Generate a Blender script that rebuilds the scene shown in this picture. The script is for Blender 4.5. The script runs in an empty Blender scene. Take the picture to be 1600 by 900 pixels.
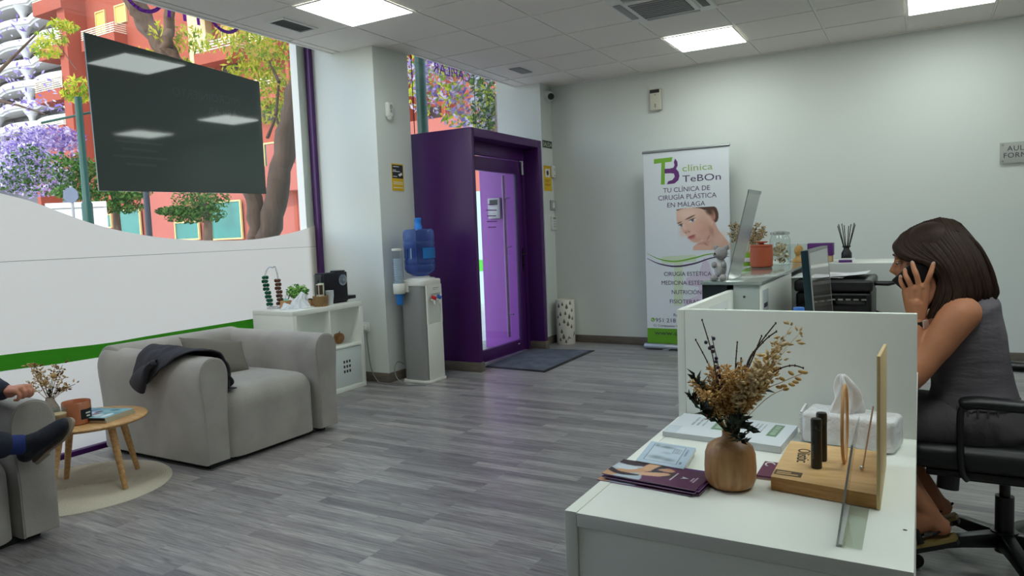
import bpy, bmesh, math, random
import numpy as np
from mathutils import Vector, Matrix
S = bpy.context.scene
COL = S.collection
PI = math.pi
RNG = random.Random(7)

# ------------------------------------------------------------------ camera
FPX = 1113.33
YAW, PITCH, ROLL = 0.52227, -0.077366, -0.038635
HC = 1.243
def cam_axes():
    cy, sy = math.cos(YAW), math.sin(YAW)
    f = Vector((-sy*math.cos(PITCH), cy*math.cos(PITCH), math.sin(PITCH)))
    r0 = Vector((cy, sy, 0)); u0 = r0.cross(f)
    c, s = math.cos(ROLL), math.sin(ROLL)
    return c*r0+s*u0, -s*r0+c*u0, f
CR, CU, CF = cam_axes()
cam = bpy.data.cameras.new('camera'); cam_o = bpy.data.objects.new('camera', cam); COL.objects.link(cam_o)
cam.sensor_width = 36.0; cam.lens = 36.0*FPX/1600; cam.clip_start = 0.05; cam.clip_end = 500
m = Matrix.Identity(4)
for i in range(3):
    m[i][0], m[i][1], m[i][2] = CR[i], CU[i], -CF[i]
m[2][3] = HC
cam_o.matrix_world = m
S.camera = cam_o

# ------------------------------------------------------------------ sky, sun, exposure
W = bpy.data.worlds.new('sky'); S.world = W; W.use_nodes = True
wn = W.node_tree.nodes; wl = W.node_tree.links
bg = wn['Background']
sky = wn.new('ShaderNodeTexSky'); sky.sky_type = 'NISHITA'; sky.sun_disc = False
sky.sun_elevation = math.radians(48); sky.sun_rotation = math.radians(200)
wl.new(sky.outputs[0], bg.inputs[0]); bg.inputs[1].default_value = 0.56
sun = bpy.data.lights.new('sun', 'SUN'); sun.energy = 3.2; sun.angle = math.radians(0.6); sun.color = (1, .95, .86)
sun_o = bpy.data.objects.new('sun', sun); COL.objects.link(sun_o)
sun_o.rotation_euler = Vector((-0.42, 0.75, -0.85)).to_track_quat('-Z', 'Y').to_euler()
sun_o.location = (6, -10, 14)
S.view_settings.view_transform = 'Standard'; S.view_settings.look = 'None'
S.view_settings.exposure = 0.0; S.view_settings.gamma = 1.0; S.view_settings.use_curve_mapping = False
try:
    S.cycles.max_bounces = 10; S.cycles.diffuse_bounces = 5; S.cycles.glossy_bounces = 4
    S.cycles.transmission_bounces = 6; S.cycles.transparent_max_bounces = 12
    S.cycles.caustics_reflective = False; S.cycles.caustics_refractive = False
    S.cycles.sample_clamp_indirect = 4.0; S.cycles.use_denoising = True
    S.cycles.use_light_tree = True
except Exception:
    pass
LAMP = 13.6          # emission of the ceiling panels
# ------------------------------------------------------------------ helpers
def lin(c):
    c = c/255.0
    return c/12.92 if c <= .04045 else ((c+.055)/1.055)**2.4
def rgb(r, g, b): return (lin(r), lin(g), lin(b), 1.0)

def M(name, col, rough=.6, metal=0.0, spec=.5, bump=0, bscale=60, var=0, vscale=8, alpha=None, coat=0, sheen=0, emit=0, stretch=None):
    mt = bpy.data.materials.new(name); mt.use_nodes = True
    nt = mt.node_tree; p = nt.nodes['Principled BSDF']
    c = rgb(*col)
    p.inputs['Base Color'].default_value = c
    p.inputs['Roughness'].default_value = rough; p.inputs['Metallic'].default_value = metal
    p.inputs['Specular IOR Level'].default_value = spec
    if coat: p.inputs['Coat Weight'].default_value = coat
    if sheen:
        p.inputs['Sheen Weight'].default_value = sheen; p.inputs['Sheen Roughness'].default_value = .5
    if alpha is not None: p.inputs['Alpha'].default_value = alpha
    if emit:
        p.inputs['Emission Color'].default_value = c; p.inputs['Emission Strength'].default_value = emit
    if var or bump:
        tc = nt.nodes.new('ShaderNodeTexCoord'); mp = nt.nodes.new('ShaderNodeMapping')
        nt.links.new(tc.outputs['Object'], mp.inputs[0])
        if stretch: mp.inputs['Scale'].default_value = stretch
        if var:
            n = nt.nodes.new('ShaderNodeTexNoise'); n.inputs['Scale'].default_value = vscale; n.inputs['Detail'].default_value = 5
            nt.links.new(mp.outputs[0], n.inputs['Vector'])
            mx = nt.nodes.new('ShaderNodeMix'); mx.data_type = 'RGBA'
            mr = nt.nodes.new('ShaderNodeMapRange'); mr.inputs[1].default_value = .3; mr.inputs[2].default_value = .7
            nt.links.new(n.outputs[0], mr.inputs[0]); nt.links.new(mr.outputs[0], mx.inputs[0])
            mx.inputs[6].default_value = (c[0]*(1-var), c[1]*(1-var), c[2]*(1-var), 1)
            mx.inputs[7].default_value = (min(1, c[0]*(1+var)), min(1, c[1]*(1+var)), min(1, c[2]*(1+var)), 1)
            nt.links.new(mx.outputs[2], p.inputs['Base Color'])
        if bump:
            n2 = nt.nodes.new('ShaderNodeTexNoise'); n2.inputs['Scale'].default_value = bscale; n2.inputs['Detail'].default_value = 4
            nt.links.new(mp.outputs[0], n2.inputs['Vector'])
            b = nt.nodes.new('ShaderNodeBump'); b.inputs['Strength'].default_value = bump; b.inputs['Distance'].default_value = .01
            nt.links.new(n2.outputs[0], b.inputs['Height']); nt.links.new(b.outputs[0], p.inputs['Normal'])
    return mt

def glassmat(name, tint=(255, 255, 255), ior=1.45, rough=0.0, base=0.0):
    """thin sheet of clear glass or plastic: straight-through plus a mirror-like share at glancing angles"""
    mt = bpy.data.materials.new(name); mt.use_nodes = True; nt = mt.node_tree
    for n in list(nt.nodes):
        if n.type != 'OUTPUT_MATERIAL': nt.nodes.remove(n)
    out = [n for n in nt.nodes if n.type == 'OUTPUT_MATERIAL'][0]
    t = nt.nodes.new('ShaderNodeBsdfTransparent'); t.inputs[0].default_value = rgb(*tint)
    g = nt.nodes.new('ShaderNodeBsdfGlossy'); g.inputs['Roughness'].default_value = rough
    lw = nt.nodes.new('ShaderNodeLayerWeight'); lw.inputs[0].default_value = .5
    pw = nt.nodes.new('ShaderNodeMath'); pw.operation = 'POWER'; pw.inputs[1].default_value = 5.0
    nt.links.new(lw.outputs['Facing'], pw.inputs[0])
    ad = nt.nodes.new('ShaderNodeMath'); ad.operation = 'MULTIPLY_ADD'; ad.use_clamp = True
    ad.inputs[1].default_value = .9; ad.inputs[2].default_value = .04+base
    nt.links.new(pw.outputs[0], ad.inputs[0])
    mx = nt.nodes.new('ShaderNodeMixShader')
    nt.links.new(ad.outputs[0], mx.inputs[0]); nt.links.new(t.outputs[0], mx.inputs[1]); nt.links.new(g.outputs[0], mx.inputs[2])
    nt.links.new(mx.outputs[0], out.inputs[0])
    return mt

def filmmat(name, col, trans=.6, gloss=.0):
    mt = bpy.data.materials.new(name); mt.use_nodes = True; nt = mt.node_tree
    for n in list(nt.nodes):
        if n.type != 'OUTPUT_MATERIAL': nt.nodes.remove(n)
    out = [n for n in nt.nodes if n.type == 'OUTPUT_MATERIAL'][0]
    d = nt.nodes.new('ShaderNodeBsdfDiffuse'); d.inputs[0].default_value = rgb(*col)
    t = nt.nodes.new('ShaderNodeBsdfTranslucent'); t.inputs[0].default_value = rgb(*col)
    mx = nt.nodes.new('ShaderNodeMixShader'); mx.inputs[0].default_value = trans
    nt.links.new(d.outputs[0], mx.inputs[1]); nt.links.new(t.outputs[0], mx.inputs[2])
    nt.links.new(mx.outputs[0], out.inputs[0])
    return mt

def paintmat(name, rough=.45, spec=.4):
    """printed picture: colour comes from the printed colour layer of the sheet"""
    mt = bpy.data.materials.new(name); mt.use_nodes = True; nt = mt.node_tree; p = nt.nodes['Principled BSDF']
    a = nt.nodes.new('ShaderNodeAttribute'); a.attribute_name = 'Print'
    nt.links.new(a.outputs['Color'], p.inputs['Base Color'])
    p.inputs['Roughness'].default_value = rough; p.inputs['Specular IOR Level'].default_value = spec
    return mt

def woodmat(name, c1, c2, scale=(1, 1, 14), rough=.45, rings=5.0):
    mt = bpy.data.materials.new(name); mt.use_nodes = True; nt = mt.node_tree; p = nt.nodes['Principled BSDF']
    tc = nt.nodes.new('ShaderNodeTexCoord'); mp = nt.nodes.new('ShaderNodeMapping'); mp.inputs['Scale'].default_value = scale
    nt.links.new(tc.outputs['Object'], mp.inputs[0])
    n = nt.nodes.new('ShaderNodeTexNoise'); n.inputs['Scale'].default_value = rings; n.inputs['Detail'].default_value = 8; n.inputs['Distortion'].default_value = .6
    nt.links.new(mp.outputs[0], n.inputs['Vector'])
    r = nt.nodes.new('ShaderNodeValToRGB')
    r.color_ramp.elements[0].position = .33; r.color_ramp.elements[0].color = rgb(*c1)
    r.color_ramp.elements[1].position = .68; r.color_ramp.elements[1].color = rgb(*c2)
    nt.links.new(n.outputs[0], r.inputs[0]); nt.links.new(r.outputs[0], p.inputs['Base Color'])
    p.inputs['Roughness'].default_value = rough
    return mt

class MB:
    def __init__(s): s.v = []; s.f = []; s.mi = []; s.m = 0; s.bev = 0
    def add(s, vs, fs):
        o = len(s.v); s.v += [Vector(p) for p in vs]
        s.f += [tuple(i+o for i in f) for f in fs]; s.mi += [s.m]*len(fs); return s
    def box(s, lo, hi, rz=0, piv=None):
        x0, y0, z0 = lo; x1, y1, z1 = hi
        vs = [Vector(p) for p in ((x0,y0,z0),(x1,y0,z0),(x1,y1,z0),(x0,y1,z0),(x0,y0,z1),(x1,y0,z1),(x1,y1,z1),(x0,y1,z1))]
        if rz:
            c = Vector(piv) if piv else Vector(((x0+x1)/2, (y0+y1)/2, 0)); R = Matrix.Rotation(rz, 3, 'Z')
            vs = [R@(p-c)+c for p in vs]
        return s.add(vs, [(0,3,2,1),(4,5,6,7),(0,1,5,4),(1,2,6,5),(2,3,7,6),(3,0,4,7)])
    def obox(s, c, u, v, w):
        c, u, v, w = map(Vector, (c, u, v, w))
        vs = [c-u-v-w, c+u-v-w, c+u+v-w, c-u+v-w, c-u-v+w, c+u-v+w, c+u+v+w, c-u+v+w]
        return s.add(vs, [(0,3,2,1),(4,5,6,7),(0,1,5,4),(1,2,6,5),(2,3,7,6),(3,0,4,7)])
    def tube(s, pts, r, n=10, r2=None, up=None, cap=True, closed=False):
        pts = [Vector(p) for p in pts]; k = len(pts)
        rr = list(r) if hasattr(r, '__len__') else [r]*k
        r2 = rr if r2 is None else (list(r2) if hasattr(r2, '__len__') else [r2]*k)
        prev = None; o = len(s.v); vs = []; fs = []
        for i in range(k):
            if closed: t = pts[(i+1) % k]-pts[i-1]
            elif i == 0: t = pts[1]-pts[0]
            elif i == k-1: t = pts[-1]-pts[-2]
            else: t = (pts[i+1]-pts[i]).normalized()+(pts[i]-pts[i-1]).normalized()
            if t.length < 1e-9: t = Vector((0, 0, 1))
            t.normalize()
            if up is not None: a = Vector(up)
            elif prev is not None: a = prev
            else: a = Vector((1, 0, 0)) if abs(t.x) < .8 else Vector((0, 1, 0))
            a = a-t*a.dot(t)
            if a.length < 1e-6: a = Vector((0, 1, 0))-t*t.y
            a.normalize(); prev = a; b = t.cross(a)
            for j in range(n):
                q = 2*PI*j/n
                vs.append(pts[i]+a*(rr[i]*math.cos(q))+b*(r2[i]*math.sin(q)))
        for i in range(k if closed else k-1):
            for j in range(n):
                a0 = i*n+j; a1 = i*n+(j+1) % n; b0 = ((i+1) % k)*n+j; b1 = ((i+1) % k)*n+(j+1) % n
                fs.append((a0, a1, b1, b0))
        if cap and not closed:
            fs.append(tuple(range(n-1, -1, -1))); fs.append(tuple((k-1)*n+j for j in range(n)))
        return s.add(vs, fs)
    def cyl(s, p0, p1, r0, r1=None, n=20): return s.tube([p0, p1], [r0, r0 if r1 is None else r1], n)
    def lathe(s, prof, c=(0,0,0), n=32, cap=True):
        c = Vector(c); vs = []; fs = []; k = len(prof)
        for r, z in prof:
            for j in range(n):
                q = 2*PI*j/n; vs.append(c+Vector((r*math.cos(q), r*math.sin(q), z)))
        for i in range(k-1):
            for j in range(n):
                fs.append((i*n+j, i*n+(j+1) % n, (i+1)*n+(j+1) % n, (i+1)*n+j))
        if cap:
            fs.append(tuple(range(n-1, -1, -1))); fs.append(tuple((k-1)*n+j for j in range(n)))
        return s.add(vs, fs)
    def ell(s, c, r, R=None, nu=16, nv=10):
        c = Vector(c); vs = [Vector((0, 0, -1))]; fs = []
        for i in range(1, nv):
            t = -PI/2+PI*i/nv
            for j in range(nu):
                q = 2*PI*j/nu; vs.append(Vector((math.cos(t)*math.cos(q), math.cos(t)*math.sin(q), math.sin(t))))
        vs.append(Vector((0, 0, 1))); L = len(vs)-1
        for j in range(nu): fs.append((0, 1+(j+1) % nu, 1+j))
        for i in range(nv-2):
            for j in range(nu):
                fs.append((1+i*nu+j, 1+i*nu+(j+1) % nu, 1+(i+1)*nu+(j+1) % nu, 1+(i+1)*nu+j))
        for j in range(nu): fs.append((L, 1+(nv-2)*nu+j, 1+(nv-2)*nu+(j+1) % nu))
        vs = [Vector((p.x*r[0], p.y*r[1], p.z*r[2])) for p in vs]
        if R is not None: vs = [R@p for p in vs]
        return s.add([p+c for p in vs], fs)
    def prism(s, poly, o=(0,0,0), u=(1,0,0), v=(0,1,0), w=(0,0,.01)):
        o, u, v, w = map(Vector, (o, u, v, w)); n = len(poly)
        ar = sum(poly[i][0]*poly[(i+1) % n][1]-poly[(i+1) % n][0]*poly[i][1] for i in range(n))
        if (u.cross(v).dot(w) < 0) == (ar > 0): poly = list(poly)[::-1]
        vs = [o+u*a+v*b for a, b in poly]+[o+u*a+v*b+w for a, b in poly]
        fs = [tuple(range(n-1, -1, -1)), tuple(range(n, 2*n))]+[(i, (i+1) % n, n+(i+1) % n, n+i) for i in range(n)]
        return s.add(vs, fs)
    def quad(s, a, b, c, d): return s.add([a, b, c, d], [(0, 1, 2, 3)])
    def grid(s, fn, nu, nv):
        vs = [fn(i/nu, j/nv) for j in range(nv+1) for i in range(nu+1)]
        return s.add(vs, [(j*(nu+1)+i, j*(nu+1)+i+1, (j+1)*(nu+1)+i+1, (j+1)*(nu+1)+i) for j in range(nv) for i in range(nu)])

def wm(o):
    m_ = Matrix.Translation(o.location) @ o.rotation_euler.to_matrix().to_4x4() @ Matrix.Diagonal((*o.scale, 1))
    return wm(o.parent) @ m_ if o.parent else m_

def tag(o, label=None, cat=None, group=None, kind=None):
    if label: o['label'] = label
    if cat: o['category'] = cat
    if group: o['group'] = group
    if kind: o['kind'] = kind
    return o

def thing(name, label, cat, loc, group=None, rz=0, kind=None):
    o = bpy.data.objects.new(name, None); COL.objects.link(o); o.location = loc; o.rotation_euler = (0, 0, rz)
    o.empty_display_size = .05
    return tag(o, label, cat, group, kind)

def build(name, mb, mat, parent=None, bevel=0, seg=2, smooth=True, angle=40, sub=0, label=None, cat=None, group=None, kind=None, local=False, solid=0, weld=False):
    me = bpy.data.meshes.new(name)
    me.from_pydata([tuple(p) for p in mb.v], [], mb.f)
    mats = mat if isinstance(mat, (list, tuple)) else [mat]
    for q in mats: me.materials.append(q)
    if len(mats) > 1: me.polygons.foreach_set('material_index', mb.mi)
    o = bpy.data.objects.new(name, me); COL.objects.link(o)
    if parent is not None:
        o.parent = parent
        if not local: me.transform(wm(parent).inverted())
    elif not local and mb.v:
        xs = [p.x for p in mb.v]; ys = [p.y for p in mb.v]; z0 = min(p.z for p in mb.v)
        b = Vector(((min(xs)+max(xs))/2, (min(ys)+max(ys))/2, z0))
        me.transform(Matrix.Translation(-b)); o.location = b
    bv = bevel or mb.bev
    if bv or weld:
        bm = bmesh.new(); bm.from_mesh(me)
        if weld: bmesh.ops.remove_doubles(bm, verts=bm.verts, dist=1e-5)
        if bv:
            ed = [e for e in bm.edges if len(e.link_faces) == 2 and e.calc_face_angle(0) > .6]
            bmesh.ops.bevel(bm, geom=ed, offset=bv, segments=seg, profile=.5, affect='EDGES', clamp_overlap=True)
        bm.to_mesh(me); bm.free()
    if smooth:
        me.shade_smooth()
        me.set_sharp_from_angle(angle=math.radians(angle))
    if solid:
        md = o.modifiers.new('solid', 'SOLIDIFY'); md.thickness = solid; md.offset = 0
    if sub:
        md = o.modifiers.new('sub', 'SUBSURF'); md.levels = sub; md.render_levels = sub
    return tag(o, label, cat, group, kind)

def txt(name, body, size, o, u, v, mat, parent=None, align='CENTER', ext=.0006, space=1.0, off=0, sx=1.0, **kw):
    """raised lettering: body written along u with letter height along v, origin o (baseline)"""
    cu = bpy.data.curves.new(name, 'FONT'); cu.body = body; cu.size = size; cu.align_x = align; cu.extrude = ext
    cu.space_character = space; cu.offset = off; cu.resolution_u = 3
    t = bpy.data.objects.new(name, cu); COL.objects.link(t)
    dg = bpy.context.evaluated_depsgraph_get()
    me = bpy.data.meshes.new_from_object(t.evaluated_get(dg)); me.name = name
    bpy.data.objects.remove(t); bpy.data.curves.remove(cu)
    u = Vector(u).normalized(); v = Vector(v).normalized(); n = u.cross(v)
    mtx = Matrix.Identity(4)
    for i in range(3): mtx[i][0], mtx[i][1], mtx[i][2], mtx[i][3] = u[i]*sx, v[i], n[i], o[i]
    me.transform(mtx)
    me.materials.clear(); me.materials.append(mat)
    ob = bpy.data.objects.new(name, me); COL.objects.link(ob)
    if parent is not None:
        ob.parent = parent; me.transform(wm(parent).inverted())
    return tag(ob, **kw) if kw else ob

def paint(name, fn, nu, nv, o, u, v, mat, parent=None, curl=None, **kw):
    """printed sheet: fn(s,t arrays in 0..1) -> rgb 0..255 printed on a fine flat sheet with origin o and sides u, v"""
    o, u, v = Vector(o), Vector(u), Vector(v); n = u.cross(v).normalized()
    S_, T_ = np.meshgrid(np.linspace(0, 1, nu+1), np.linspace(0, 1, nv+1))
    colr = np.clip(fn(S_, T_), 0, 255)/255.0
    colr = np.where(colr <= .04045, colr/12.92, ((colr+.055)/1.055)**2.4)
    mb = MB()
    mb.grid(lambda a, b: o+u*a+v*b+(n*curl(a, b) if curl else Vector()), nu, nv)
    ob = build(name, mb, mat, parent, smooth=False, **kw)
    at = ob.data.color_attributes.new('Print', 'FLOAT_COLOR', 'POINT')
    buf = np.ones((colr.shape[0]*colr.shape[1], 4), np.float32); buf[:, :3] = colr.reshape(-1, 3)
    at.data.foreach_set('color', buf.ravel())
    return ob

def dup(root, loc=None, rz=None, label=None, group=None):
    def cp(o, par):
        c = o.copy(); COL.objects.link(c)
        if par is not None: c.parent = par
        for ch in kids.get(o.name, []): cp(ch, c)
        return c
    kids = {}
    for o in COL.objects:
        if o.parent: kids.setdefault(o.parent.name, []).append(o)
    r = cp(root, None)
    if loc is not None: r.location = loc
    if rz is not None: r.rotation_euler = (0, 0, rz)
    if label: r['label'] = label
    if group: r['group'] = group
    return r

def at(x, y, Y=None, X=None, Z=None, D=None):
    """a point of the place: the sight line of a measured spot met with a wall or floor plane"""
    r = CR*((x-800)/FPX) - CU*((y-450)/FPX) + CF
    k = Y/r.y if Y is not None else X/r.x if X is not None else (Z-HC)/r.z if Z is not None else D
    p = r*k; p.z += HC
    return p

# ------------------------------------------------------------------ materials
m_wall = M('wall paint', (217, 221, 216), .7, bump=.05, bscale=180)
m_ceil = M('ceiling tile', (240, 234, 226), .9, bump=.25, bscale=160)
m_tbar = M('ceiling grid', (244, 242, 236), .5)
m_base = woodmat('taupe skirting', (92, 84, 74), (120, 110, 98), (1.2, 1.2, 30), .5)
m_white = M('white laminate', (236, 239, 232), .35, spec=.4)
m_whiteplastic = M('white plastic', (228, 229, 224), .4)
m_black = M('black plastic', (18, 18, 21), .38)
m_blackmatte = M('black fabric', (20, 20, 23), .8)
m_purple = M('purple lacquer', (72, 24, 94), .38, spec=.45)
m_purpledk = M('purple print', (88, 34, 112), .5)
m_violet = filmmat('violet vinyl', (160, 40, 190), .65)
m_green = M('lime print', (122, 176, 40), .5)
m_chrome = M('chrome', (205, 208, 212), .18, metal=1)
m_steel = M('brushed steel', (165, 168, 170), .4, metal=1)
m_grey = M('grey plastic', (150, 150, 148), .5)
m_dark = M('dark grey', (60, 60, 62), .6)
m_glass = glassmat('window glass', (250, 253, 252))
m_clear = glassmat('clear acrylic', (244, 250, 248), 1.45, 0.02, .03)
m_paper = M('paper', (232, 234, 236), .7)
m_ink = M('dark ink', (62, 52, 74), .6)
m_print = paintmat('printed picture')
# ------------------------------------------------------------------ the room
ZC = 2.835
XW = -4.68        # glass of the big window
def struct(name, mb, mat, parent=None, **kw):
    return build(name, mb, mat, parent, kind='structure', **kw)

# floor: grey strip laminate, strips run along X
mf = bpy.data.materials.new('grey laminate'); mf.use_nodes = True
nt = mf.node_tree; pb = nt.nodes['Principled BSDF']
tc = nt.nodes.new('ShaderNodeTexCoord')
br = nt.nodes.new('ShaderNodeTexBrick'); br.offset = .37; br.offset_frequency = 3; br.squash = 1
br.inputs['Scale'].default_value = 1; br.inputs['Brick Width'].default_value = .62; br.inputs['Row Height'].default_value = .068
br.inputs['Mortar Size'].default_value = .0012; br.inputs['Bias'].default_value = 0
br.inputs['Color1'].default_value = (0, 0, 0, 1); br.inputs['Color2'].default_value = (1, 1, 1, 1); br.inputs['Mortar'].default_value = (.3, .3, .3, 1)
nt.links.new(tc.outputs['Object'], br.inputs['Vector'])
mp = nt.nodes.new('ShaderNodeMapping'); mp.inputs['Scale'].default_value = (1.6, 26, 1); nt.links.new(tc.outputs['Object'], mp.inputs[0])
gn = nt.nodes.new('ShaderNodeTexNoise'); gn.inputs['Scale'].default_value = 3.2; gn.inputs['Detail'].default_value = 9; gn.inputs['Roughness'].default_value = .62; gn.inputs['Distortion'].default_value = .8
addv = nt.nodes.new('ShaderNodeVectorMath'); addv.operation = 'ADD'
scl = nt.nodes.new('ShaderNodeVectorMath'); scl.operation = 'SCALE'; scl.inputs['Scale'].default_value = 9.0
nt.links.new(br.outputs['Color'], scl.inputs[0]); nt.links.new(mp.outputs[0], addv.inputs[0]); nt.links.new(scl.outputs[0], addv.inputs[1])
nt.links.new(addv.outputs[0], gn.inputs['Vector'])
r1 = nt.nodes.new('ShaderNodeValToRGB')
for e, (pos, c) in zip(r1.color_ramp.elements, ((.3, (120, 117, 119)), (.7, (188, 186, 188)))): e.position = pos; e.color = rgb(*c)
nt.links.new(gn.outputs[0], r1.inputs[0])
r2 = nt.nodes.new('ShaderNodeValToRGB')
for e, (pos, c) in zip(r2.color_ramp.elements, ((0, (190, 186, 189)), (1, (255, 252, 247)))): e.position = pos; e.color = rgb(*c)
nt.links.new(br.outputs['Color'], r2.inputs[0])
mx = nt.nodes.new('ShaderNodeMix'); mx.data_type = 'RGBA'; mx.blend_type = 'MULTIPLY'; mx.inputs[0].default_value = 1
nt.links.new(r1.outputs[0], mx.inputs[6]); nt.links.new(r2.outputs[0], mx.inputs[7])
nt.links.new(mx.outputs[2], pb.inputs['Base Color'])
pb.inputs['Roughness'].default_value = .30; pb.inputs['Specular IOR Level'].default_value = .5
bp = nt.nodes.new('ShaderNodeBump'); bp.inputs['Strength'].default_value = .12; bp.inputs['Distance'].default_value = .004
nt.links.new(gn.outputs[0], bp.inputs['Height']); nt.links.new(bp.outputs[0], pb.inputs['Normal'])

XR, YB0, YB = 4.4, -4.6, 7.20
b = MB(); b.box((-4.42, YB0, -.12), (XR, YB, 0)); fl_o = struct('floor', b, mf, smooth=False)
# the sunk sill in front of the glass
b = MB(); b.box((-4.78, YB0, -.16), (-4.42, 4.70, -.075)); struct('trim_1', b, M('dark threshold', (70, 70, 76), .5), smooth=False)

# ceiling slab with tile grid: tiles 0.6 m, corner of a tile at (-3.71, 4.197)
GX, GY = -3.71, 4.197
b = MB()
b.box((-4.41, YB0, ZC+.009), (XR, 5.17, ZC+.12)); b.box((-3.88, 5.17, ZC+.009), (XR, YB, ZC+.12))
xs_ = [-4.41]+[GX+.6*i for i in range(-1, 14) if -4.38 < GX+.6*i < XR]+[XR]
ys_ = [YB0]+[GY+.6*j for j in range(-15, 6) if YB0+.02 < GY+.6*j < YB-.02]+[YB]
for i in range(len(xs_)-1):
    for j in range(len(ys_)-1):
        x0, x1, y0, y1 = xs_[i]+.010, xs_[i+1]-.010, ys_[j]+.010, ys_[j+1]-.010
        if y1 > 5.17:
            if x1 < -3.87: 
                if y0 < 5.16: y1 = 5.17
                else: continue
            else: x0 = max(x0, -3.868)
        if x1-x0 > .01 and y1-y0 > .01: b.box((x0, y0, ZC), (x1, y1, ZC+.0092))
b.box((-4.66, YB0, 2.965), (-4.412, 4.70, 3.0)); b.box((-4.10, 5.18, 2.965), (-3.882, 6.95, 3.0))
ceil_o = struct('ceiling', b, m_ceil, smooth=False)
b = MB()
for i in range(-2, 15):
    x = GX+.6*i
    if x < -4.39 or x > XR: continue
    b.box((x-.007, YB0, ZC+.004), (x+.007, 5.17 if x < -3.88 else YB, ZC+.0095))
for j in range(-15, 6):
    y = GY+.6*j
    if y < YB0 or y > YB-.02: continue
    b.box((-4.41 if y < 5.17 else -3.88, y-.007, ZC+.004), (XR, y+.007, ZC+.0095))
b.box((-4.41, YB0, ZC-.006), (-4.385, 4.70, ZC+.001)); b.box((-3.88, 5.17, ZC-.006), (-3.856, 6.95, ZC+.001)); b.box((-3.56, YB-.024, ZC-.006), (XR, YB, ZC+.001))
struct('ceiling_grid', b, m_tbar, ceil_o, smooth=False)

# walls
b = MB(); b.box((-4.105, YB, -.1), (XR+.2, YB+.2, 3.6)); wall_back = struct('wall_back', b, m_wall, smooth=False)
b = MB(); b.box((XR, YB0-.2, -.1), (XR+.2, YB, 3.2)); struct('wall_right', b, m_wall, smooth=False)
b = MB(); b.box((-4.9, YB0-.2, -.1), (XR, YB0, 3.2)); struct('wall_front', b, m_wall, smooth=False)
b = MB(); b.box((-4.105, 6.95, -.1), (-3.56, YB, 3.6)); wall_pier = struct('wall_pier', b, m_wall, smooth=False)
b = MB(); b.box((-4.85, 4.70, -.15), (-3.955, 5.17, 3.6)); b.bev = .004; column = struct('column', b, m_wall, smooth=False)
# building above the shop front and roof slab so daylight only comes in through the glass
b = MB(); b.box((-4.9, YB0, 3.25), (-4.55, 4.8, 8.5)); b.box((-4.9, 4.8, 3.25), (-4.05, 7.4, 8.5)); b.box((-4.55, YB0, 3.25), (XR+.2, 7.4, 3.45))
struct('wall_above', b, M('outer render', (190, 180, 165), .9), smooth=False)
b = MB(); b.box((-4.9, YB0-.2, -.2), (-4.6, -1.2, 3.3)); struct('wall_left', b, m_wall, smooth=False)

# skirting boards, 8.5 cm
def skirting(nm, lo, hi): 
    b = MB(); b.box(lo, hi); return struct(nm, b, m_base, bevel=.002)
skirting('baseboard_back', (-3.56, YB-.014, 0), (XR, YB, .082))
skirting('baseboard_pier', (-3.56, 6.71, 0), (-3.545, YB-.014, .082))
skirting('baseboard_column_front', (-4.42, 4.686, 0), (-3.941, 4.70, .082))
skirting('baseboard_column_side', (-3.955, 4.70, 0), (-3.941, 5.17, .082))

# ---------------- ceiling panels
def light_panel(i, j, label):
    x0, y0 = GX+.6*i, GY+.6*j
    t = thing('ceiling_light', label, 'ceiling light', (x0+.3, y0+.3, ZC-.012), 'square ceiling light panels')
    f = MB()
    for lo, hi in (((.008,.008),(.592,.02)), ((.008,.58),(.592,.592)), ((.008,.02),(.02,.58)), ((.58,.02),(.592,.58))):
        f.box((x0+lo[0], y0+lo[1], ZC-.012), (x0+hi[0], y0+hi[1], ZC-.004))
    build('frame', f, m_tbar, t, smooth=False)
    d = MB(); d.box((x0+.02, y0+.02, ZC-.0095), (x0+.58, y0+.58, ZC-.004)); build('diffuser', d, m_lamp, t, smooth=False)
    return t
m_lamp = bpy.data.materials.new('lit diffuser'); m_lamp.use_nodes = True
_p = m_lamp.node_tree.nodes['Principled BSDF']; _p.inputs['Base Color'].default_value = (.9, .9, .9, 1)
_p.inputs['Emission Color'].default_value = (.90, 1.0, .955, 1); _p.inputs['Emission Strength'].default_value = LAMP
light_panel(0, -1, 'large lit square panel near the window, beside the air vent')
light_panel(3, 3, 'lit square panel between the air conditioner and the back wall')
light_panel(6, 3, 'lit square panel above the wall with the lettered plaque')
for i, j, l_ in ((7, -3, 'added unseen lit panel over the receptionist chair'), (0, -5, 'lit square panel behind the armchairs'), (3, -5, 'lit square panel over the open floor in front of the low desk'), (6, -5, 'lit square panel right over the low desk'),
                 (11, 1, 'added unseen lit panel by the right hand wall'), (10, -3, 'added unseen lit panel in the near right corner')):  # panels over chair, by right wall and in corner are unseen, added for light
    light_panel(i, j, l_)

# ---------------- vents and cassette
t = thing('ceiling_vent', 'rectangular grey air vent beside the window light panel', 'vent', (-4.03, 3.9, ZC-.01), 'small ceiling vents')
f = MB()
x0, x1, y0, y1 = -4.125, -3.945, 3.74, 4.08
for lo, hi in (((x0,y0),(x1,y0+.018)), ((x0,y1-.018),(x1,y1)), ((x0,y0+.018),(x0+.018,y1-.018)), ((x1-.018,y0+.018),(x1,y1-.018))): f.box((*lo, ZC-.01), (*hi, ZC))
build('frame', f, m_whiteplastic, t)
f = MB()
for k in range(12):
    y = y0+.03+k*.025; f.obox((-4.035, y, ZC-.006), (.072, 0, 0), (0, .009, .003), (0, -.0003, .001))
build('slats', f, m_grey, t, smooth=False, kind='stuff')
f = MB(); f.box((x0+.018, y0+.018, ZC-.002), (x1-.018, y1-.018, ZC-.0005)); build('backing', f, M('vent backing', (104, 104, 104), .6), t, smooth=False)
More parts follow.
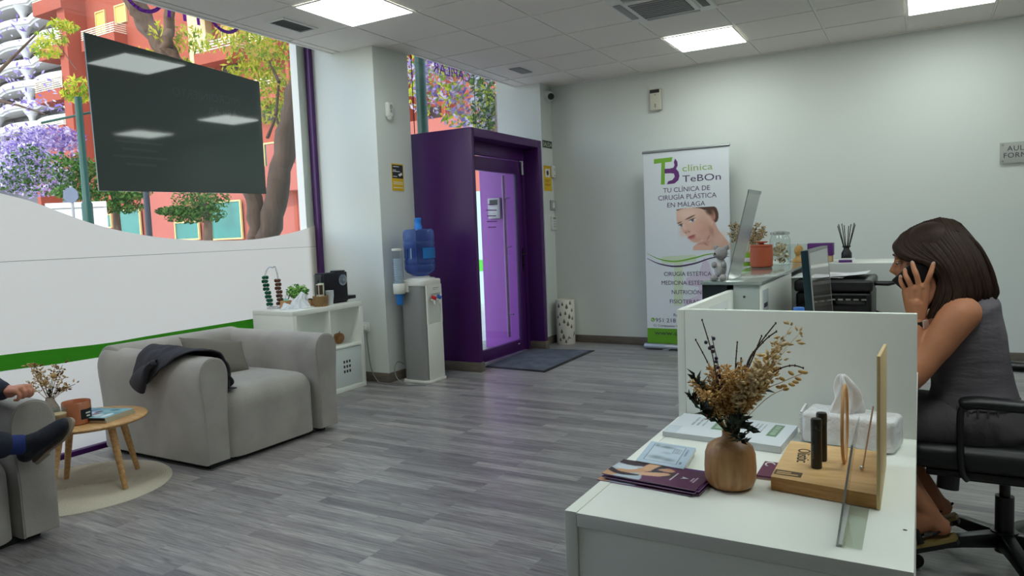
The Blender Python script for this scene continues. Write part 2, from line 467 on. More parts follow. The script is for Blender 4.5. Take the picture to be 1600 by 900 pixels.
t = thing('ceiling_vent', 'small oblong vent in the tile above the purple doorway', 'vent', (-3.43, 6.3, ZC-.008), 'small ceiling vents')
f = MB(); f.box((-3.49, 6.165, ZC-.008), (-3.37, 6.43, ZC)); build('frame', f, M('vent grey', (150, 150, 160), .5), t, bevel=.003)
f = MB()
for k in range(4): f.box((-3.478+k*.026, 6.18, ZC-.0105), (-3.462+k*.026, 6.415, ZC-.008))
build('slats', f, m_grey, t, smooth=False)

t = thing('ceiling_air_conditioner', 'square four-way air conditioner set in the ceiling tiles', 'air conditioner', (-1.61, 5.1, ZC-.03))
cx0, cx1, cy0, cy1 = -1.93, -1.29, 4.77, 5.41
f = MB(); f.box((cx0, cy0, ZC-.02), (cx1, cy1, ZC)); build('casing', f, m_whiteplastic, t, bevel=.012, seg=3)
f = MB(); f.box((cx0+.1, cy0+.1, ZC-.034), (cx1-.1, cy1-.1, ZC-.02)); build('intake_panel', f, m_whiteplastic, t, bevel=.012, seg=3)
f = MB(); f.box((cx0+.135, cy0+.135, ZC-.0365), (cx1-.135, cy1-.135, ZC-.034)); gr = build('grille', f, M('grille black', (34, 34, 34), .6), t, smooth=False)
f = MB()
for k in range(9):
    y = cy0+.145+k*.044; f.box((cx0+.135, y-.008, ZC-.041), (cx1-.135, y+.008, ZC-.0365))
for k in range(34):
    x = cx0+.145+k*.0106; f.box((x-.0016, cy0+.135, ZC-.040), (x+.0016, cy1-.135, ZC-.0365))
build('grille_bars', f, m_grey, gr, smooth=False)
for k, (lo, hi) in enumerate((((cx0+.12, cy0+.025), (cx1-.12, cy0+.08)), ((cx0+.12, cy1-.08), (cx1-.12, cy1-.025)), ((cx0+.025, cy0+.12), (cx0+.08, cy1-.12)), ((cx1-.08, cy0+.12), (cx1-.025, cy1-.12)))):
    f = MB(); f.box((*lo, ZC-.0245), (*hi, ZC-.02)); build('air_flap', f, [m_grey, m_grey, m_grey, m_dark][k], t, bevel=.003)
# ------------------------------------------------------------------ big window with frosted film, lettering and board
win1 = thing('window_1', None, None, (XW, 2.2, -.08), kind='structure')
b = MB(); b.box((XW-.012, -1.2, -.03), (XW, 4.69, 3.2)); build('glass_pane', b, m_glass, win1, smooth=False)
b = MB(); b.box((XW-.03, -1.2, -.075), (XW+.035, 4.69, -.03)); b.box((XW-.03, -1.2, 3.15), (XW+.03, 4.69, 3.25))
build('frame', b, m_purple, win1, bevel=.004)
b = MB(); b.box((XW-.005, 4.655, -.03), (XW+.05, 4.697, 3.2)); build('jamb', b, m_purple, win1, bevel=.006)
b = MB(); b.box((XW-.10, 4.58, -.15), (XW-.02, 4.69, 3.3)); build('outer_jamb', b, M('white outer jamb', (225, 222, 215), .7), win1, smooth=False)
edge = [(1.6, 1.74), (1.9, 1.665), (2.167, 1.589), (2.337, 1.543), (2.518, 1.471), (2.713, 1.40), (2.926, 1.346), (3.159, 1.306), (3.414, 1.281), (3.693, 1.268), (4.0, 1.271), (4.342, 1.309), (4.58, 1.355), (4.655, 1.378)]
def smooth_poly(pts, k=6):
    ys = [p[0] for p in pts]; out = []
    for i in range(len(pts)-1):
        p0 = pts[max(0, i-1)]; p1 = pts[i]; p2 = pts[i+1]; p3 = pts[min(len(pts)-1, i+2)]
        for q in range(k):
            s_ = q/k; out.append(tuple(.5*((2*p1[d])+(-p0[d]+p2[d])*s_+(2*p0[d]-5*p1[d]+4*p2[d]-p3[d])*s_*s_+(-p0[d]+3*p1[d]-3*p2[d]+p3[d])*s_**3) for d in (0, 1)))
    return out+[pts[-1]]
e2 = [(-1.2, 1.9), (1.0, 1.88)]+smooth_poly(edge)
m_film = filmmat('frosted film', (238, 233, 226), .72)
m_filmg = filmmat('green film', (98, 188, 66), .55)
b = MB(); b.prism([(-1.2, -.028), (4.655, -.028)]+e2[::-1], (XW+.002, 0, 0), (0, 1, 0), (0, 0, 1), (.0006, 0, 0))
film = build('frosted_film', b, m_film, win1, smooth=False)
gt = [(-1.2, .70), (1.0, .665), (2.087, .643), (2.69, .618), (3.053, .623), (3.961, .632), (4.655, .65)]
gb = [(-1.2, .60), (1.0, .57), (2.079, .548), (2.363, .536), (2.683, .532), (3.045, .528), (3.954, .548), (4.655, .57)]
b = MB(); b.prism(smooth_poly(gb)+smooth_poly(gt)[::-1], (XW+.0035, 0, 0), (0, 1, 0), (0, 0, 1), (.0005, 0, 0))
build('green_stripe', b, m_filmg, win1, smooth=False)
b = MB(); b.box((XW+.0026, -1.2, 1.186), (XW+.0034, 4.655, 1.189)); build('film_seam', b, m_grey, win1, smooth=False)
# violet lettering on the outside of the glass, mostly hidden above the ceiling edge
def stroke(b, pts, w=.022):
    for i in range(len(pts)-1):
        p, q = Vector((0, *pts[i])), Vector((0, *pts[i+1])); d = (q-p).normalized(); n = Vector((0, -d.z, d.y))*(w/2); d = d*(w*.18)
        b.prism([(0, 0), (1, 0), (1, 1), (0, 1)], Vector((XW-.015, 0, 0))+p-n-d, q-p+2*d, 2*n, (-.001, 0, 0))
def arc(cy, cz, r, a0, a1, n=18): return [(cy+r*math.cos(a0+(a1-a0)*i/n), cz+r*math.sin(a0+(a1-a0)*i/n)) for i in range(n+1)]
for pts in (arc(3.855, 3.03, .145, PI*.95, PI*2.0), [(3.615, 2.885), (3.60, 3.15)], [(3.50, 2.888), (3.49, 3.1)], [(3.372, 2.885), (3.395, 3.1)], arc(3.185, 3.03, .15, PI*1.0, PI*2.02)):
    b = MB(); stroke(b, pts, .026); build('lettering', b, m_violet, win1, smooth=False)

# dark board fixed inside the glass
t = thing('hanging_board', 'large dark glossy board hanging in front of the window glass', 'display board', (XW+.02, 3.43, 1.63))
BY0, BY1, BZ0, BZ1 = 2.735, 4.118, 1.628, 2.60
m_board = M('board glass', (70, 80, 78), .04, spec=.34)
b = MB(); b.prism([(2.741, 1.62), (4.118, 1.638), (4.12, 2.54), (2.727, 2.63)], (XW+.008, 0, 0), (0, 1, 0), (0, 0, 1), (.012, 0, 0)); build('panel', b, m_board, t, smooth=False)
m_ghost = M('ghost print', (78, 88, 86), .06, spec=.34)
txt('lettering', 'MICROINJERTO', .085, (XW+.0202, 3.62, 2.32), (0, -1, 0), (0, 0, 1), m_ghost, t, ext=.0002)
txt('lettering', 'CAPILAR', .085, (XW+.0202, 3.78, 2.22), (0, -1, 0), (0, 0, 1), m_ghost, t, ext=.0002)
b = MB()
for q, w_ in enumerate((.34, .26, .40, .22)): b.box((XW+.0200, 3.05-w_/2, 1.95-.05*q), (XW+.0203, 3.05+w_/2, 1.965-.05*q))
build('print_line', b, m_ghost, t, smooth=False, kind='stuff')

# ------------------------------------------------------------------ second window above the entrance
win2 = thing('window_2', None, None, (-4.11, 6.0, 2.2), kind='structure')
b = MB(); b.box((-4.118, 5.17, 2.18), (-4.108, 6.95, 3.2)); build('glass_pane', b, m_glass, win2, smooth=False)
b = MB(); b.box((-4.118, 5.17, -.1), (-4.108, 5.36, 2.18)); build('side_pane', b, m_glass, win2, smooth=False)
b = MB(); b.box((-4.112, 5.425, 2.2), (-4.106, 5.431, 3.2)); b.box((-4.112, 6.50, 2.2), (-4.106, 6.506, 3.2)); build('pane_joint', b, m_dark, win2, smooth=False)
txt('lettering', 'CAPILAR', .155, (-4.12, 6.12, 2.832), (0, -1, 0), (0, 0, 1), m_violet, win2, ext=.0006, sx=1.1)

# ------------------------------------------------------------------ purple entrance box
XF, XD = -3.44, -3.64
portal = thing('entrance_portal', 'deep purple box-shaped surround framing the glass entrance door', 'doorway surround', (-3.6, 6.03, 0))
b = MB(); b.box((-4.11, 5.355, .085), (XF, 5.405, 2.185)); b.bev = .003; build('side_panel', b, m_purple, portal)
b = MB(); b.box((-4.11, 6.63, .085), (XF, 6.70, 2.185)); b.bev = .003; build('side_panel', b, m_purple, portal)
b = MB(); b.box((-4.11, 5.405, 2.11), (XF, 6.63, 2.185)); b.bev = .003; build('top_panel', b, m_purple, portal)
b = MB(); b.box((-4.11, 5.34, 0), (XF+.012, 5.415, .085)); build('plinth', b, m_base, portal, bevel=.002)
b = MB(); b.box((XD, 6.622, 0), (XF+.012, 6.71, .085)); build('plinth', b, m_base, portal, bevel=.002)
b = MB(); b.box((XF-.003, 5.3985, .1), (XF+.0015, 5.4005, 2.17)); build('panel_joint', b, M('joint shadow', (44, 14, 56), .6), portal, smooth=False)
# outside continuation of the purple surround, daylight on it painted as lighter violet
b = MB(); xo = at(754, 400, Y=6.60).x; b.box((xo, 6.60, -.12), (XD-.03, 6.63, 2.17))
build('outer_panel', b, M('daylit violet panel', (168, 84, 196), .4), portal, smooth=False)

door = thing('door_1', None, None, (XD, 6.0, 0), kind='structure')
DY0, DY1, DZ1 = 5.405, 6.63, 2.11
b = MB(); b.box((XD-.02, DY0, .0), (XD+.03, DY0+.05, DZ1)); b.box((XD-.02, DY1-.05, 0), (XD+.03, DY1, DZ1)); b.box((XD-.02, DY0+.05, 1.985), (XD+.03, DY1-.05, DZ1)); build('door_frame', b, m_purple, door, bevel=.003)
b = MB(); L0, L1 = DY0+.055, DY1-.055
b.box((XD-.03, L0, .012), (XD+.02, L0+.085, 1.975)); b.box((XD-.03, L1-.085, .012), (XD+.02, L1, 1.975)); b.box((XD-.03, L0+.085, 1.845), (XD+.02, L1-.085, 1.975)); b.box((XD-.03, L0+.085, .012), (XD+.02, L1-.085, .125))
build('door_leaf', b, m_purple, door, bevel=.003)
b = MB(); b.box((XD-.008, L0+.085, .125), (XD, L1-.085, 1.845)); build('glass_pane', b, m_glass, door, smooth=False)
b = MB(); b.box((XD+.02, L1-.052, .92), (XD+.026, L1-.022, 1.08)); b.tube([(XD+.026, L1-.037, 1.02), (XD+.065, L1-.037, 1.02), (XD+.07, L1-.055, 1.02), (XD+.07, L1-.15, 1.018)], .009, 10)
b.tube([(XD+.02, L1-.037, .90), (XD+.032, L1-.037, .90)], .014, 12); b.box((XD+.02, L1-.05, .84), (XD+.027, L1-.024, .93)); build('door_handle', b, m_black, door)
b = MB(); b.tube([(XD+.035, L1-.01, 1.84), (XD+.035, L1-.01, 1.98)], .016, 14); build('hinge', b, m_steel, door)
b = MB(); b.box((XD+.02, L1-.20, .085), (XD+.024, L1-.17, .095)); build('sticker', b, m_whiteplastic, door)
b = MB(); b.tube([(XD-.085, L1-.2, .16), (XD-.085, L1-.2, 1.83)], .016, 14)
for z in (.4, 1.1, 1.6): b.tube([(XD-.085, L1-.2, z), (XD-.02, L1-.2, z)], .009, 8)
build('pull_bar', b, M('violet steel', (150, 110, 165), .35, metal=.4), door)
m_softw = M('faint print', (120, 60, 150), .5)
b = MB()
for q, w_ in enumerate((.12, .20, .17, .19, .15)): b.box((XD+.0006, 5.98-w_/2, 1.52-q*.055), (XD+.001, 5.98+w_/2, 1.529-q*.055))
build('print_line', b, m_softw, door, smooth=False, kind='stuff')
# intercom on the outer violet panel
t = thing('door_intercom', 'grey intercom unit on the violet wall seen through the door glass', 'intercom', (XD-.3, 6.58, 1.4))
b = MB(); b.box((XD-.40, 6.563, 1.40), (XD-.25, 6.5985, 1.62)); b.bev = .006; build('casing', b, M('intercom grey', (200, 198, 205), .5), t)
b = MB(); b.box((XD-.375, 6.562, 1.545), (XD-.275, 6.566, 1.60)); build('camera_window', b, m_dark, t)
b = MB()
for k in range(5): b.box((XD-.37, 6.5625, 1.42+k*.022), (XD-.28, 6.566, 1.432+k*.022))
build('buttons', b, m_whiteplastic, t)
# ------------------------------------------------------------------ street outside
m_pave = M('pavement', (214, 208, 196), .9, var=.06, vscale=.6)
b = MB(); b.box((-150, -30, -.32), (-4.62, 140, -.17)); struct('pavement_ground', b, m_pave, smooth=False)
m_terra = M('terracotta render', (156, 74, 54), .85, var=.06, vscale=.5)
m_terra2 = M('pink render', (166, 92, 80), .85, var=.05, vscale=.5)
m_cream = M('cream render', (206, 186, 140), .85)
m_rail = M('cream railing', (222, 212, 186), .6)
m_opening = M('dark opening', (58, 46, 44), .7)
m_teal = M('turquoise shop glass', (26, 112, 108), .25, var=.25, vscale=.7)
m_winframe = M('gold frame', (206, 182, 120), .5)
YF = 30.0
def fx(x, y): p = at(x, y, Y=YF); return p.x, p.z
bld = thing('red_building', 'terracotta apartment block across the street with balconies and turquoise shop windows', 'building', (-34, YF+3, -.17))
# main walls: left wing, recessed centre, right wing
b = MB(); b.box((-52.5, YF, -.17), (-12, YF+10, 24)); build('wall', b, m_terra, bld, smooth=False)
b = MB(); b.box((-58, YF+2.2, -.17), (-52.5, YF+10, 24)); build('wall', b, m_terra, bld, smooth=False)
b = MB(); b.box((-33.2, YF-.45, -.17), (-12, YF, 6.9)); b.box((-46, YF-.3, -.17), (-33.2, YF, 5.2)); build('ground_wall', b, m_terra2, bld, smooth=False)
def rect(px0, py0, px1, py1, dep, mat, name, par=bld, off=0.0):
    x0, z1 = fx(px0, py0); x1, z0 = fx(px1, py1)
    b = MB(); b.box((min(x0, x1), YF-off-dep, min(z0, z1)), (max(x0, x1), YF-off, max(z0, z1))); return build(name, b, mat, par, smooth=False)
rect(302, 15, 336, 110, .5, m_cream, 'cream_pier')
def win(px0, py0, px1, py1, mat, off=.0, fr=m_winframe):
    x0, z1 = fx(px0, py0); x1, z0 = fx(px1, py1)
    b = MB(); w_ = .09
    for lo, hi in (((x0,z0),(x1,z0+w_)), ((x0,z1-w_),(x1,z1)), ((x0,z0+w_),(x0+w_,z1-w_)), ((x1-w_,z0+w_),(x1,z1-w_))): b.box((lo[0], YF-off-.12, lo[1]), (hi[0], YF-off, hi[1]))
    f = build('window', b, fr, bld, smooth=False)
    b = MB(); b.box((x0+w_, YF-off-.06, z0+w_), (x1-w_, YF-off, z1-w_)); build('pane', b, mat, f, smooth=False)
for a in ((195, 328, 233, 368), (339, 316, 391, 373), (284, 347, 324, 374), (170, 335, 187, 356)): win(*a, m_teal, off=.46)
m_wglass = M('dark pane', (70, 92, 78), .15)
win(413, 224, 434, 261, m_wglass); win(436, 226, 447, 261, M('blind', (214, 196, 170), .7))
for a in ((150, 20, 168, 52), (347, 40, 372, 62), (180, 10, 200, 34)): win(*a, M('ochre blind', (226, 186, 96), .7))
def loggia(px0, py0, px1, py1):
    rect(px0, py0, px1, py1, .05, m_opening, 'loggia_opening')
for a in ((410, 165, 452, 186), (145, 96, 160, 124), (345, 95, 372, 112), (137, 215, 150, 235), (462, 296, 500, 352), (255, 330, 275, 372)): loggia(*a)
rect(478, 296, 499, 350, .10, m_terra2, 'stair_wall')
def balcony(px0, px1, pyr, pyp, pyb, dep=1.1, base=0.0):
    """rail top, parapet top, parapet bottom rows; dep = how far it stands out"""
    x0, zr = fx(px0, pyr[0]); x1, _ = fx(px1, pyr[1]); zr1 = fx(px1, pyr[1])[1]; zr = (zr+zr1)/2
    zp = (fx(px0, pyp[0])[1]+fx(px1, pyp[1])[1])/2; zb = (fx(px0, pyb[0])[1]+fx(px1, pyb[1])[1])/2
    y1 = YF-base; y0 = y1-dep
    b = MB(); b.box((x0, y0, zb), (x1, y0+.14, zp)); b.box((x0, y0+.14, zb), (x0+.14, y1, zp)); b.box((x1-.14, y0+.14, zb), (x1, y1, zp)); b.box((x0+.14, y0+.14, zb), (x1-.14, y1, zb+.15))
    o = build('balcony', b, m_terra, bld, smooth=False)
    b = MB(); n = max(2, int((zr-zp)/.16))
    for k in range(n+1):
        z = zp+(zr-zp)*(k+.5)/(n+1); b.box((x0, y0+.02, z-.03), (x1, y0+.08, z+.03)); b.box((x1-.08, y0+.08, z-.03), (x1-.02, y1, z+.03)); b.box((x0+.02, y0+.08, z-.03), (x0+.08, y1, z+.03))
    k = 0; x = x0
    while x <= x1: b.box((x, y0+.08, zp), (x+.06, y0+.12, zr)); x += 1.1
    build('railing', b, m_rail, o, smooth=False)
balcony(326, 384, (75, 61), (92, 77), (108, 97)); balcony(146, 197, (54, 36), (71, 53), (86, 72), .9); balcony(411, 452, (132, 121), (148, 138), (168, 160))
balcony(97, 132, (66, 54), (86, 75), (104, 94), 1.4, .3); balcony(92, 132, (134, 124), (152, 143), (170, 160), 1.4, .3); balcony(99, 136, (198, 185), (207, 198), (232, 222), 1.4, .3); balcony(88, 132, (0, -14), (14, 3), (34, 24), 1.4, .3)
balcony(326, 384, (-2, -20), (14, -2), (32, 18)); balcony(411, 452, (60, 46), (76, 64), (98, 86))
rect(128, -60, 142, 255, 1.5, m_terra, 'pier'); rect(85, 232, 150, 262, 1.6, m_terra, 'canopy_slab'); rect(88, 262, 99, 330, 1.5, m_terra, 'pier')
rect(452, 40, 478, 380, .5, m_terra, 'pier'); rect(446, 262, 505, 296, .7, m_terra2, 'parapet', off=.5)
rect(404, 265, 452, 292, .5, m_terra2, 'parapet', off=.5)
x0, z1 = fx(466, 366); x1, z0 = fx(500, 376)
b = MB(); b.box((x0, YF-.9, z1-.06), (x1, YF-.84, z1))
for k in range(12): b.box((x0+(x1-x0)*k/12, YF-.9, z0-1.0), (x0+(x1-x0)*k/12+.05, YF-.85, z1))
build('entrance_railing', b, M('red railing', (190, 70, 66), .5), bld, smooth=False)
# piers above the doorway side
for a in ((640, 20, 652, 260), (664, 20, 672, 260), (703, 20, 716, 260)): rect(*a, .9, m_terra, 'pier')
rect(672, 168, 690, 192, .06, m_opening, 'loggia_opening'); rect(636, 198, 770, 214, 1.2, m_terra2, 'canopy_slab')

# white tower with scalloped balconies far off
tw = thing('white_tower', 'distant white high-rise with wavy scalloped balconies', 'building', (-106, 62, -.17))
TX0, TX1, TY = -132, -102.5, 57.0
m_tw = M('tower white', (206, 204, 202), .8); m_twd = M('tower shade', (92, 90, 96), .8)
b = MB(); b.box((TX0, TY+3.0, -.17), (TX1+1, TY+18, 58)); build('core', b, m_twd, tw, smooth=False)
for k in range(15):
    z = 13.2+k*2.95
    def prof(d):
        return [(TX0+(TX1-TX0)*i/60, TY+1.0-d-.9*abs(math.sin(i*PI/20))) for i in range(61)]
    lo = prof(0); b = MB(); b.prism(lo+[(TX1, TY+3.2), (TX0, TY+3.2)], (0, 0, z), (1, 0, 0), (0, 1, 0), (0, 0, .35)); 
    up = prof(.25); b.prism(up+[(x, y+.25) for x, y in up[::-1]], (0, 0, z+.35), (1, 0, 0), (0, 1, 0), (0, 0, .85)); build('balcony_band', b, m_tw, tw, smooth=False)
    b = MB()
    for i in range(0, 4):
        x = TX0+(TX1-TX0)*i/3-1.5; b.lathe([(.35, -1.75), (.45, -1.2), (.9, -.5), (1.2, 0)], (x, TY+.9, z), 12)
    build('bracket', b, m_tw, tw, kind='stuff')
    b = MB()
    for i in range(6):
        x = TX0+2+(TX1-TX0)*i/6; b.box((x, TY+2.9, z+.9), (x+2.0, TY+3.0, z+2.5))
    build('windows', b, M('tower glass', (120, 124, 130), .2) if k == 0 else bpy.data.materials['tower glass'], tw, smooth=False)

# ---------------- plants of the street
def leaf_cloud(b, blobs, n, size, seed, droop=0, asp=2.2, mats=2):
    r = random.Random(seed)
    for c, rad in blobs:
        for _ in range(int(n)):
            while True:
                p = Vector((r.uniform(-1, 1), r.uniform(-1, 1), r.uniform(-1, 1)))
                if .25 < p.length < 1: break
            q = Vector(c)+Vector((p.x*rad[0], p.y*rad[1], p.z*rad[2]))
            d = Vector((r.uniform(-1, 1), r.uniform(-1, 1), r.uniform(-1, 1)-droop)).normalized()
            e = d.orthogonal().normalized(); e.rotate(Matrix.Rotation(r.uniform(0, 6.28), 3, d))
            s_ = size*r.uniform(.6, 1.3); b.m = r.randrange(mats)
            b.add([q-d*s_*.5, q+e*s_*.5/asp, q+d*s_*.5, q-e*s_*.5/asp], [(0, 1, 2, 3)])
    b.m = 0
def leafm(name, c, t=.35):
    return filmmat(name, c, t)
m_lf = [leafm('leaf green', (92, 128, 62)), leafm('leaf dark', (52, 84, 44))]
m_lfy = [leafm('leaf lime', (196, 200, 66), .5), leafm('leaf light', (132, 164, 58), .5), leafm('leaf yellow', (222, 210, 92), .5)]
m_jac = [leafm('jacaranda bloom', (178, 162, 204), .4), leafm('jacaranda pale', (214, 204, 222), .4), leafm('jacaranda deep', (140, 118, 186), .4)]
m_bark = M('bark', (92, 72, 58), .95, var=.3, vscale=9, bump=1.0, bscale=30, stretch=(1, 1, .3))
def tree(name, label, trunk, rad, blobs, n, size, mats, seed, grp='street trees and shrubs', droop=0, asp=2.2):
    t = thing(name, label, 'tree', trunk[0][0], grp)
    b = MB()
    for pts, r in zip(trunk, rad): b.tube(pts, r, 12)
    build('trunk', b, m_bark, t)
    b = MB(); leaf_cloud(b, blobs, n, size, seed, droop, asp, len(mats)); build('crown', b, mats, t, smooth=False, kind='stuff')
    return t
def A(x, y, D): return at(x, y, D=D)
# near tree with two limbs and lime compound leaves
def wob(pts, k=4, a=.03, seed=1):
    r = random.Random(seed); out = []
    for i in range(len(pts)-1):
        for q in range(k): out.append(pts[i].lerp(pts[i+1], q/k)+Vector((r.uniform(-a, a), r.uniform(-a, a), 0)))
    return out+[pts[-1]]
base = A(415, 470, 8.4); base.z = -.2
limb1 = wob([base, A(420, 372, 8.5), A(433, 300, 8.5), A(447, 225, 8.5), A(462, 165, 8.5), A(473, 90, 8.5), A(480, -40, 8.6), A(486, -160, 8.6)])
limb2 = wob([base+Vector((-.1, 0, .1)), A(404, 372, 8.5), A(396, 310, 8.5), A(350, 200, 8.6), A(283, 110, 8.7), A(240, 55, 8.8), A(200, -10, 8.9), A(160, -80, 9)])
limb3 = wob([A(283, 112, 8.7), A(262, 75, 8.6), A(263, 45, 8.6), A(272, -20, 8.6)])
limb4 = wob([A(240, 58, 8.8), A(215, 20, 8.7), A(186, -30, 8.7)])
blobs = [(A(x, y, 8.9), (rx, .5, rz)) for x, y, rx, rz in ((400, 85, .28, .28), (425, 118, .34, .34), (448, 150, .2, .3), (385, 66, .2, .2), (432, 175, .2, .16), (425, 62, .3, .25), (392, 122, .15, .2), (290, 60, .15, .18), (250, 92, .1, .1))]
t = tree('jacaranda_tree', 'nearest tree, forked brown trunk and lime-green fronds, right behind the window', [limb1, limb2, limb3, limb4],
     [[.22, .18]+[.135]*8+[.128]*8+[.115]*(len(limb1)-18), [.19]+[.10]*10+[.115]*(len(limb2)-11), [.062]*len(limb3), [.06]*len(limb4)], blobs, 300, .08, m_lfy, 3, droop=.8, asp=3.0)
b = MB()
for k, (p, q) in enumerate((((446, 235), (431, 180)), ((431, 180), (436, 128)), ((436, 128), (420, 95)), ((452, 205), (446, 160)), ((418, 215), (430, 185)))): b.tube([A(*p, 8.55), A(*q, 8.75)], [.022, .014], 7)
build('twig', b, m_bark, t)
# left: lime sprays and jacaranda blossom of another tree
def tr(x, y, D): g = at(x, y, D=D); return g
p0 = tr(20, 330, 16); g0 = p0.copy(); g0.z = -.2
tree('jacaranda_tree', 'flowering jacaranda with lilac blossom, leftmost beyond the window', [[g0+Vector((-2.2, 0, 0)), tr(-60, 330, 16), tr(-30, 150, 16), tr(-40, 0, 16)], [tr(-30, 150, 16), tr(30, 165, 15.8), tr(70, 178, 15.6)]], [[.22, .2, .15, .1], [.05, .025, .012]],
     [(tr(x, y, 16), (rx, .8, rz)) for x, y, rx, rz in ((12, 60, .35, .5), (8, 100, .4, .35), (35, 118, .25, .2), (50, 150, .35, .22), (20, 165, .5, .2), (5, 30, .3, .4), (75, 165, .2, .15))], 34, .13, m_jac, 5)
tree('jacaranda_tree', 'lilac jacaranda massed behind the green lamp post', [[Vector((-38, 19.5, -.2)), Vector((-38, 19.5, 3.5))]], [[.3, .2]],
     [(at(x, y, D=34), (rx, 1.5, rz)) for x, y, rx, rz in ((40, 225, 2.4, .9), (75, 245, 1.6, 1.2), (20, 250, 1.6, 1.0), (60, 280, 1.8, .9), (88, 215, .8, .6))], 700, .24, m_jac, 6)
p0 = tr(115, 330, 14); g0 = p0.copy(); g0.z = -.2
tree('lime_tree', 'yellow-green sprays hanging between the tower and the red block', [[g0+Vector((-2.4, 0, 0)), tr(-40, 150, 14), tr(70, 40, 14)], [tr(70, 40, 14), tr(120, 110, 13.8)]], [[.10, .05, .012], [.012, .008]],
     [(tr(x, y, 13.8), (rx, .3, rz)) for x, y, rx, rz in ((80, 62, .3, .18), (122, 135, .12, .2), (118, 150, .1, .12), (72, 80, .25, .12), (98, 40, .12, .12))], 130, .13, m_lfy, 8, droop=.8, asp=3.0)
tree('shrub_tree', 'dark green bushy tree in front of the lilac jacaranda', [[Vector((-27.2, 13.2, -.2)), Vector((-27.2, 13.2, 3))]], [[.15, .1]],
     [(tr(x, y, 24.5), (rx, .8, rz)) for x, y, rx, rz in ((35, 270, .8, .5), (62, 285, .9, .5), (50, 245, .5, .4), (20, 285, .5, .4))], 420, .15, m_lf+m_jac[:1], 9)
tree('shrub_tree', 'mid green tree spreading below the dark board', [[Vector((-23.6, 14.4, -.2)), Vector((-23.6, 14.4, 3))]], [[.15, .1]],
     [(tr(x, y, 23), (rx, .8, rz)) for x, y, rx, rz in ((110, 262, .6, .5), (140, 280, .8, .7), (165, 305, .8, .5), (120, 300, .5, .3), (200, 300, .6, .3), (190, 322, .5, .25))], 480, .15, m_lf, 10)
tree('round_tree', 'small round dark green tree on a pale trunk by the shop windows', [[at(325, 400, D=22)*1-Vector((0, 0, at(325, 400, D=22).z+.2)), at(325, 370, D=22), at(325, 350, D=22), at(318, 310, D=22)]], [[.15, .14, .12, .08]],
     [(tr(x, y, 22), (rx, .7, rz)) for x, y, rx, rz in ((305, 315, .7, .45), (328, 312, .55, .4), (290, 335, .5, .3), (322, 335, .4, .25), (275, 330, .25, .15))], 480, .13, m_lf, 11)
p0 = tr(770, 330, 12.5); g0 = p0.copy(); g0.z = -.2
tree('jacaranda_tree', 'lilac jacaranda with yellow-green leaves seen above the purple doorway', [[g0, tr(775, 200, 12.6), tr(740, 110, 12.8)], [tr(740, 110, 12.8), tr(690, 95, 12.8)]], [[.2, .15, .08], [.06, .03]],
     [(tr(x, y, 12.8), (rx, .5, rz)) for x, y, rx, rz in ((690, 120, .42, .3), (665, 150, .2, .4), (705, 150, .35, .25), (740, 145, .3, .4), (720, 185, .3, .2), (648, 120, .1, .4), (730, 110, .3, .2), (690, 105, .3, .15))], 190, .12, m_jac+m_lfy[:2], 12)
p0 = tr(775, 340, 10.5); g0 = p0.copy(); g0.z = -.2
tree('shrub_tree', 'olive green tree at the right edge of the high window', [[g0, tr(780, 150, 10.5)]], [[.12, .06]],
     [(tr(x, y, 10.8), (rx, .3, rz)) for x, y, rx, rz in ((757, 130, .2, .25), (760, 165, .22, .25), (752, 190, .2, .15), (772, 180, .2, .4))], 260, .10, m_lf+m_lfy[:1]+m_jac[1:2], 13)
# posts
m_gpost = M('green post', (10, 64, 50), .45)
p = A(138, 345, 12); q = A(118, 155, 12)
t = thing('lamp_post', 'slim dark green post with a thin crossbar near the window', 'post', (p.x, p.y, -.17))
b = MB(); b.tube([(p.x, p.y, -.17), (p.x, p.y, 2.0), (p.x, p.y, 2.05), (p.x, p.y, q.z)], [.085, .085, .06, .055], 14); build('pole', b, m_gpost, t)
b = MB(); b.tube([A(65, 192, 12), A(150, 174, 12)], .022, 8); build('crossbar', b, m_gpost, t)
p = A(661, 205, 9)
b = MB(); b.tube([(p.x, p.y, -.17), (p.x, p.y, 6)], [.08, .06], 14)
build('lamp_post', b, m_gpost, label='thick dark green post standing outside above the purple doorway', cat='post')
p = A(232, 350, 21)
b = MB(); b.tube([(p.x, p.y, -.17), (p.x, p.y, 1.4), (p.x, p.y, 6)], [.14, .09, .07], 12)
build('lamp_post', b, M('black post', (44, 44, 52), .5), label='black street post between the turquoise shop windows', cat='post')
p = A(112, 305, 15.2); n = Vector((-.5, .86, 0))
t = thing('traffic_sign', 'grey back of an octagonal traffic sign above the white kiosk', 'road sign', (p.x, p.y, -.17))
b = MB(); b.tube([(p.x, p.y, -.17), (p.x, p.y, 2.6)], .03, 8); build('pole', b, m_grey, t)
b = MB(); b.prism([(.17*math.cos(PI/8+k*PI/4), .17*math.sin(PI/8+k*PI/4)) for k in range(8)], p-n*.04, (.86, .5, 0), (0, 0, 1), n*.02); build('sign_plate', b, M('sign back', (96, 104, 122), .5, metal=.1), t)
k0 = A(70, 318, 16); k1 = A(166, 316, 16)
t = thing('street_kiosk', 'low white street kiosk roof behind the green post', 'kiosk', (k0.x, k0.y, -.17))
d = (k1-k0); d.z = 0; nn = Vector((k1.x, k1.y, 0)).normalized()*.6
b = MB(); b.obox((k0+d*.5+nn*.8)*1.0-Vector((0, 0, .06)), d*.5, nn*.85, (0, 0, .06)); build('roof', b, m_tw, t, smooth=False)
b = MB(); c = k0+d*.5+nn*.8; c.z = 1.0; b.obox(c, d*.46, nn*.78, (0, 0, 1.17)); build('body', b, M('kiosk panel', (206, 204, 200), .6), t, smooth=False)
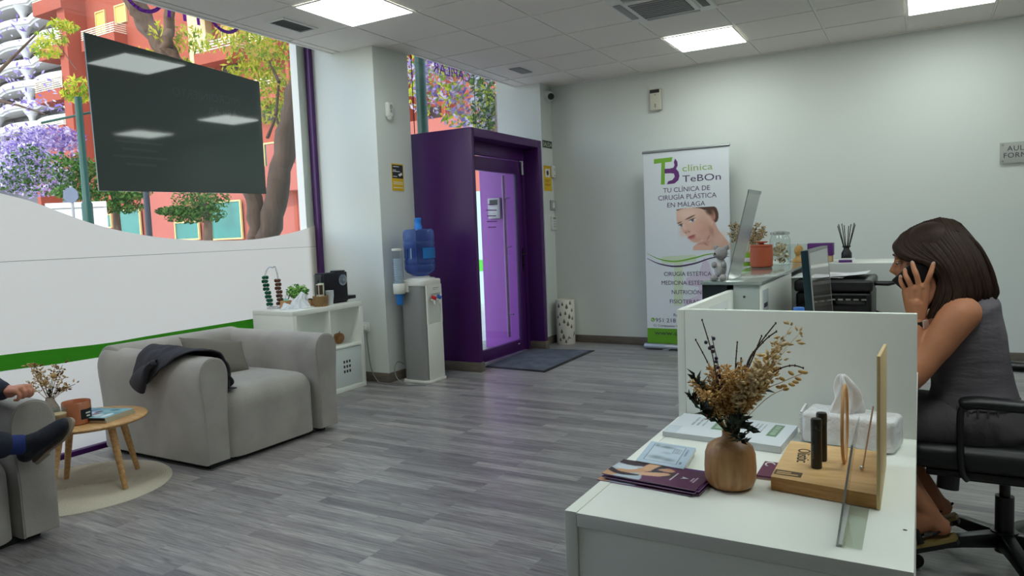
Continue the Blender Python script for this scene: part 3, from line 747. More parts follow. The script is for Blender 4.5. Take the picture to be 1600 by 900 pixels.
b = MB(); c = k1.copy()-d*.03+nn*.03; c.z = 1.0; b.obox(c, d*.03, nn*.03, (0, 0, 1.17)); c = k0+d*.03+nn*.03; c.z = 1.0; b.obox(c, d*.03, nn*.03, (0, 0, 1.17)); build('corner_post', b, m_tw, t, smooth=False)
# opposite shopfront seen through the door glass
sf = thing('glass_shopfront', 'pale glazed shopfront with a painted green reflection seen through the entrance door', 'shopfront', (-8, 10.6, -.17))
b = MB(); b.box((-9.6, 12.2, -.17), (-6.0, 12.35, 2.1)); build('panel', b, M('pale shopfront', (196, 222, 220), .3), sf, smooth=False)
b = MB(); b.box((-9.6, 12.17, .50), (-6.0, 12.2, .72)); build('green_stripe', b, M('green film reflection', (80, 200, 50), .5), sf, smooth=False)  # reflection of green window film, drawn as a flat coloured stripe
# ------------------------------------------------------------------ armchairs
m_velvet = M('grey velvet', (158, 153, 147), .85, sheen=.5, var=.16, vscale=4, bump=.15, bscale=120)
m_velvet2 = M('grey cushion linen', (116, 112, 103), .9, bump=.3, bscale=300)
def crs(pts, k=5, closed=False):
    n = len(pts); out = []
    for i in range(n if closed else n-1):
        g = lambda j: Vector(pts[j % n]) if closed else Vector(pts[min(max(j, 0), n-1)])
        p0, p1, p2, p3 = g(i-1), g(i), g(i+1), g(i+2)
        for q in range(k):
            s_ = q/k; out.append(.5*((2*p1)+(-p0+p2)*s_+(2*p0-5*p1+4*p2-p3)*s_*s_+(-p0+3*p1-3*p2+p3)*s_**3))
    return out if closed else out+[Vector(pts[-1])]
ARM_PROF = [(-.072, .03), (-.073, .15), (-.074, .28), (-.082, .40), (-.091, .50), (-.089, .565), (-.066, .622), (-.02, .648), (.03, .646), (.070, .62), (.092, .565), (.092, .50), (.082, .40), (.074, .28), (.073, .15), (.072, .03)]
def arm_mb(yc, x0, x1, hz=1.0):
    """upholstered arm: rounded section run along X, softly closed at the front"""
    pr = [(p.x, p.y) for p in crs([(a, b_, 0) for a, b_ in ARM_PROF], 4)]
    cz = .34; b = MB(); n = len(pr)
    secs = [(x0, .90), (x0+.02, .97), (x0+.05, 1.0), ((x0+x1)/2, 1.0), (x1-.05, 1.0), (x1-.02, .985), (x1-.006, .955), (x1, .90)]
    vs = []
    for x, s_ in secs:
        for a, z in pr: vs.append((x, yc+a*s_, max(.03, (cz+(z-cz)*(1-(1-s_)*.3))*(1-(1-hz)*(.35+.65*(x-x0)/(x1-x0))))))
    fs = []
    for i in range(len(secs)-1):
        for j in range(n): fs.append((i*n+j, i*n+(j+1) % n, (i+1)*n+(j+1) % n, (i+1)*n+j))
    fs.append(tuple(range(n))); fs.append(tuple((len(secs)-1)*n+j for j in range(n-1, -1, -1)))
    b.add(vs, fs); return b
def soft_box(lo, hi, r=.06, bulge=.012, flat_base=False):
    lo, hi = Vector(lo), Vector(hi); c = (lo+hi)/2; h = (hi-lo)/2; b = MB()
    def pt(p):
        q = Vector(); inner = Vector((h.x-r, h.y-r, h.z-r))
        for k in range(3): q[k] = max(-inner[k], min(inner[k], p[k]))
        if flat_base and p.z < -inner.z: q.z = p.z
        d = p-q
        p2 = q+(d.normalized()*r if d.length > 1e-9 else Vector())
        w_ = (1-(p.x/h.x)**2)*(1-(p.y/h.y)**2)
        if p.z > h.z*.5: p2.z += bulge*w_
        return c+p2
    def rng(hh):
        a = [-hh, -hh+r*.12, -hh+r*.35, -hh+r*.65, -hh+r]; mid = [-hh+r+(2*hh-2*r)*k/6 for k in range(1, 6)]
        return a+mid+[-v for v in a[::-1]]
    for ax in range(3):
        u, v = (ax+1) % 3, (ax+2) % 3; U, V_ = rng(h[u]), rng(h[v])
        for sg in (-1, 1):
            vs = []
            for y in V_:
                for x in U:
                    p = Vector(); p[ax] = sg*h[ax]; p[u] = x; p[v] = y; vs.append(pt(p))
            nu = len(U); fs = []
            for j in range(len(V_)-1):
                for i in range(nu-1):
                    f = (j*nu+i, j*nu+i+1, (j+1)*nu+i+1, (j+1)*nu+i); fs.append(f if sg > 0 else f[::-1])
            b.add(vs, fs)
    return b
AX, AY = -3.85, 2.94
ch = thing('armchair', 'grey velvet armchair with a dark jacket over its arm', 'armchair', (AX, AY, 0), 'grey velvet armchairs')
build('arm', arm_mb(2.535, -4.34, -3.375, .955), m_velvet, ch, angle=60)
build('arm', arm_mb(3.355, -4.34, -3.335, .99), m_velvet, ch, angle=60)
b = MB(); pr = [(-4.37, .03), (-4.385, .3), (-4.39, .5), (-4.37, .60), (-4.31, .648), (-4.24, .652), (-4.18, .63), (-4.15, .57), (-4.14, .4), (-4.14, .03)]
pr = [(p.x, p.y) for p in crs([(a, z, 0) for a, z in pr], 4)]
b.prism(pr, (0, 2.49, 0), (1, 0, 0), (0, 0, 1), (0, .90, 0)); build('backrest', b, m_velvet, ch, bevel=.01, angle=60)
build('seat', soft_box((-4.2, 2.607, .03), (-3.365, 3.285, .412), .10, .02, True), m_velvet, ch, weld=True, angle=60)
b = MB(); b.box((-4.33, 2.50, 0), (-3.41, 3.38, .03)); build('base', b, m_blackmatte, ch, smooth=False)
for yc, x1, hz in ((2.535, -3.375, .955), (3.355, -3.335, .99)):
    b = MB(); pts = [(x1-.006, yc+p.x*.955, (.34+(p.y-.34)*.987)*hz) for p in crs([(a, z, 0) for a, z in ARM_PROF], 4)]
    b.tube([p if p[2] > .03 else (p[0], p[1], .035) for p in pts], .0035, 6); build('piping', b, m_velvet, ch)
ch2 = dup(ch, (AX+.06, 1.145, 0), None, 'grey velvet armchair with the seated man in it'); ch2.scale = (1, 1, .955)

# cushion
def pillow(c, ux, uy, a, b_, th):
    b = MB(); ux, uy = Vector(ux).normalized(), Vector(uy).normalized(); n = ux.cross(uy).normalized(); uy = n.cross(ux)
    for sg in (1, -1):
        def fn(i, j):
            s_, t_ = 2*i-1, 2*j-1
            k = max(0, (1-s_**4))*max(0, (1-t_**4)); pin = 1-.10*(1-abs(s_))*(abs(t_)) - 0.0
            x = s_*a*(1-.09*(1-t_*t_)); y = t_*b_*(1-.09*(1-s_*s_))
            return Vector(c)+ux*x+uy*y+n*(sg*th*k**.6)
        o = len(b.v); b.grid(fn, 20, 20)
        if sg < 0: b.f[-400:] = [f[::-1] for f in b.f[-400:]]
    return b
build('cushion', pillow((-3.86, 2.93, .528), (.06, .96, -.20), (-.55, .10, .82), .225, .135, .06), m_velvet2, weld=True, angle=80,
      label='grey square cushion leaning in the armchair behind the jacket', cat='cushion')

# jacket draped over the arm
m_jacket = M('charcoal cloth', (50, 49, 56), .85, bump=.4, bscale=220)
m_lining = M('dark lining', (24, 24, 28), .7)
def jacket():
    b = MB(); yc = 2.535
    prof = [(-.075-.012, .40), (-.097-.014, .50), (-.098-.012, .565), (-.072-.01, .632), (-.02, .664), (.03, .662), (.077, .636), (.112, .575), (.112, .50), (.10, .445), (.16, .437), (.22, .437)]
    pc = crs([(a, z, 0) for a, z in prof], 5); L = [0]
    for i in range(1, len(pc)): L.append(L[-1]+(pc[i]-pc[i-1]).length)
    def pos(s_):
        for i in range(1, len(pc)):
            if L[i] >= s_:
                k = (s_-L[i-1])/max(1e-9, L[i]-L[i-1]); return pc[i-1].lerp(pc[i], k)
        return pc[-1]
    r = random.Random(4)
    def fn(u, v):
        x = -3.90+u*.50
        # hem on the outer side: low at the window end, rising to the arm top at the front end
        h0 = .05+.33*max(0, (u-.18)/.82)**1.15
        s1 = L[-1]*(.66+.26*u); s_ = h0+v*(s1-h0); p = pos(s_)
        fold = .004*math.sin(15*u+5*v)+.003*math.sin(27*u-9*v+1)+.003*math.sin(11*v+6*u)
        out = .008+abs(fold)*1.2+(.022*((.35-v)/.35)**2*(1-u) if v < .35 else 0)
        d = Vector((p.x, p.y-.40, 0)).normalized()
        x2 = x-.045*max(0, .5-v)*(1-u)+.008*math.sin(7*v+3*u)
        return Vector((x2, yc+p.x+d.x*out, (p.y-.40)*1.0+.40-.022*(.4+.6*u)+max(0, d.y)*out))
    b.grid(fn, 40, 46); return b
jk = thing('jacket', 'charcoal jacket draped over the arm of the armchair', 'jacket', (-3.65, 2.53, .44))
build('body', jacket(), m_jacket, jk, angle=80, solid=.008)
pts = [Vector((-3.70, 2.425, .60)), Vector((-3.76, 2.40, .56)), Vector((-3.815, 2.39, .505)), Vector((-3.85, 2.388, .455))]
b = MB(); b.tube(crs(pts, 4), [.02]+[.045]*4+[.056]*4+[.062]*3+[.064], 16, r2=[.012]+[.018]*4+[.022]*4+[.026]*3+[.027], up=(1, 0, .6), cap=False); build('sleeve', b, m_jacket, jk, solid=.006)
b = MB(); b.tube([pts[-2], pts[-1]+Vector((.004, 0, .01))], .054, 16, r2=.021, up=(1, 0, .6)); build('sleeve_lining', b, m_lining, jk)
b = MB(); b.tube(crs([Vector((-3.44, 2.64, .52)), Vector((-3.41, 2.655, .485)), Vector((-3.40, 2.665, .46)), Vector((-3.43, 2.66, .44))], 4), [.018, .02, .022, .024, .024, .024, .024, .024, .022, .02, .018, .016, .012], 10, r2=.012); build('pocket_flap', b, m_lining, jk)

# ------------------------------------------------------------------ rug and coffee table
m_rug = M('cream braided jute', (214, 206, 190), .95, bump=.6, bscale=220)
RC = (-3.80, 2.02)
prof = [(0.0005, .011)]
for k in range(42):
    r_ = .0100*k
    prof += [(r_+.0012, .0085), (r_+.005, .014), (r_+.0088, .0085)]
prof += [(.425, .006), (.4255, .0005), (0.0005, .0005)]
b = MB(); b.lathe(prof, (*RC, 0), 96, cap=False); build('round_rug', b, m_rug, label='round cream braided rug under the little wooden table', cat='rug', angle=80)
m_beech = woodmat('light beech', (186, 140, 88), (214, 172, 118), (2, 14, 14), .45)
TC = Vector((-3.75, 2.06, 0)); TZ = .366
tb = thing('side_table', 'small round beech side table with four splayed legs', 'table', (TC.x, TC.y, .0145))
b = MB(); b.lathe([(.001, TZ-.022), (.245, TZ-.022), (.262, TZ-.016), (.269, TZ-.006), (.266, TZ-.001), (.262, TZ), (.001, TZ)], TC, 72); build('tabletop', b, m_beech, tb)
for p in ((-3.684, 1.80), (-3.99, 2.04), (-3.52, 2.08), (-3.78, 2.31)):
    f = Vector((*p, .0145)); d = (f-TC); d.z = 0; tp = TC+d*.68; tp.z = TZ-.02
    b = MB(); b.tube([f, f.lerp(tp, .5), tp], [.0125, .0165, .0195], 16); build('leg', b, m_beech, tb)
# candle
cc = at(121.5, 661.5, Z=TZ)
t = thing('scented_candle', 'terracotta glass candle with a black label on the wooden table', 'candle', cc)
m_amber = M('terracotta glass', (176, 108, 74), .25, spec=.6, coat=.5)
b = MB(); b.lathe([(.001, 0), (.058, 0), (.064, .006), (.065, .02), (.065, .112), (.063, .115), (.061, .112), (.061, .08), (.001, .08)], cc, 40, cap=False); build('jar', b, m_amber, t)
b = MB(); b.lathe([(.001, .0815), (.0605, .0815)], cc, 40, cap=False); build('wax', b, M('wax', (206, 150, 116), .6), t)
b = MB(); b.tube([cc+Vector((0, 0, .08)), cc+Vector((.002, 0, .096))], .0012, 6); build('wick', b, m_black, t)
def wrap_label(c, r, a0, a1, z0, z1, n=12):
    b = MB(); c = Vector(c)
    b.grid(lambda u, v: c+Vector((r*math.cos(a0+(a1-a0)*u), r*math.sin(a0+(a1-a0)*u), z0+(z1-z0)*v)), n, 1); return b
fa = math.atan2(-cc.y, -cc.x)
lb = build('label', wrap_label(cc, .0656, fa+.25, fa+1.35, .028, .078), m_black, t)
a_ = fa+.80; n_ = Vector((math.cos(a_), math.sin(a_), 0))
tg_ = Vector((-n_.y, n_.x, 0))
for z_, w_ in ((.058, .014), (.043, .010)):
    b = MB(); b.obox(cc+n_*.0668+Vector((0, 0, z_)), tg_*w_, n_*.0003, (0, 0, .0035)); build('print_line', b, m_whiteplastic, lb, smooth=False)
# coffee glass
gc = at(92, 671, Z=TZ)
t = thing('coffee_glass', 'clear glass of milky coffee at the table edge by the shoe', 'glass', gc)
b = MB(); b.lathe([(.001, 0), (.033, 0), (.036, .004), (.042, .105), (.0405, .105), (.0345, .008), (.001, .008)], gc, 32, cap=False); build('glass', b, m_clear, t)
b = MB(); b.lathe([(.001, .009), (.034, .009), (.0385, .072), (.001, .072)], gc, 32, cap=False); build('coffee', b, M('latte', (186, 138, 96), .4), t)
b = MB(); b.lathe([(.001, .073), (.0387, .073), (.039, .079), (.001, .080)], gc, 32, cap=False); build('foam', b, M('foam', (214, 180, 140), .8), t)
# magazines
mg = [Vector((-3.45, 1.956, 0)), Vector((-3.536, 2.194, 0)), Vector((-3.778, 2.207, 0)), Vector((-3.70, 1.985, 0))]
o_ = at(162, 658.5, Z=TZ+.014)+Vector((-.004, .012, 0)); u_ = Vector((-.07, .20, 0)).normalized()*.205; v_ = Vector((-.94, -.28, 0)).normalized()*.26
v_ = Vector((-u_.y, u_.x, 0)).normalized()*.255
def magcover(s, t):
    c = np.zeros(s.shape+(3,)); c[:] = (120, 170, 182)
    c += (np.sin(s*9+t*4)*14)[..., None]
    def blob(cx, cy, rx, ry, col, soft=.35):
        d = ((s-cx)/rx)**2+((t-cy)/ry)**2; k = 1/(1+np.exp((d-1)/soft*2)); c[:] = c*(1-k[..., None])+np.array(col)*k[..., None]
    blob(.25, .35, .18, .1, (196, 214, 222)); blob(.5, .62, .16, .12, (206, 214, 236)); blob(.42, .48, .07, .06, (128, 70, 62)); blob(.6, .55, .1, .07, (56, 56, 96)); blob(.2, .7, .12, .08, (196, 120, 150)); blob(.8, .3, .1, .1, (70, 120, 128)); blob(.75, .75, .2, .1, (90, 130, 170)); blob(.3, .15, .2, .07, (226, 236, 240)); blob(.12, .5, .05, .2, (60, 110, 120))
    c[(t > .86) & (np.sin(s*60) > .2) & (s > .1) & (s < .85)] = (232, 240, 244)
    return c
m_pages = M('page edges', (196, 196, 176), .8, bump=.3, bscale=400, stretch=(1, 1, 12))
for k, (dz, off, lab, spc) in enumerate(((0, Vector((0, .004, 0)), 'lower magazine of the pair on the wooden table', (214, 210, 196)), (.0145, Vector((.006, -.006, 0)), 'upper magazine with a teal picture cover on the wooden table', (20, 22, 30)))):
    o2 = o_+off; o2.z = TZ+.0004+dz
    t = thing('magazine', lab, 'magazine', o2+(u_+v_)*.5, 'magazines on the side table')
    b = MB(); b.prism([(0, 0), (1, 0), (1, 1), (0.0, 1)], o2, u_, v_, (0, 0, .0138)); build('pages', b, m_pages, t, smooth=False)
    paint('cover', magcover, 70, 90, o2+Vector((0, 0, .0141)), u_, v_, m_print, t)
    b = MB(); b.prism([(-.004, 0), (0, 0), (0, 1), (-.004, 1)], o2, u_, v_, (0, 0, .0142)); build('spine', b, M('spine', spc, .5), t, smooth=False)
# small vase with dried flowers
vc = at(81, 659, Z=TZ)
t = thing('flower_vase', 'small grey ceramic vase of dried grasses on the wooden table', 'vase', vc)
b = MB(); b.lathe([(.001, 0), (.035, 0), (.043, .01), (.045, .035), (.038, .075), (.024, .105), (.018, .122), (.019, .128), (.015, .128), (.013, .11), (.001, .10)], vc, 32, cap=False); build('body', b, M('grey ceramic', (158, 148, 138), .7, bump=.1), t)
m_straw = M('dried straw', (196, 164, 112), .9); m_straw2 = M('pale straw', (214, 190, 146), .9); m_brownd = M('dried brown', (120, 78, 46), .9)
m_dgreen = M('dried green', (52, 62, 44), .8); m_berry = M('dark berry', (44, 24, 58), .4); m_twig = M('twig', (74, 54, 44), .9)
def spray(name, mats, parent, base, tips, r0=.0012, grain=(.004, 26, .5), seed=0, leaf=None):
    """stems from base to tips carrying small grains or leaves along the upper part"""
    r = random.Random(seed); b = MB()
    for tip in tips:
        tip = Vector(tip); mid = base.lerp(tip, .5)+Vector((r.uniform(-.01, .01), r.uniform(-.01, .01), .012))
        pts = crs([base, mid, tip], 6); b.m = 0; b.tube(pts, [r0]*(len(pts)-1)+[r0*.5], 5)
        sz, n, frm = grain
        for _ in range(n):
            k = frm+(1-frm)*r.random(); i = min(len(pts)-2, int(k*(len(pts)-1))); p = pts[i].lerp(pts[i+1], k*(len(pts)-1)-i)
            d = Vector((r.uniform(-1, 1), r.uniform(-1, 1), r.uniform(-.2, 1))).normalized(); s_ = sz*r.uniform(.7, 1.4); b.m = r.randrange(1, len(mats)) if len(mats) > 1 else 0
            if leaf:
                e = d.orthogonal().normalized(); e.rotate(Matrix.Rotation(r.uniform(0, 6.28), 3, d)); w_ = s_/leaf; up = d.cross(e)*(s_*.12)
                b.add([p, p+d*s_*.35+e*w_*.5+up, p+d*s_, p+d*s_*.35-e*w_*.5+up], [(0, 1, 2, 3)])
            else:
                q = p+d*s_*1.4; b.tube([q, q+d*s_*.7, q+d*s_*1.6], [s_*.15, s_*.42, s_*.08], 5)
    b.m = 0
    return build(name, b, mats, parent, angle=80, kind='stuff')
vt = vc+Vector((0, 0, .10))
DV = (vc-Vector((0, 0, HC))).dot(CF)
V = lambda x, y: at(x, y, D=DV+.02*math.sin(x*1.7))
spray('dried_grass', [m_straw, m_straw2, m_straw], t, vt, [V(50, 572), V(60, 590), V(42, 600), V(70, 585), V(108, 605), V(100, 590), V(55, 580)], .0016, (.008, 34, .4), 2)
spray('dried_leaf', [m_twig, m_brownd, m_straw], t, vt, [V(46, 570), V(52, 568), V(98, 570), V(86, 575), V(118, 600)], .0014, (.010, 16, .55), 3)
spray('seed_sprig', [m_twig, m_dgreen], t, vt, [V(84, 605), V(78, 612), V(92, 608)], .0014, (.014, 26, .35), 4, leaf=2.0)
b = MB(); p = V(84, 587); b.ell(p, (.014, .014, .016)); b.tube([vt, p], .0016, 6); p2 = V(98, 580); b.ell(p2, (.006,)*3); b.tube([vt, p2], .001, 5); build('poppy_head', b, m_straw, t, kind='stuff')
# ------------------------------------------------------------------ white cube shelf and what stands on it
KX0, KX1, KY0, KY1, KZ = -4.51, -4.075, 3.775, 4.545, .717
kb = thing('cube_shelf', 'white four-cube shelf unit under the coffee machine', 'shelf unit', ((KX0+KX1)/2, (KY0+KY1)/2, 0))
def bx(name, lo, hi, mat, par, bevel=.0015, **k):
    b = MB(); b.box(lo, hi); return build(name, b, mat, par, bevel=bevel, **k)
T = .038; mid = (KY0+KY1)/2; zm = .365
bx('top', (KX0, KY0, KZ-T), (KX1, KY1, KZ), m_white, kb); bx('bottom', (KX0, KY0, 0), (KX1, KY1, T), m_white, kb)
bx('side_panel', (KX0, KY0, T), (KX1, KY0+T, KZ-T), m_white, kb); bx('side_panel', (KX0, KY1-T, T), (KX1, KY1, KZ-T), m_white, kb)
bx('divider', (KX0+.002, mid-.008, T), (KX1-.003, mid+.008, KZ-T), m_white, kb)
bx('shelf', (KX0+.002, KY0+T, zm-.008), (KX1-.003, mid-.008, zm+.008), m_white, kb); bx('shelf', (KX0+.002, mid+.008, zm-.008), (KX1-.003, KY1-T, zm+.008), m_white, kb)
dr = bx('door', (KX1-.025, mid+.012, T+.004), (KX1-.009, KY1-T-.004, zm-.012), M('white door', (210, 218, 216), .4), kb)
b = MB(); dc = ((mid+KY1-T)/2, (T+zm)/2)
for i in (-1, 0, 1):
    for j in (-1, 0, 1): b.box((KX1-.0092, dc[0]+i*.032-.009, dc[1]+j*.040-.011), (KX1-.0082, dc[0]+i*.032+.009, dc[1]+j*.040+.011))
build('square_holes', b, m_black, dr, smooth=False)
# wooden apple
ac = at(530, 536.5, Z=zm+.0082)
t = thing('wooden_apple', 'wooden apple ornament in the open cube of the shelf', 'ornament', ac)
m_apple = woodmat('olive wood', (96, 58, 26), (176, 122, 66), (20, 20, 3), .35)
b = MB(); b.lathe([(.001, .006), (.018, .0), (.034, .012), (.044, .036), (.046, .055), (.038, .078), (.02, .086), (.008, .079), (.001, .072)], ac, 32, cap=False); build('body', b, m_apple, t)
b = MB(); b.tube([ac+Vector((0, 0, .072)), ac+Vector((.002, .003, .09)), ac+Vector((.008, .008, .102))], [.003, .0028, .004], 8); build('stem', b, m_twig, t)
# coffee machine
t = thing('coffee_machine', 'black capsule coffee machine with a round steel dial', 'coffee machine', (-4.27, 4.38, KZ))
m_mach = M('machine black', (20, 17, 26), .45, spec=.3)
b = MB(); b.box((-4.29, 4.26, KZ), (-4.19, 4.495, KZ+.012)); b.box((-4.295, 4.235, KZ+.012), (-4.185, 4.50, KZ+.255)); build('body', b, m_mach, t, bevel=.006)
b = MB(); b.box((-4.28, 4.40, KZ+.255), (-4.205, 4.50, KZ+.268)); build('capsule_lid', b, m_black, t, bevel=.004)
dl = Vector((-4.185, 4.44, KZ+.19))
b = MB(); b.tube([dl, dl+Vector((.006, 0, 0))], .047, 28); d_ = build('dial', b, m_chrome, t)
b = MB(); b.tube([dl+Vector((.006, 0, 0)), dl+Vector((.009, 0, 0))], .034, 24); build('dial_face', b, M('dial grey', (140, 146, 150), .3, metal=.6), d_)
b = MB(); b.tube([dl+Vector((.009, 0, 0)), dl+Vector((.016, 0, 0))], .014, 20); build('dial_knob', b, m_chrome, d_)
b = MB(); b.box((-4.28, 4.50, KZ+.02), (-4.19, 4.60, KZ+.05)); build('drip_tray', b, m_black, t, bevel=.004)
b = MB(); b.box((-4.29, 4.22, KZ+.02), (-4.21, 4.235, KZ+.245)); build('water_tank', b, glassmat('tank plastic', (214, 222, 228), base=.06), t, bevel=.004)
# wicker basket with capsule boxes
wc = Vector((-4.15, 4.145, KZ))
t = thing('wicker_basket', 'small wicker basket holding capsule boxes beside the coffee machine', 'basket', wc)
m_wick = woodmat('wicker', (112, 84, 50), (172, 140, 92), (30, 30, 60), .8)
b = MB()
for k in range(9):
    z = .005+k*.009; rr = .052+.0006*k
    pts = [(wc.x+rr*math.cos(q*PI/12)*(1+.03*(-1)**(q+k)), wc.y+rr*math.sin(q*PI/12)*(1+.03*(-1)**(q+k)), KZ+z) for q in range(24)]
    b.tube(pts, .0052, 6, closed=True)
for q in range(12): b.tube([(wc.x+.053*math.cos(q*PI/6), wc.y+.053*math.sin(q*PI/6), KZ+.002), (wc.x+.058*math.cos(q*PI/6), wc.y+.058*math.sin(q*PI/6), KZ+.085)], .0035, 6)
build('weave', b, m_wick, t, kind='stuff')
b = MB(); b.lathe([(.001, .001), (.05, .001), (.05, .006), (.001, .006)], wc, 24, cap=False); build('bottom', b, m_wick, t)
def pack(c, rz, w_, d_, h_, z0, tilt, lab, m1, m2):
    t = thing('capsule_box', lab, 'box', (c[0], c[1], z0), 'capsule boxes in the basket', rz)
    b = MB(); b.box((-w_/2, -d_/2, 0), (w_/2, d_/2, h_)); o = build('carton', b, m1, t, bevel=.001, local=True)
    b = MB(); b.box((w_/2, -d_/2+.004, h_*.52), (w_/2+.0006, d_/2-.004, h_-.006)); b.box((-w_/2+.004, -d_/2-.0006, h_*.52), (w_/2-.004, -d_/2, h_-.006)); build('picture', b, m2, t, smooth=False, local=True)
pack((wc.x+.008, wc.y-.012), -.3, .045, .04, .17, KZ+.007, 0, 'brown capsule box standing tallest in the wicker basket', M('box cream', (224, 214, 200), .5), M('coffee picture', (66, 42, 30), .5, var=.5, vscale=40))
pack((wc.x-.014, wc.y+.026), .2, .04, .03, .175, KZ+.007, 0, 'pale green capsule box at the back of the wicker basket', M('box pale green', (196, 208, 178), .5), M('box mint', (182, 200, 168), .5))
# paper cups
for k, (x, y) in enumerate(((-4.13, 4.228),)):
    t = thing('paper_cup', 'stack of white cups between the basket and the coffee machine', 'cup', (x, y, KZ))
    b = MB()
    for q in range(4): b.lathe([(.022, q*.012), (.032, .08+q*.012), (.0335, .082+q*.012), (.031, .08+q*.012), (.021, .004+q*.012)], (x, y, KZ), 24, cap=False)
    b.lathe([(.001, 0), (.022, 0)], (x, y, KZ), 24, cap=False); build('cups', b, M('white cup', (226, 230, 234), .5), t, kind='stuff')
# potted plant
pc_ = Vector((-4.38, 4.125, KZ))
t = thing('potted_plant', 'small green leafy plant in a wooden pot on the white shelf', 'plant', pc_)
m_box = woodmat('plywood', (176, 128, 78), (208, 164, 112), (8, 8, 20), .6)
b = MB(); b.box(pc_+Vector((-.03, -.03, 0)), pc_+Vector((.03, .03, .06)), .4); build('pot', b, m_box, t, bevel=.002)
b = MB(); leaf_cloud(b, [(pc_+Vector((0, 0, .125)), (.085, .085, .055)), (pc_+Vector((0, -.03, .11)), (.07, .07, .04)), (pc_+Vector((0, .05, .11)), (.06, .05, .045))], 190, .026, 21, 0, 1.8, 2)
build('leaves', b, [M('plant green', (92, 158, 70), .5), M('plant light', (150, 200, 96), .5)], t, smooth=False, kind='stuff')
b = MB()
for k in range(7): b.tube([pc_+Vector((0, 0, .055)), pc_+Vector((.05*math.cos(k), .05*math.sin(k), .12))], .0015, 5)
build('stem', b, m_dgreen, t, kind='stuff')
# tissue bag of plastic
def crumple(b, c, rx, ry, h, seed, n=26):
    r = random.Random(seed); c = Vector(c); ph = [r.uniform(0, 6.28) for _ in range(8)]
    def fn(u, v):
        a = 2*PI*u; k = v
        wob_ = 1+.16*math.sin(3*a+ph[0]+4*k)+.10*math.sin(7*a+ph[1]-5*k)+.06*math.sin(13*a+ph[2]+9*k)
        rad = (1-k)**.75*wob_+.04
        return c+Vector((rx*rad*math.cos(a)+.02*k*math.sin(5*k+ph[3]), ry*rad*math.sin(a), h*(k+.05*math.sin(5*a+ph[4])*k*(1-k)*3)))
    b.grid(fn, n*2, n)
t = thing('plastic_bag', 'crumpled white plastic bag on the front of the white shelf', 'bag', (-4.22, 3.98, KZ))
b = MB(); crumple(b, (-4.225, 4.005, KZ+.004), .07, .085, .125, 3); crumple(b, (-4.27, 3.90, KZ+.001), .045, .06, .05, 5); build('film', b, M('white plastic bag', (226, 230, 236), .45), t, angle=25)
b = MB(); b.box((-4.34, 3.93, KZ), (-4.16, 4.12, KZ+.0035), .1); build('napkins', b, m_paper, t, smooth=False)
# wooden stirrer box
for nm, x, y, lab, hh in (('stirrer_box', -4.345, 3.965, 'plywood box of stirrers beside the capsule rack', .062), ('sugar_box', -4.275, 4.155, 'plywood box between the plant and the basket', .05)):
    t = thing(nm, lab, 'box', (x, y, KZ), 'small plywood boxes')
    b = MB()
    for lo, hi in (((-.032,-.03),(.032,-.026)), ((-.032,.026),(.032,.03)), ((-.032,-.026),(-.028,.026)), ((.028,-.026),(.032,.026))): b.box((x+lo[0], y+lo[1], KZ), (x+hi[0], y+hi[1], KZ+hh))
    b.box((x-.028, y-.026, KZ), (x+.028, y+.026, KZ+.004)); build('box', b, m_box, t, smooth=False)
    if nm == 'stirrer_box':
        b = MB(); b.ell((x, y, KZ+.06), (.024, .022, .02)); build('sachets', b, M('mint sachet', (150, 214, 190), .6), t)
        for k, (dx, dy) in enumerate(((-.015, -.045), (.02, -.02), (.0, .05))):
            b = MB(); b.tube([(x, y, KZ+.03), (x+dx, y+dy, KZ+.108)], .004, 6); build('spoon', b, [m_dark, m_whiteplastic, m_dark][k], t)
    else:
        b = MB(); b.ell((x, y, KZ+.05), (.022, .022, .012)); build('sachets', b, m_dgreen, t)
# capsule rack: two curved wire arms with balls of capsules
rc = Vector((-4.46, 3.955, KZ))
t = thing('capsule_rack', 'chrome wire capsule stand strung with green and brown coffee capsules', 'capsule stand', rc)
b = MB(); b.lathe([(.001, 0), (.062, 0), (.064, .003), (.001, .006)], rc, 36, cap=False); b.tube([(rc.x+.06*math.cos(q*PI/16), rc.y+.06*math.sin(q*PI/16), KZ+.008) for q in range(32)], .003, 6, closed=True); build('base', b, m_chrome, t)
R2 = Vector((.5, .86, 0))
m_capg = M('green capsule', (14, 92, 62), .3, metal=.6); m_capb = M('brown capsule', (104, 62, 44), .3, metal=.6)
for sg, mm, top, n in ((-1, m_capg, .30, 8), (1, m_capb, .255, 7)):
    path = crs([rc+R2*(.035*sg)+Vector((0, 0, .005)), rc+R2*(.042*sg)+Vector((0, 0, .08)), rc+R2*(.058*sg if sg < 0 else .034)+Vector((0, 0, .17)), rc+R2*(.062*sg if sg < 0 else .036)+Vector((0, 0, .25)), rc+R2*(.045*sg if sg < 0 else .026)+Vector((0, 0, .305)), rc+R2*(.018*sg)+Vector((0, 0, .33)), rc+R2*(.0*sg)+Vector((0, 0, .32))], 6)
    for off in (-.012, .012):
        b = MB(); b.tube([p+Vector((off, -off*.5, 0)) for p in path], .0022, 6); build('wire', b, m_chrome, t)
    for k in range(n):
        i = 2+k*(len(path)-2-14)/(n-1) if n > 1 else 2; p = path[int(i)]; p = Vector((p.x, p.y, KZ+.035+k*.0305))
        q = min(range(len(path)), key=lambda j_: abs(path[j_].z-p.z)); p.x, p.y = path[q].x, path[q].y
        b = MB()
        for a in range(3):
            d = Vector((math.cos(a*2.1+k), math.sin(a*2.1+k), 0)); b.tube([p, p+d*.013, p+d*.024, p+d*.028], [.008, .0150, .0125, .006], 12)
        build('capsule_ring', b, mm, t)

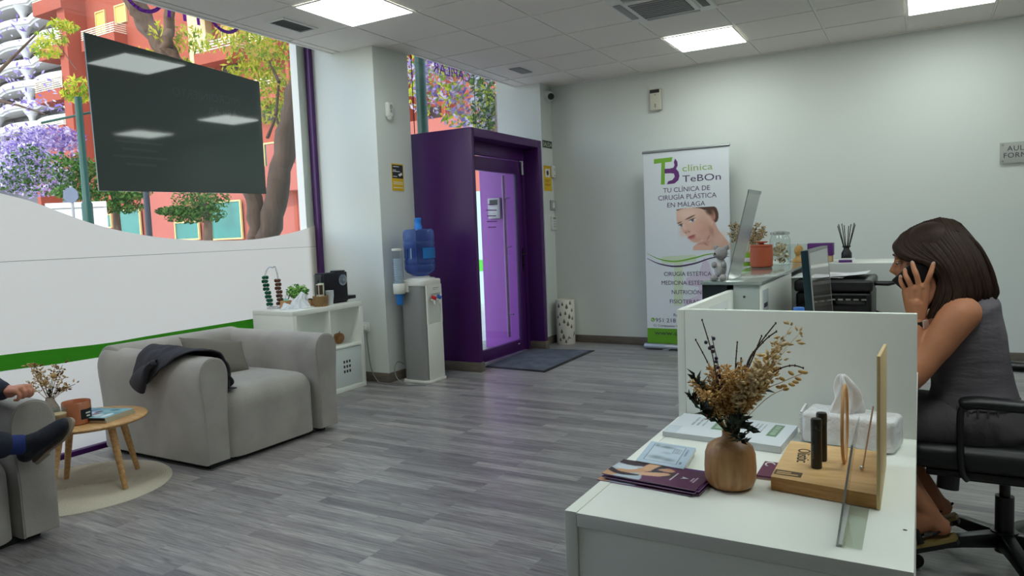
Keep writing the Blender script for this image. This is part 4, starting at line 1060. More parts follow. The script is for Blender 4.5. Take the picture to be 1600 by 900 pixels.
# ------------------------------------------------------------------ water cooler
wcx, wcy = -3.725, 4.905
t = thing('water_cooler', 'free standing grey and white water cooler by the purple doorway', 'water cooler', (wcx, wcy, 0))
m_cool = M('cooler white', (226, 226, 218), .4); m_coolg = M('cooler grey', (150, 150, 148), .38, metal=.3)
def rr_poly(cx, cy, hx, hy, r, n=6):
    out = []
    for sx, sy, a0 in ((1, 1, 0), (-1, 1, PI/2), (-1, -1, PI), (1, -1, 3*PI/2)):
        for k in range(n+1):
            a = a0+PI/2*k/n; out.append((cx+sx*(hx-r)+r*math.cos(a), cy+sy*(hy-r)+r*math.sin(a)))
    return out
b = MB(); b.prism(rr_poly(wcx, wcy, .148, .148, .06), (0, 0, 0), w=(0, 0, .022)); build('foot', b, m_cool, t, bevel=.004)
b = MB(); b.prism(rr_poly(wcx-.006, wcy, .128, .128, .055), (0, 0, .022), w=(0, 0, .80)); build('body', b, m_coolg, t, angle=30)
b = MB(); b.prism(rr_poly(wcx, wcy, .136, .136, .055), (0, 0, .822), w=(0, 0, .055)); build('top', b, m_cool, t, bevel=.012, seg=3)
b = MB(); b.lathe([(.135, .877), (.12, .888), (.085, .892), (.075, .905)], (wcx, wcy, 0), 36); build('collar', b, m_cool, t)
xf = wcx+.124
fr = MB(); fr.prism([(-.105, .022), (.105, .022), (.105, .50), (-.105, .50)], (xf, wcy, 0), (0, 1, 0), (0, 0, 1), (.014, 0, 0)); fp = build('front_panel', fr, m_cool, t, bevel=.005)
fr = MB()
fr.prism([(-.105, .50), (-.085, .50), (-.085, .70), (-.07, .735), (-.03, .755), (.105, .755), (.105, .83), (-.105, .83)], (xf, wcy, 0), (0, 1, 0), (0, 0, 1), (.014, 0, 0)); fr.prism([(.085, .50), (.105, .50), (.105, .755), (.085, .755)], (xf, wcy, 0), (0, 1, 0), (0, 0, 1), (.014, 0, 0)); build('front_frame', fr, m_cool, t, smooth=False)
fr = MB(); fr.box((xf-.0015, wcy-.085, .50), (xf+.001, wcy+.085, .755)); build('recess', fr, M('recess white', (212, 212, 206), .5), t, smooth=False)
for y, mm in ((-.035, M('red lever', (200, 34, 40), .4)), (.04, M('blue lever', (60, 110, 200), .4))):
    b = MB(); b.tube([(xf, wcy+y, .70), (xf+.035, wcy+y, .70), (xf+.038, wcy+y, .665)], [.012, .011, .009], 12); tp = build('tap', b, m_cool, t)
    b = MB(); b.obox((xf+.034, wcy+y, .722), (.004, 0, .012), (0, .012, 0), (.016, 0, -.008)); build('lever', b, mm, tp, bevel=.002)
b = MB(); b.box((xf+.014, wcy-.02, .798), (xf+.0148, wcy+.06, .804)); b.box((xf+.014, wcy-.02, .785), (xf+.0148, wcy+.04, .789)); build('badge', b, m_grey, t, smooth=False)
# bottle, upside down
bt = thing('water_bottle', 'large blue water bottle upturned on the water cooler', 'bottle', (wcx, wcy, .90))
m_bluebt = bpy.data.materials.new('blue polycarbonate'); m_bluebt.use_nodes = True
n_ = m_bluebt.node_tree
for q in list(n_.nodes):
    if q.type != 'OUTPUT_MATERIAL': n_.nodes.remove(q)
_o = [q for q in n_.nodes if q.type == 'OUTPUT_MATERIAL'][0]
_t = n_.nodes.new('ShaderNodeBsdfTransparent'); _t.inputs[0].default_value = rgb(182, 200, 240)
_g = n_.nodes.new('ShaderNodeBsdfPrincipled'); _g.inputs['Base Color'].default_value = rgb(110, 138, 206); _g.inputs['Roughness'].default_value = .1
_m = n_.nodes.new('ShaderNodeMixShader'); _l = n_.nodes.new('ShaderNodeLayerWeight'); _l.inputs[0].default_value = .35
_mr = n_.nodes.new('ShaderNodeMapRange'); _mr.inputs[3].default_value = .18; _mr.inputs[4].default_value = .8
n_.links.new(_l.outputs['Facing'], _mr.inputs[0]); n_.links.new(_mr.outputs[0], _m.inputs[0]); n_.links.new(_t.outputs[0], _m.inputs[1]); n_.links.new(_g.outputs[0], _m.inputs[2]); n_.links.new(_m.outputs[0], _o.inputs[0])
prof = [(.03, .905), (.075, .915), (.118, .94), (.131, .965), (.131, 1.0), (.127, 1.006), (.131, 1.012), (.131, 1.04), (.126, 1.048), (.126, 1.14), (.131, 1.15), (.134, 1.17), (.134, 1.19), (.128, 1.20), (.132, 1.212), (.134, 1.24), (.130, 1.285), (.118, 1.303), (.05, 1.306), (.001, 1.306)]
b = MB(); b.lathe(prof, (wcx, wcy, 0), 44, cap=False); build('shell', b, m_bluebt, bt)
b = MB(); b.lathe([(.001, .915), (.07, .918), (.114, .942), (.126, .966), (.126, 1.20), (.001, 1.20)], (wcx, wcy, 0), 36, cap=False); build('water', b, glassmat('water', (186, 204, 240), base=.02), bt)
b = MB(); b.lathe([(.033, 1.300), (.034, 1.33), (.029, 1.338), (.027, 1.36), (.03, 1.368), (.03, 1.395), (.024, 1.40), (.001, 1.40)], (wcx, wcy, 0), 24, cap=False); build('cap', b, M('blue cap', (34, 128, 222), .4), bt)
fa = math.atan2(-wcy, -wcx)
build('label', wrap_label((wcx, wcy, 0), .1335, fa+.22, fa+1.5, 1.055, 1.145), M('label blue', (20, 112, 186), .5), bt)
build('label', wrap_label((wcx, wcy, 0), .1335, fa-1.3, fa-.85, 1.06, 1.14), M('label dark', (40, 70, 130), .5), bt)
b = MB(); b.tube([(wcx+.1325*math.cos(fa-.55), wcy+.1325*math.sin(fa-.55), 1.055), (wcx+.1325*math.cos(fa-.55), wcy+.1325*math.sin(fa-.55), 1.145)], .006, 8); build('grip_bar', b, M('grip', (150, 172, 196), .4), bt)
# cup tube on its side
t = thing('cup_dispenser', 'clear tube of paper cups hung on the side of the water cooler', 'cup dispenser', (-3.80, 4.72, .66))
cx_, cy_ = -3.815, 4.722
b = MB(); b.lathe([(.043, .79), (.043, 1.135)], (cx_, cy_, 0), 28, cap=False); build('tube', b, m_clear, t)
b = MB(); b.lathe([(.047, 1.13), (.048, 1.148), (.001, 1.15)], (cx_, cy_, 0), 28, cap=False); build('cap', b, m_cool, t)
b = MB(); b.lathe([(.046, .765), (.05, .77), (.05, .85), (.046, .855)], (cx_, cy_, 0), 28, cap=False); b.box((cx_-.01, cy_+.045, .775), (cx_+.06, cy_+.07, .845)); build('holder', b, m_cool, t)
b = MB(); b.lathe([(.026, .672), (.028, .68), (.034, .765), (.001, .765)], (cx_, cy_, 0), 24, cap=False); b.lathe([(.001, .672), (.026, .672)], (cx_, cy_, 0), 24, cap=False); build('bottom_cup', b, M('blue cup', (40, 126, 206), .4), t)
b = MB()
for k in range(14):
    z = .80+k*.019; b.lathe([(.032, z), (.039, z+.012), (.0395, z+.016), (.033, z+.0165)], (cx_, cy_, 0), 24, cap=False)
build('cup_stack', b, M('pale cup', (206, 218, 236), .5), t, kind='stuff')
# cable
b = MB(); P_ = [(-4.17, 4.686, .43), (-4.15, 4.672, .30), (-4.12, 4.665, .12), (-4.06, 4.655, .03), (-3.98, 4.63, .004), (-3.86, 4.62, .004), (-3.80, 4.62, .004), (-3.71, 4.64, .004), (-3.60, 4.70, .004), (-3.59, 4.72, .004), (-3.64, 4.70, .004), (-3.72, 4.65, .010), (-3.80, 4.63, .05), (-3.86, 4.66, .13), (-3.88, 4.73, .18), (-3.865, 4.80, .15)]
b.tube(crs(P_, 5), .0045, 7); build('power_cable', b, M('grey cable', (120, 122, 122), .5), label='grey power cable looping on the floor beside the water cooler', cat='cable')
t = thing('wall_socket', 'white wall socket with a plug low on the column', 'socket', (-4.185, 4.70, .42))
b = MB(); b.box((-4.225, 4.688, .435), (-4.14, 4.70, .515)); build('plate', b, m_whiteplastic, t, bevel=.003)
b = MB(); b.box((-4.20, 4.655, .45), (-4.16, 4.688, .495)); build('plug', b, m_whiteplastic, t, bevel=.006)
b = MB(); b.box((-4.195, 4.654, .468), (-4.185, 4.6552, .478)); build('slot', b, m_dark, t)
# ------------------------------------------------------------------ roll-up banner
def inpoly(x, y, poly):
    r = np.zeros(x.shape, bool); n = len(poly); j = n-1
    for i in range(n):
        xi, yi = poly[i]; xj, yj = poly[j]
        c = ((yi > y) != (yj > y)) & (x < (xj-xi)*(y-yi)/((yj-yi) or 1e-9)+xi); r ^= c; j = i
    return r
def blur(a, k=1):
    for _ in range(k):
        p = np.pad(a, ((1, 1), (1, 1), (0, 0)), 'edge'); a = (p[:-2, 1:-1]+p[2:, 1:-1]+p[1:-1, :-2]+p[1:-1, 2:]+2*p[1:-1, 1:-1])/6
    return a
YBN = 6.985
def bp(x, y): return at(x, y, Y=YBN)
bn = thing('rollup_banner', 'white roll-up banner with a green and purple logo and a portrait photo', 'banner', (-2.01, 7.0, 0))
b = MB(); b.box((-2.435, 6.988, .05), (-1.588, 6.990, 2.0)); build('sheet', b, M('banner white', (222, 226, 230), .45), bn, smooth=False)
b = MB(); b.tube([(-2.445, 6.989, 1.995), (-1.578, 6.989, 1.995)], .013, 10); build('top_rail', b, m_steel, bn)
b = MB(); b.prism([(-.05, .012), (.05, .012), (.05, .04), (.035, .062), (-.035, .062), (-.05, .04)], (-2.46, 6.99, 0), (0, 1, 0), (0, 0, 1), (.895, 0, 0)); build('base_case', b, m_steel, bn, bevel=.004)
for x in (-2.22, -1.80):
    b = MB(); b.box((x-.035, 6.90, 0), (x+.035, 7.08, .012)); build('foot', b, m_steel, bn, bevel=.004)
b = MB(); b.tube([(-2.01, 7.02, .05), (-2.01, 7.02, 1.98)], .008, 8); build('support_pole', b, m_steel, bn)
def btext(body, x0, y0, x1, y1, h, mat, name='lettering', sx=1.0):
    p, q = bp(x0, y0), bp(x1, y1); L = (q-p).length; hh = (bp((x0+x1)/2, (y0+y1)/2-h)-bp((x0+x1)/2, (y0+y1)/2)).length
    u = Vector((1, 0, 0)); p = Vector((p.x, YBN+.002, (p.z+q.z)/2))
    o = txt(name, body, hh/.70, p, u, (0, 0, 1), mat, bn, 'LEFT', .0003)
    w_ = max(v.co.x for v in o.data.vertices)-min(v.co.x for v in o.data.vertices); x00 = min(v.co.x for v in o.data.vertices)
    for v in o.data.vertices: v.co.x = x00+(v.co.x-x00)*L/w_
    return o
m_inkp = M('purple ink', (74, 52, 92), .5); m_pgreen = M('pale green print', (150, 178, 96), .5); m_lime = M('lime green print', (118, 172, 44), .5)
def bpoly(pts, mat, name, off=.0004, w_=.0006):
    ps = [bp(*p) for p in pts]; b = MB(); b.prism([(p.x, p.z) for p in ps], (0, YBN+.003-off, 0), (1, 0, 0), (0, 0, 1), (0, -w_, 0)); return build(name, b, mat, bn, smooth=False)
Zc = lambda pts: [(1000+a/4.3875, 215+c/4.3875) for a, c in pts]
m_palg = M('faint green', (206, 220, 190), .5); m_palp = M('faint pink', (214, 200, 218), .5)
bpoly([(1034, 401), (1088, 398), (1088, 409), (1067, 410), (1067, 478), (1053, 478), (1053, 412), (1034, 412)], m_palg, 'watermark', 0, .0003)
bpoly([(1100, 402), (1108, 412), (1112, 424), (1118, 440), (1117, 462), (1104, 478), (1084, 482), (1068, 482), (1070, 470), (1090, 462), (1092, 448), (1072, 446), (1072, 434), (1092, 428), (1096, 414)], m_palp, 'watermark', 0, .0003)
bpoly(Zc([(95, 148), (222, 134), (216, 164), (171, 170), (169, 320), (143, 323), (146, 173), (95, 180)]), m_lime, 'logo_letter')
bpoly(Zc([(240, 143), (255, 165), (258, 190), (247, 214), (264, 234), (270, 262), (262, 292), (236, 314), (184, 320), (192, 300), (222, 290), (238, 268), (232, 246), (210, 244), (168, 246), (168, 214), (205, 212), (228, 206), (236, 190), (232, 168)]), M('logo purple', (98, 36, 112), .5), 'logo_letter', .0008)
btext('clínica', 1065.6, 267.5, 1112.8, 265, 10.5, m_pgreen); btext('TeBOn', 1066, 284.5, 1126, 280.6, 10.5, m_inkp)
btext('TU CLÍNICA DE', 1036, 301, 1109, 297, 7.4, m_inkp); btext('CIRUGÍA PLÁSTICA', 1028, 313.5, 1119, 308, 7.6, m_inkp); btext('EN MÁLAGA', 1042, 324.4, 1101, 321, 7.4, m_inkp)
btext('CIRUGÍA ESTÉTICA', 1037, 431, 1111, 431, 6.4, m_inkp); btext('MEDICINA ESTÉTICA', 1033, 445, 1113, 445, 6.4, m_inkp); btext('NUTRICIÓN', 1049, 459.6, 1095, 459.6, 6.4, m_inkp); btext('FISIOTERAPIA', 1046, 474.4, 1101, 474.4, 6.4, m_inkp)
btext('Re', 1052, 494.5, 1059, 494.5, 4.6, m_inkp); btext('951 218 9', 1024, 503.7, 1063, 503.7, 6.2, m_ink); btext('C/ Compositor Le', 1021, 510.6, 1062, 510.6, 3.4, m_ink)
b = MB(); p = bp(1020, 499.5); b.tube([(p.x, YBN+.003, p.z), (p.x, YBN+.0022, p.z)], .021, 20); build('phone_icon', b, m_lime, bn, smooth=False)
b = MB(); b.tube([(p.x-.006, YBN+.0021, p.z+.010), (p.x-.008, YBN+.0021, p.z), (p.x+.002, YBN+.0021, p.z-.009), (p.x+.008, YBN+.0021, p.z-.008)], .003, 6); build('phone_icon', b, m_paper, bn, smooth=False)
b = MB(); b.box((-2.435, 6.9868, .06), (-1.588, 6.988, .214)); build('green_band', b, M('banner green', (96, 158, 22), .5), bn, smooth=False)
q = btext('www.cl', 1023, 523.4, 1061, 523.4, 6.4, m_ink)
for v in q.data.vertices: v.co.y -= .002
def ribbon(pts, w_, mat):
    pc = crs([(p.x, p.z, 0) for p in (bp(*a) for a in pts)], 8); n = len(pc)
    up = [(p.x, p.y+w_*(.25+.75*math.sin(PI*i/(n-1)))) for i, p in enumerate(pc)]; dn = [(p.x, p.y) for p in pc]
    b = MB(); b.prism(dn+up[::-1], (0, YBN+.0024, 0), (1, 0, 0), (0, 0, 1), (0, -.0004, 0)); build('wave_line', b, mat, bn, smooth=False)
ribbon([(1010.5, 396), (1030, 405.5), (1055, 409.5), (1085, 404), (1110, 397.5), (1139.5, 397)], .014, m_lime); ribbon([(1010.8, 404), (1030, 413), (1056, 417.5), (1085, 413), (1112, 404), (1139.5, 401)], .017, m_inkp)
def portrait(s, t):
    x = 255+s*357; y = 775-t*300
    c = np.zeros(s.shape+(3,)); c[:] = (221, 225, 229)
    def fill(poly, col):
        mk = inpoly(x, y, poly); c[mk] = col
    def soft(cx, cy, rx, ry, col, a=1.0, ang=0.0, pw=1.5):
        ca, sa = math.cos(ang), math.sin(ang); dx, dy = x-cx, y-cy; e = ((dx*ca+dy*sa)/rx)**2+((-dx*sa+dy*ca)/ry)**2
        k = np.clip(a*np.exp(-e**pw), 0, 1)[..., None]; c[:] = c*(1-k)+np.array(col)*k
    sm = lambda pts: [(p.x, p.y) for p in crs([(a, b_, 0) for a, b_ in pts], 5, True)]
    fill(sm([(252, 490), (300, 478), (400, 474), (470, 470), (520, 480), (540, 530), (532, 575), (505, 586), (480, 560), (470, 500), (400, 500)]), (84, 58, 46))
    fill(sm([(470, 600), (505, 570), (540, 640), (600, 720), (640, 790), (520, 800), (430, 800), (440, 720)]), (212, 168, 148))
    fill(sm([(256, 500), (300, 480), (380, 476), (440, 492), (475, 520), (500, 560), (498, 610), (470, 660), (430, 700), (395, 722), (360, 715), (335, 690), (300, 640), (268, 595), (252, 545)]), (226, 184, 164))
    soft(330, 520, 70, 40, (240, 206, 188), .8); soft(300, 640, 30, 40, (232, 186, 168), .6); soft(440, 620, 50, 70, (200, 146, 124), .55); soft(390, 700, 40, 20, (196, 142, 122), .5); soft(405, 610, 35, 28, (232, 176, 160), .6)
    soft(500, 535, 20, 38, (206, 150, 130), 1, -.2, 3); soft(503, 535, 9, 22, (170, 110, 94), .8)
    soft(478, 505, 34, 22, (84, 58, 46), .9, .9, 2)
    soft(350, 543, 38, 6, (112, 78, 62), .95, -.42, 3); soft(275, 577, 18, 5, (120, 84, 68), .9, -.35, 3)
    soft(364, 565, 24, 10, (236, 232, 232), 1, -.35, 3); soft(366, 565, 9, 9, (72, 84, 112), 1, 0, 3); soft(362, 557, 26, 4, (70, 50, 46), .9, -.35, 3)
    soft(287, 598, 17, 9, (236, 232, 232), 1, -.35, 3); soft(288, 598, 7.5, 8, (72, 84, 112), 1, 0, 3); soft(284, 590, 18, 4, (70, 50, 46), .9, -.35, 3)
    soft(322, 640, 24, 11, (206, 146, 126), .6); soft(318, 650, 6, 4, (150, 90, 78), .9); soft(340, 644, 6, 4, (150, 90, 78), .9); soft(306, 605, 8, 30, (242, 206, 190), .6, -.3)
    soft(357, 677, 30, 8, (182, 96, 98), 1, -.35, 3); soft(362, 688, 24, 8, (200, 116, 116), .9, -.35, 3); soft(357, 681, 26, 2.2, (130, 62, 66), .8, -.35, 3)
    for poly, col in ((((365, 775), (372, 745), (420, 712), (462, 700), (474, 712), (440, 730), (450, 745), (490, 740), (470, 790), (380, 800)), (220, 174, 154)), (((430, 700), (455, 668), (482, 635), (492, 640), (478, 672), (466, 704)), (214, 166, 146)), (((392, 735), (440, 715), (475, 712), (478, 722), (440, 735)), (206, 154, 134))):
        fill(sm(poly), col)
    soft(455, 735, 18, 5, (170, 108, 92), .7, .5); soft(470, 690, 5, 22, (164, 104, 90), .6, .5); soft(545, 700, 30, 60, (228, 188, 170), .5, .6); soft(490, 640, 16, 40, (176, 124, 106), .6, -.3)
    return blur(c, 2)
p0, p1 = bp(1058, 391.6), bp(1139.6, 391); p2 = bp(1058, 325.5)
paint('portrait_photo', portrait, 170, 150, (p0.x, YBN+.0021, p0.z), (-1.590-p0.x, 0, 0), (0, 0, p2.z-p0.z), m_print, bn)

# ------------------------------------------------------------------ fittings on the walls
def plate(name, label, cat, p, n, w_, h, d, mat, bevel=.004):
    """small wall device: p = centre on the wall, n = outward direction"""
    p = Vector(p); n = Vector(n); u = Vector((-n.y, n.x, 0)); t = thing(name, label, cat, p)
    b = MB(); b.obox(p+n*(d/2), u*(w_/2), (0, 0, h/2), n*(d/2)); build('casing', b, mat, t, bevel=bevel, seg=3)
    return t, p+n*d, u, n
X_ = (1, 0, 0); NY = (0, -1, 0)
t, p, u, n = plate('motion_sensor', 'cream motion sensor with a dark window high on the back wall', 'sensor', (-2.352, YB, 2.54), NY, .12, .22, .05, M('sensor cream', (206, 202, 184), .5), .012)
b = MB(); b.obox(p+Vector((-.005, 0, .08)), (.05, 0, 0), (0, 0, .017), (0, .001, 0)); build('dark_window', b, m_black, t)
b = MB(); b.obox(p+Vector((0, 0, .045)), (.008, 0, 0), (0, 0, .006), (0, .001, 0)); b.obox(p+Vector((0, 0, -.065)), (.008, 0, 0), (0, 0, .02), (0, .001, 0)); build('sensor_mark', b, m_grey, t)
# plaque AULA DE FORMACION
t = thing('wall_plaque', 'clear acrylic door plaque with purple capitals on the back wall', 'sign', (.72, YB, 1.74))
b = MB(); b.box((.562, YB-.022, 1.655), (.90, YB-.017, 1.825)); build('plate', b, M('frosted plaque', (176, 178, 172), .25, spec=.6), t, bevel=.001)
for x in (.582, .88):
    for z in (1.675, 1.805):
        b = MB(); b.tube([(x, YB, z), (x, YB-.026, z)], .008, 14); build('standoff', b, m_steel, t)
txt('lettering', 'AULA', .058, (.612, YB-.023, 1.755), X_, (0, 0, 1), m_ink, t, 'LEFT', .0004, 1.08)
txt('lettering', 'FORMACIÓN', .058, (.585, YB-.023, 1.70), X_, (0, 0, 1), m_ink, t, 'LEFT', .0004, 1.08)
XN = -3.56
def wallx(y, z): return (XN, y, z)
# exit sign on the pier
t = thing('exit_sign', 'small dark green exit sign lettered in white above the doorway corner', 'sign', (XN, 7.08, 2.19))
b = MB(); b.box((XN, 6.965, 2.15), (XN+.004, 7.19, 2.235)); build('plate', b, M('exit green', (20, 44, 30), .5), t, smooth=False)
b = MB()
for lo, hi in (((6.965, 2.15), (7.19, 2.154)), ((6.965, 2.231), (7.19, 2.235)), ((6.965, 2.154), (6.969, 2.231)), ((7.186, 2.154), (7.19, 2.231))): b.box((XN+.004, *lo), (XN+.0046, *hi))
build('border', b, m_whiteplastic, t, smooth=False)
txt('lettering', 'SALIDA', .072, (XN+.0048, 7.078, 2.167), (0, 1, 0), (0, 0, 1), M('exit white', (214, 226, 206), .5), t, ext=.0004, sx=.86)
m_yel = M('yellow vinyl', (226, 182, 20), .5); m_yeld = M('dark print', (30, 32, 38), .5)
t = thing('warning_sign', 'tall yellow sticker with a camera symbol beside the doorway', 'sign', (XN, 7.06, 1.82), 'yellow alarm stickers')
b = MB(); b.box((XN, 6.97, 1.685), (XN+.003, 7.15, 1.96)); build('plate', b, m_yel, t, smooth=False)
b = MB(); b.box((XN+.003, 7.005, 1.835), (XN+.0036, 7.115, 1.925)); w0 = build('white_field', b, m_paper, t, smooth=False)
b = MB(); b.prism([(-.03, .015), (.012, .035), (.03, .0), (.005, -.03), (-.02, -.02)], (XN+.0036, 7.06, 1.88), (0, 1, 0), (0, 0, 1), (.0006, 0, 0)); build('camera_symbol', b, m_yeld, w0, smooth=False)
b = MB()
for z, w_ in ((1.80, .13), (1.785, .10), (1.755, .14), (1.742, .12), (1.71, .03)): b.box((XN+.003, 6.99, z), (XN+.0035, 6.99+w_, z+.006))
build('print_line', b, M('brown print', (140, 108, 20), .5), t, smooth=False, kind='stuff')
t = thing('warning_sign', 'yellow and black alarm sticker on the side of the column', 'sign', (-3.955, 4.95, 1.76), 'yellow alarm stickers')
XC = -3.955
b = MB(); b.box((XC, 4.87, 1.645), (XC+.003, 5.03, 1.878)); build('plate', b, m_yel, t, smooth=False)
b = MB(); b.box((XC+.003, 4.878, 1.752), (XC+.0036, 5.022, 1.868)); w0 = build('black_field', b, m_yeld, t, smooth=False)
b = MB()
for z, y0, y1 in ((1.85, 4.89, 4.97), (1.82, 4.885, 4.93), (1.808, 4.885, 4.98), (1.765, 4.885, 4.94)): b.box((XC+.0036, y0, z), (XC+.0041, y1, z+.006))
b.prism([(-.03, 0), (.02, .02), (.028, .0), (-.01, -.016)], (XC+.0036, 4.985, 1.785), (0, 1, 0), (0, 0, 1), (.0006, 0, 0)); build('print_mark', b, m_paper, w0, smooth=False, kind='stuff')
b = MB()
for z in (1.715, 1.70, 1.668): b.box((XC+.003, 4.885, z), (XC+.0036, 5.015, z+.008))
build('print_line', b, M('pale print', (226, 222, 190), .5), t, smooth=False, kind='stuff')
# detectors, thermostat, keypad, camera
t, p, u, n = plate('alarm_detector', 'white teardrop alarm detector high on the side of the column', 'detector', (XC, 4.86, 2.325), (1, 0, 0), .085, .13, .04, m_whiteplastic, .018)
b = MB(); b.obox(p+Vector((.0, .0, .01)), (.0008, 0, 0), (0, .018, 0), (0, 0, .036)); o = build('lens', b, M('lens', (196, 200, 196), .2), t, bevel=.0)
b = MB(); b.tube([p+Vector((.001, .012*math.cos(a), .024+.012*math.sin(a))) for a in [k*PI/8 for k in range(16)]], .0018, 5, closed=True); b.tube([p+Vector((.001, 0, .0)), p+Vector((.001, 0, -.02))], .0018, 5); build('lens_ring', b, m_dark, o)
b = MB(); b.ell(p+Vector((-.02, 0, -.06)), (.018, .035, .03)); build('lower_lens', b, m_whiteplastic, t)
t, p, u, n = plate('alarm_detector', 'white rounded alarm detector beside the yellow sticker on the pier', 'detector', (XN, 7.165, 1.90), (1, 0, 0), .07, .13, .035, m_whiteplastic, .014)
b = MB(); b.obox(p+Vector((0, 0, -.045)), (.001, 0, 0), (0, .007, 0), (0, 0, .007)); build('sensor_eye', b, m_black, t)
b = MB(); b.obox(p+Vector((0, 0, .02)), (.001, 0, 0), (0, .02, 0), (0, 0, .018)); build('mark', b, M('faint mark', (205, 208, 205), .5), t)
t, p, u, n = plate('thermostat', 'small grey switch box on the pier above the keypad', 'switch', (XN, 7.14, 1.53), (1, 0, 0), .10, .11, .02, M('switch grey', (168, 172, 174), .4), .006)
b = MB(); b.obox(p+Vector((0, .01, 0)), (.003, 0, 0), (0, .025, 0), (0, 0, .03)); build('rocker', b, m_whiteplastic, t, bevel=.002)
t, p, u, n = plate('alarm_keypad', 'white alarm keypad on the pier beside the door', 'keypad', (XN, 7.15, 1.33), (1, 0, 0), .10, .15, .025, m_whiteplastic, .006)
for q in range(9):
    b = MB(); b.obox(p+Vector((0, -.025+.025*(q % 3), .02-.028*(q//3))), (.002, 0, 0), (0, .009, 0), (0, 0, .010)); build('key', b, M('key grey', (188, 192, 190), .5) if q == 0 else bpy.data.materials['key grey'], t)
b = MB(); b.obox(p+Vector((0, 0, .055)), (.001, 0, 0), (0, .035, 0), (0, 0, .012)); build('display', b, m_grey, t)
t = thing('surveillance_camera', 'white dome camera with a dark lens under the ceiling in the corner', 'camera', (XN, 7.11, 2.71))
b = MB(); b.tube([(XN, 7.10, 2.71), (XN+.03, 7.10, 2.71), (XN+.055, 7.095, 2.705)], [.062, .062, .05], 28); build('base', b, m_whiteplastic, t)
b = MB(); b.ell((XN+.055, 7.09, 2.705), (.042, .042, .045)); hd = build('ball', b, m_whiteplastic, t)
b = MB(); dd = Vector((.6, -.75, -.2)).normalized(); c = Vector((XN+.055, 7.09, 2.705)); b.tube([c+dd*.024, c+dd*.0445], [.036, .028], 24); build('lens', b, m_black, hd)

# ------------------------------------------------------------------ door mat and umbrella stand
m_mat = M('grey-blue mat pile', (92, 96, 108), .95, var=.28, vscale=7, bump=.8, bscale=260)
t = thing('door_mat', 'grey-blue pile doormat with a black rubber edge at the entrance', 'mat', (-3.22, 6.12, 0))
b = MB(); b.prism([(-3.535, 5.56), (-2.878, 5.525), (-2.905, 6.70), (-3.60, 6.60)], (0, 0, .0005), w=(0, 0, .006)); build('rubber_edge', b, m_black, t, bevel=.002)
b = MB(); b.prism([(-3.52, 5.585), (-2.905, 5.552), (-2.93, 6.672), (-3.58, 6.575)], (0, 0, .0066), w=(0, 0, .006)); build('pile', b, m_mat, t, bevel=.002)
uc = Vector((-3.405, 7.075, 0))
t = thing('umbrella_stand', 'white cylinder umbrella stand with cut-out raindrops in the corner', 'umbrella stand', uc)
b = MB(); b.lathe([(.001, 0), (.1, 0), (.103, .004), (.103, .488), (.101, .491), (.098, .488), (.098, .006), (.001, .006)], uc, 48, cap=False); cyl_ = build('cylinder', b, M('stand white', (226, 222, 208), .5), t)
def on_cyl(pts, c, r, a, z, mat, name, par, th=.0012):
    b = MB(); c = Vector(c); n = len(pts); vs = []
    for k in (r+th*.2, r+th):
        for x, y in pts: q = a+x/r; vs.append(c+Vector((k*math.cos(q), k*math.sin(q), z+y)))
    b.add(vs, [tuple(range(n, 2*n)), tuple(range(n-1, -1, -1))]+[(i, (i+1) % n, n+(i+1) % n, n+i) for i in range(n)]); return build(name, b, mat, par, smooth=False)
fa = math.atan2(-uc.y, -uc.x)
m_cut = M('cut-out shade', (112, 104, 88), .8)
drop = lambda s_: [(0, 2.2*s_), (.5*s_, .9*s_), (.85*s_, 0), (.75*s_, -.6*s_), (.3*s_, -1*s_), (-.3*s_, -1*s_), (-.75*s_, -.6*s_), (-.85*s_, 0), (-.5*s_, .9*s_)]
for a, z, s_ in ((-.75, .42, .014), (-.3, .44, .011), (.15, .41, .015), (.55, .45, .012), (-.55, .33, .013), (0, .34, .012), (.42, .30, .015), (.75, .37, .011), (-.15, .25, .013), (-.7, .22, .010), (.25, .22, .014), (.65, .19, .012), (-.45, .14, .013), (-.25, .08, .016), (-.62, .05, .012), (.0, .03, .012), (.8, .28, .011), (-.9, .3, .011)):
    on_cyl(drop(s_*1.25), uc, .103, fa+a, z, m_cut, 'raindrop_cutout', cyl_)
on_cyl([(-.05, -.045), (-.035, .0), (.0, .035), (.045, .05), (.055, .02), (.03, -.005), (-.01, -.025)], uc, .103, fa+.62, .09, m_cut, 'umbrella_cutout', cyl_)
# ------------------------------------------------------------------ reception desk
DZ = .73
dk = thing('reception_return', 'low white side desk in front of the tall divider, with brochures on it', 'desk', (-.28, 1.5, 0))
bx('top', (-.542, 1.145, DZ-.026), (-.006, 1.858, DZ), m_white, dk, .0012)
bx('side_panel', (-.566, 1.145, 0), (-.5425, 1.858, DZ+.001), m_white, dk, .0012)
bx('side_panel', (-.024, 1.150, 0), (-.006, 1.858, DZ-.0265), m_white, dk, .0012)
bx('front_panel', (-.5415, 1.149, .02), (-.0245, 1.165, DZ-.0275), m_white, dk, .001)
ds = thing('desk_divider', 'tall white divider panel standing at the back of the low desk', 'divider panel', (-.28, 1.87, 0))
bx('panel', (-.545, 1.862, 0), (-.006, 1.884, 1.022), m_white, ds, .0012)
bx('end_strip', (-.566, 1.862, 0), (-.5455, 1.884, 1.021), m_white, ds, .0012)
rc_ = thing('reception_counter', 'white reception counter with a raised grey glass shelf behind the divider', 'reception counter', (-.28, 2.7, 0))
bx('front_wall', (-.566, 1.886, 0), (-.546, 3.52, 1.022), m_white, rc_, .0012)
bx('worktop', (-.545, 1.886, DZ-.028), (-.006, 3.49, DZ), m_white, rc_, .0012)
bx('back_panel', (-.566, 3.50, 0), (-.006, 3.522, 1.048), M('grey laminate panel', (196, 200, 196), .45), rc_, .0012)
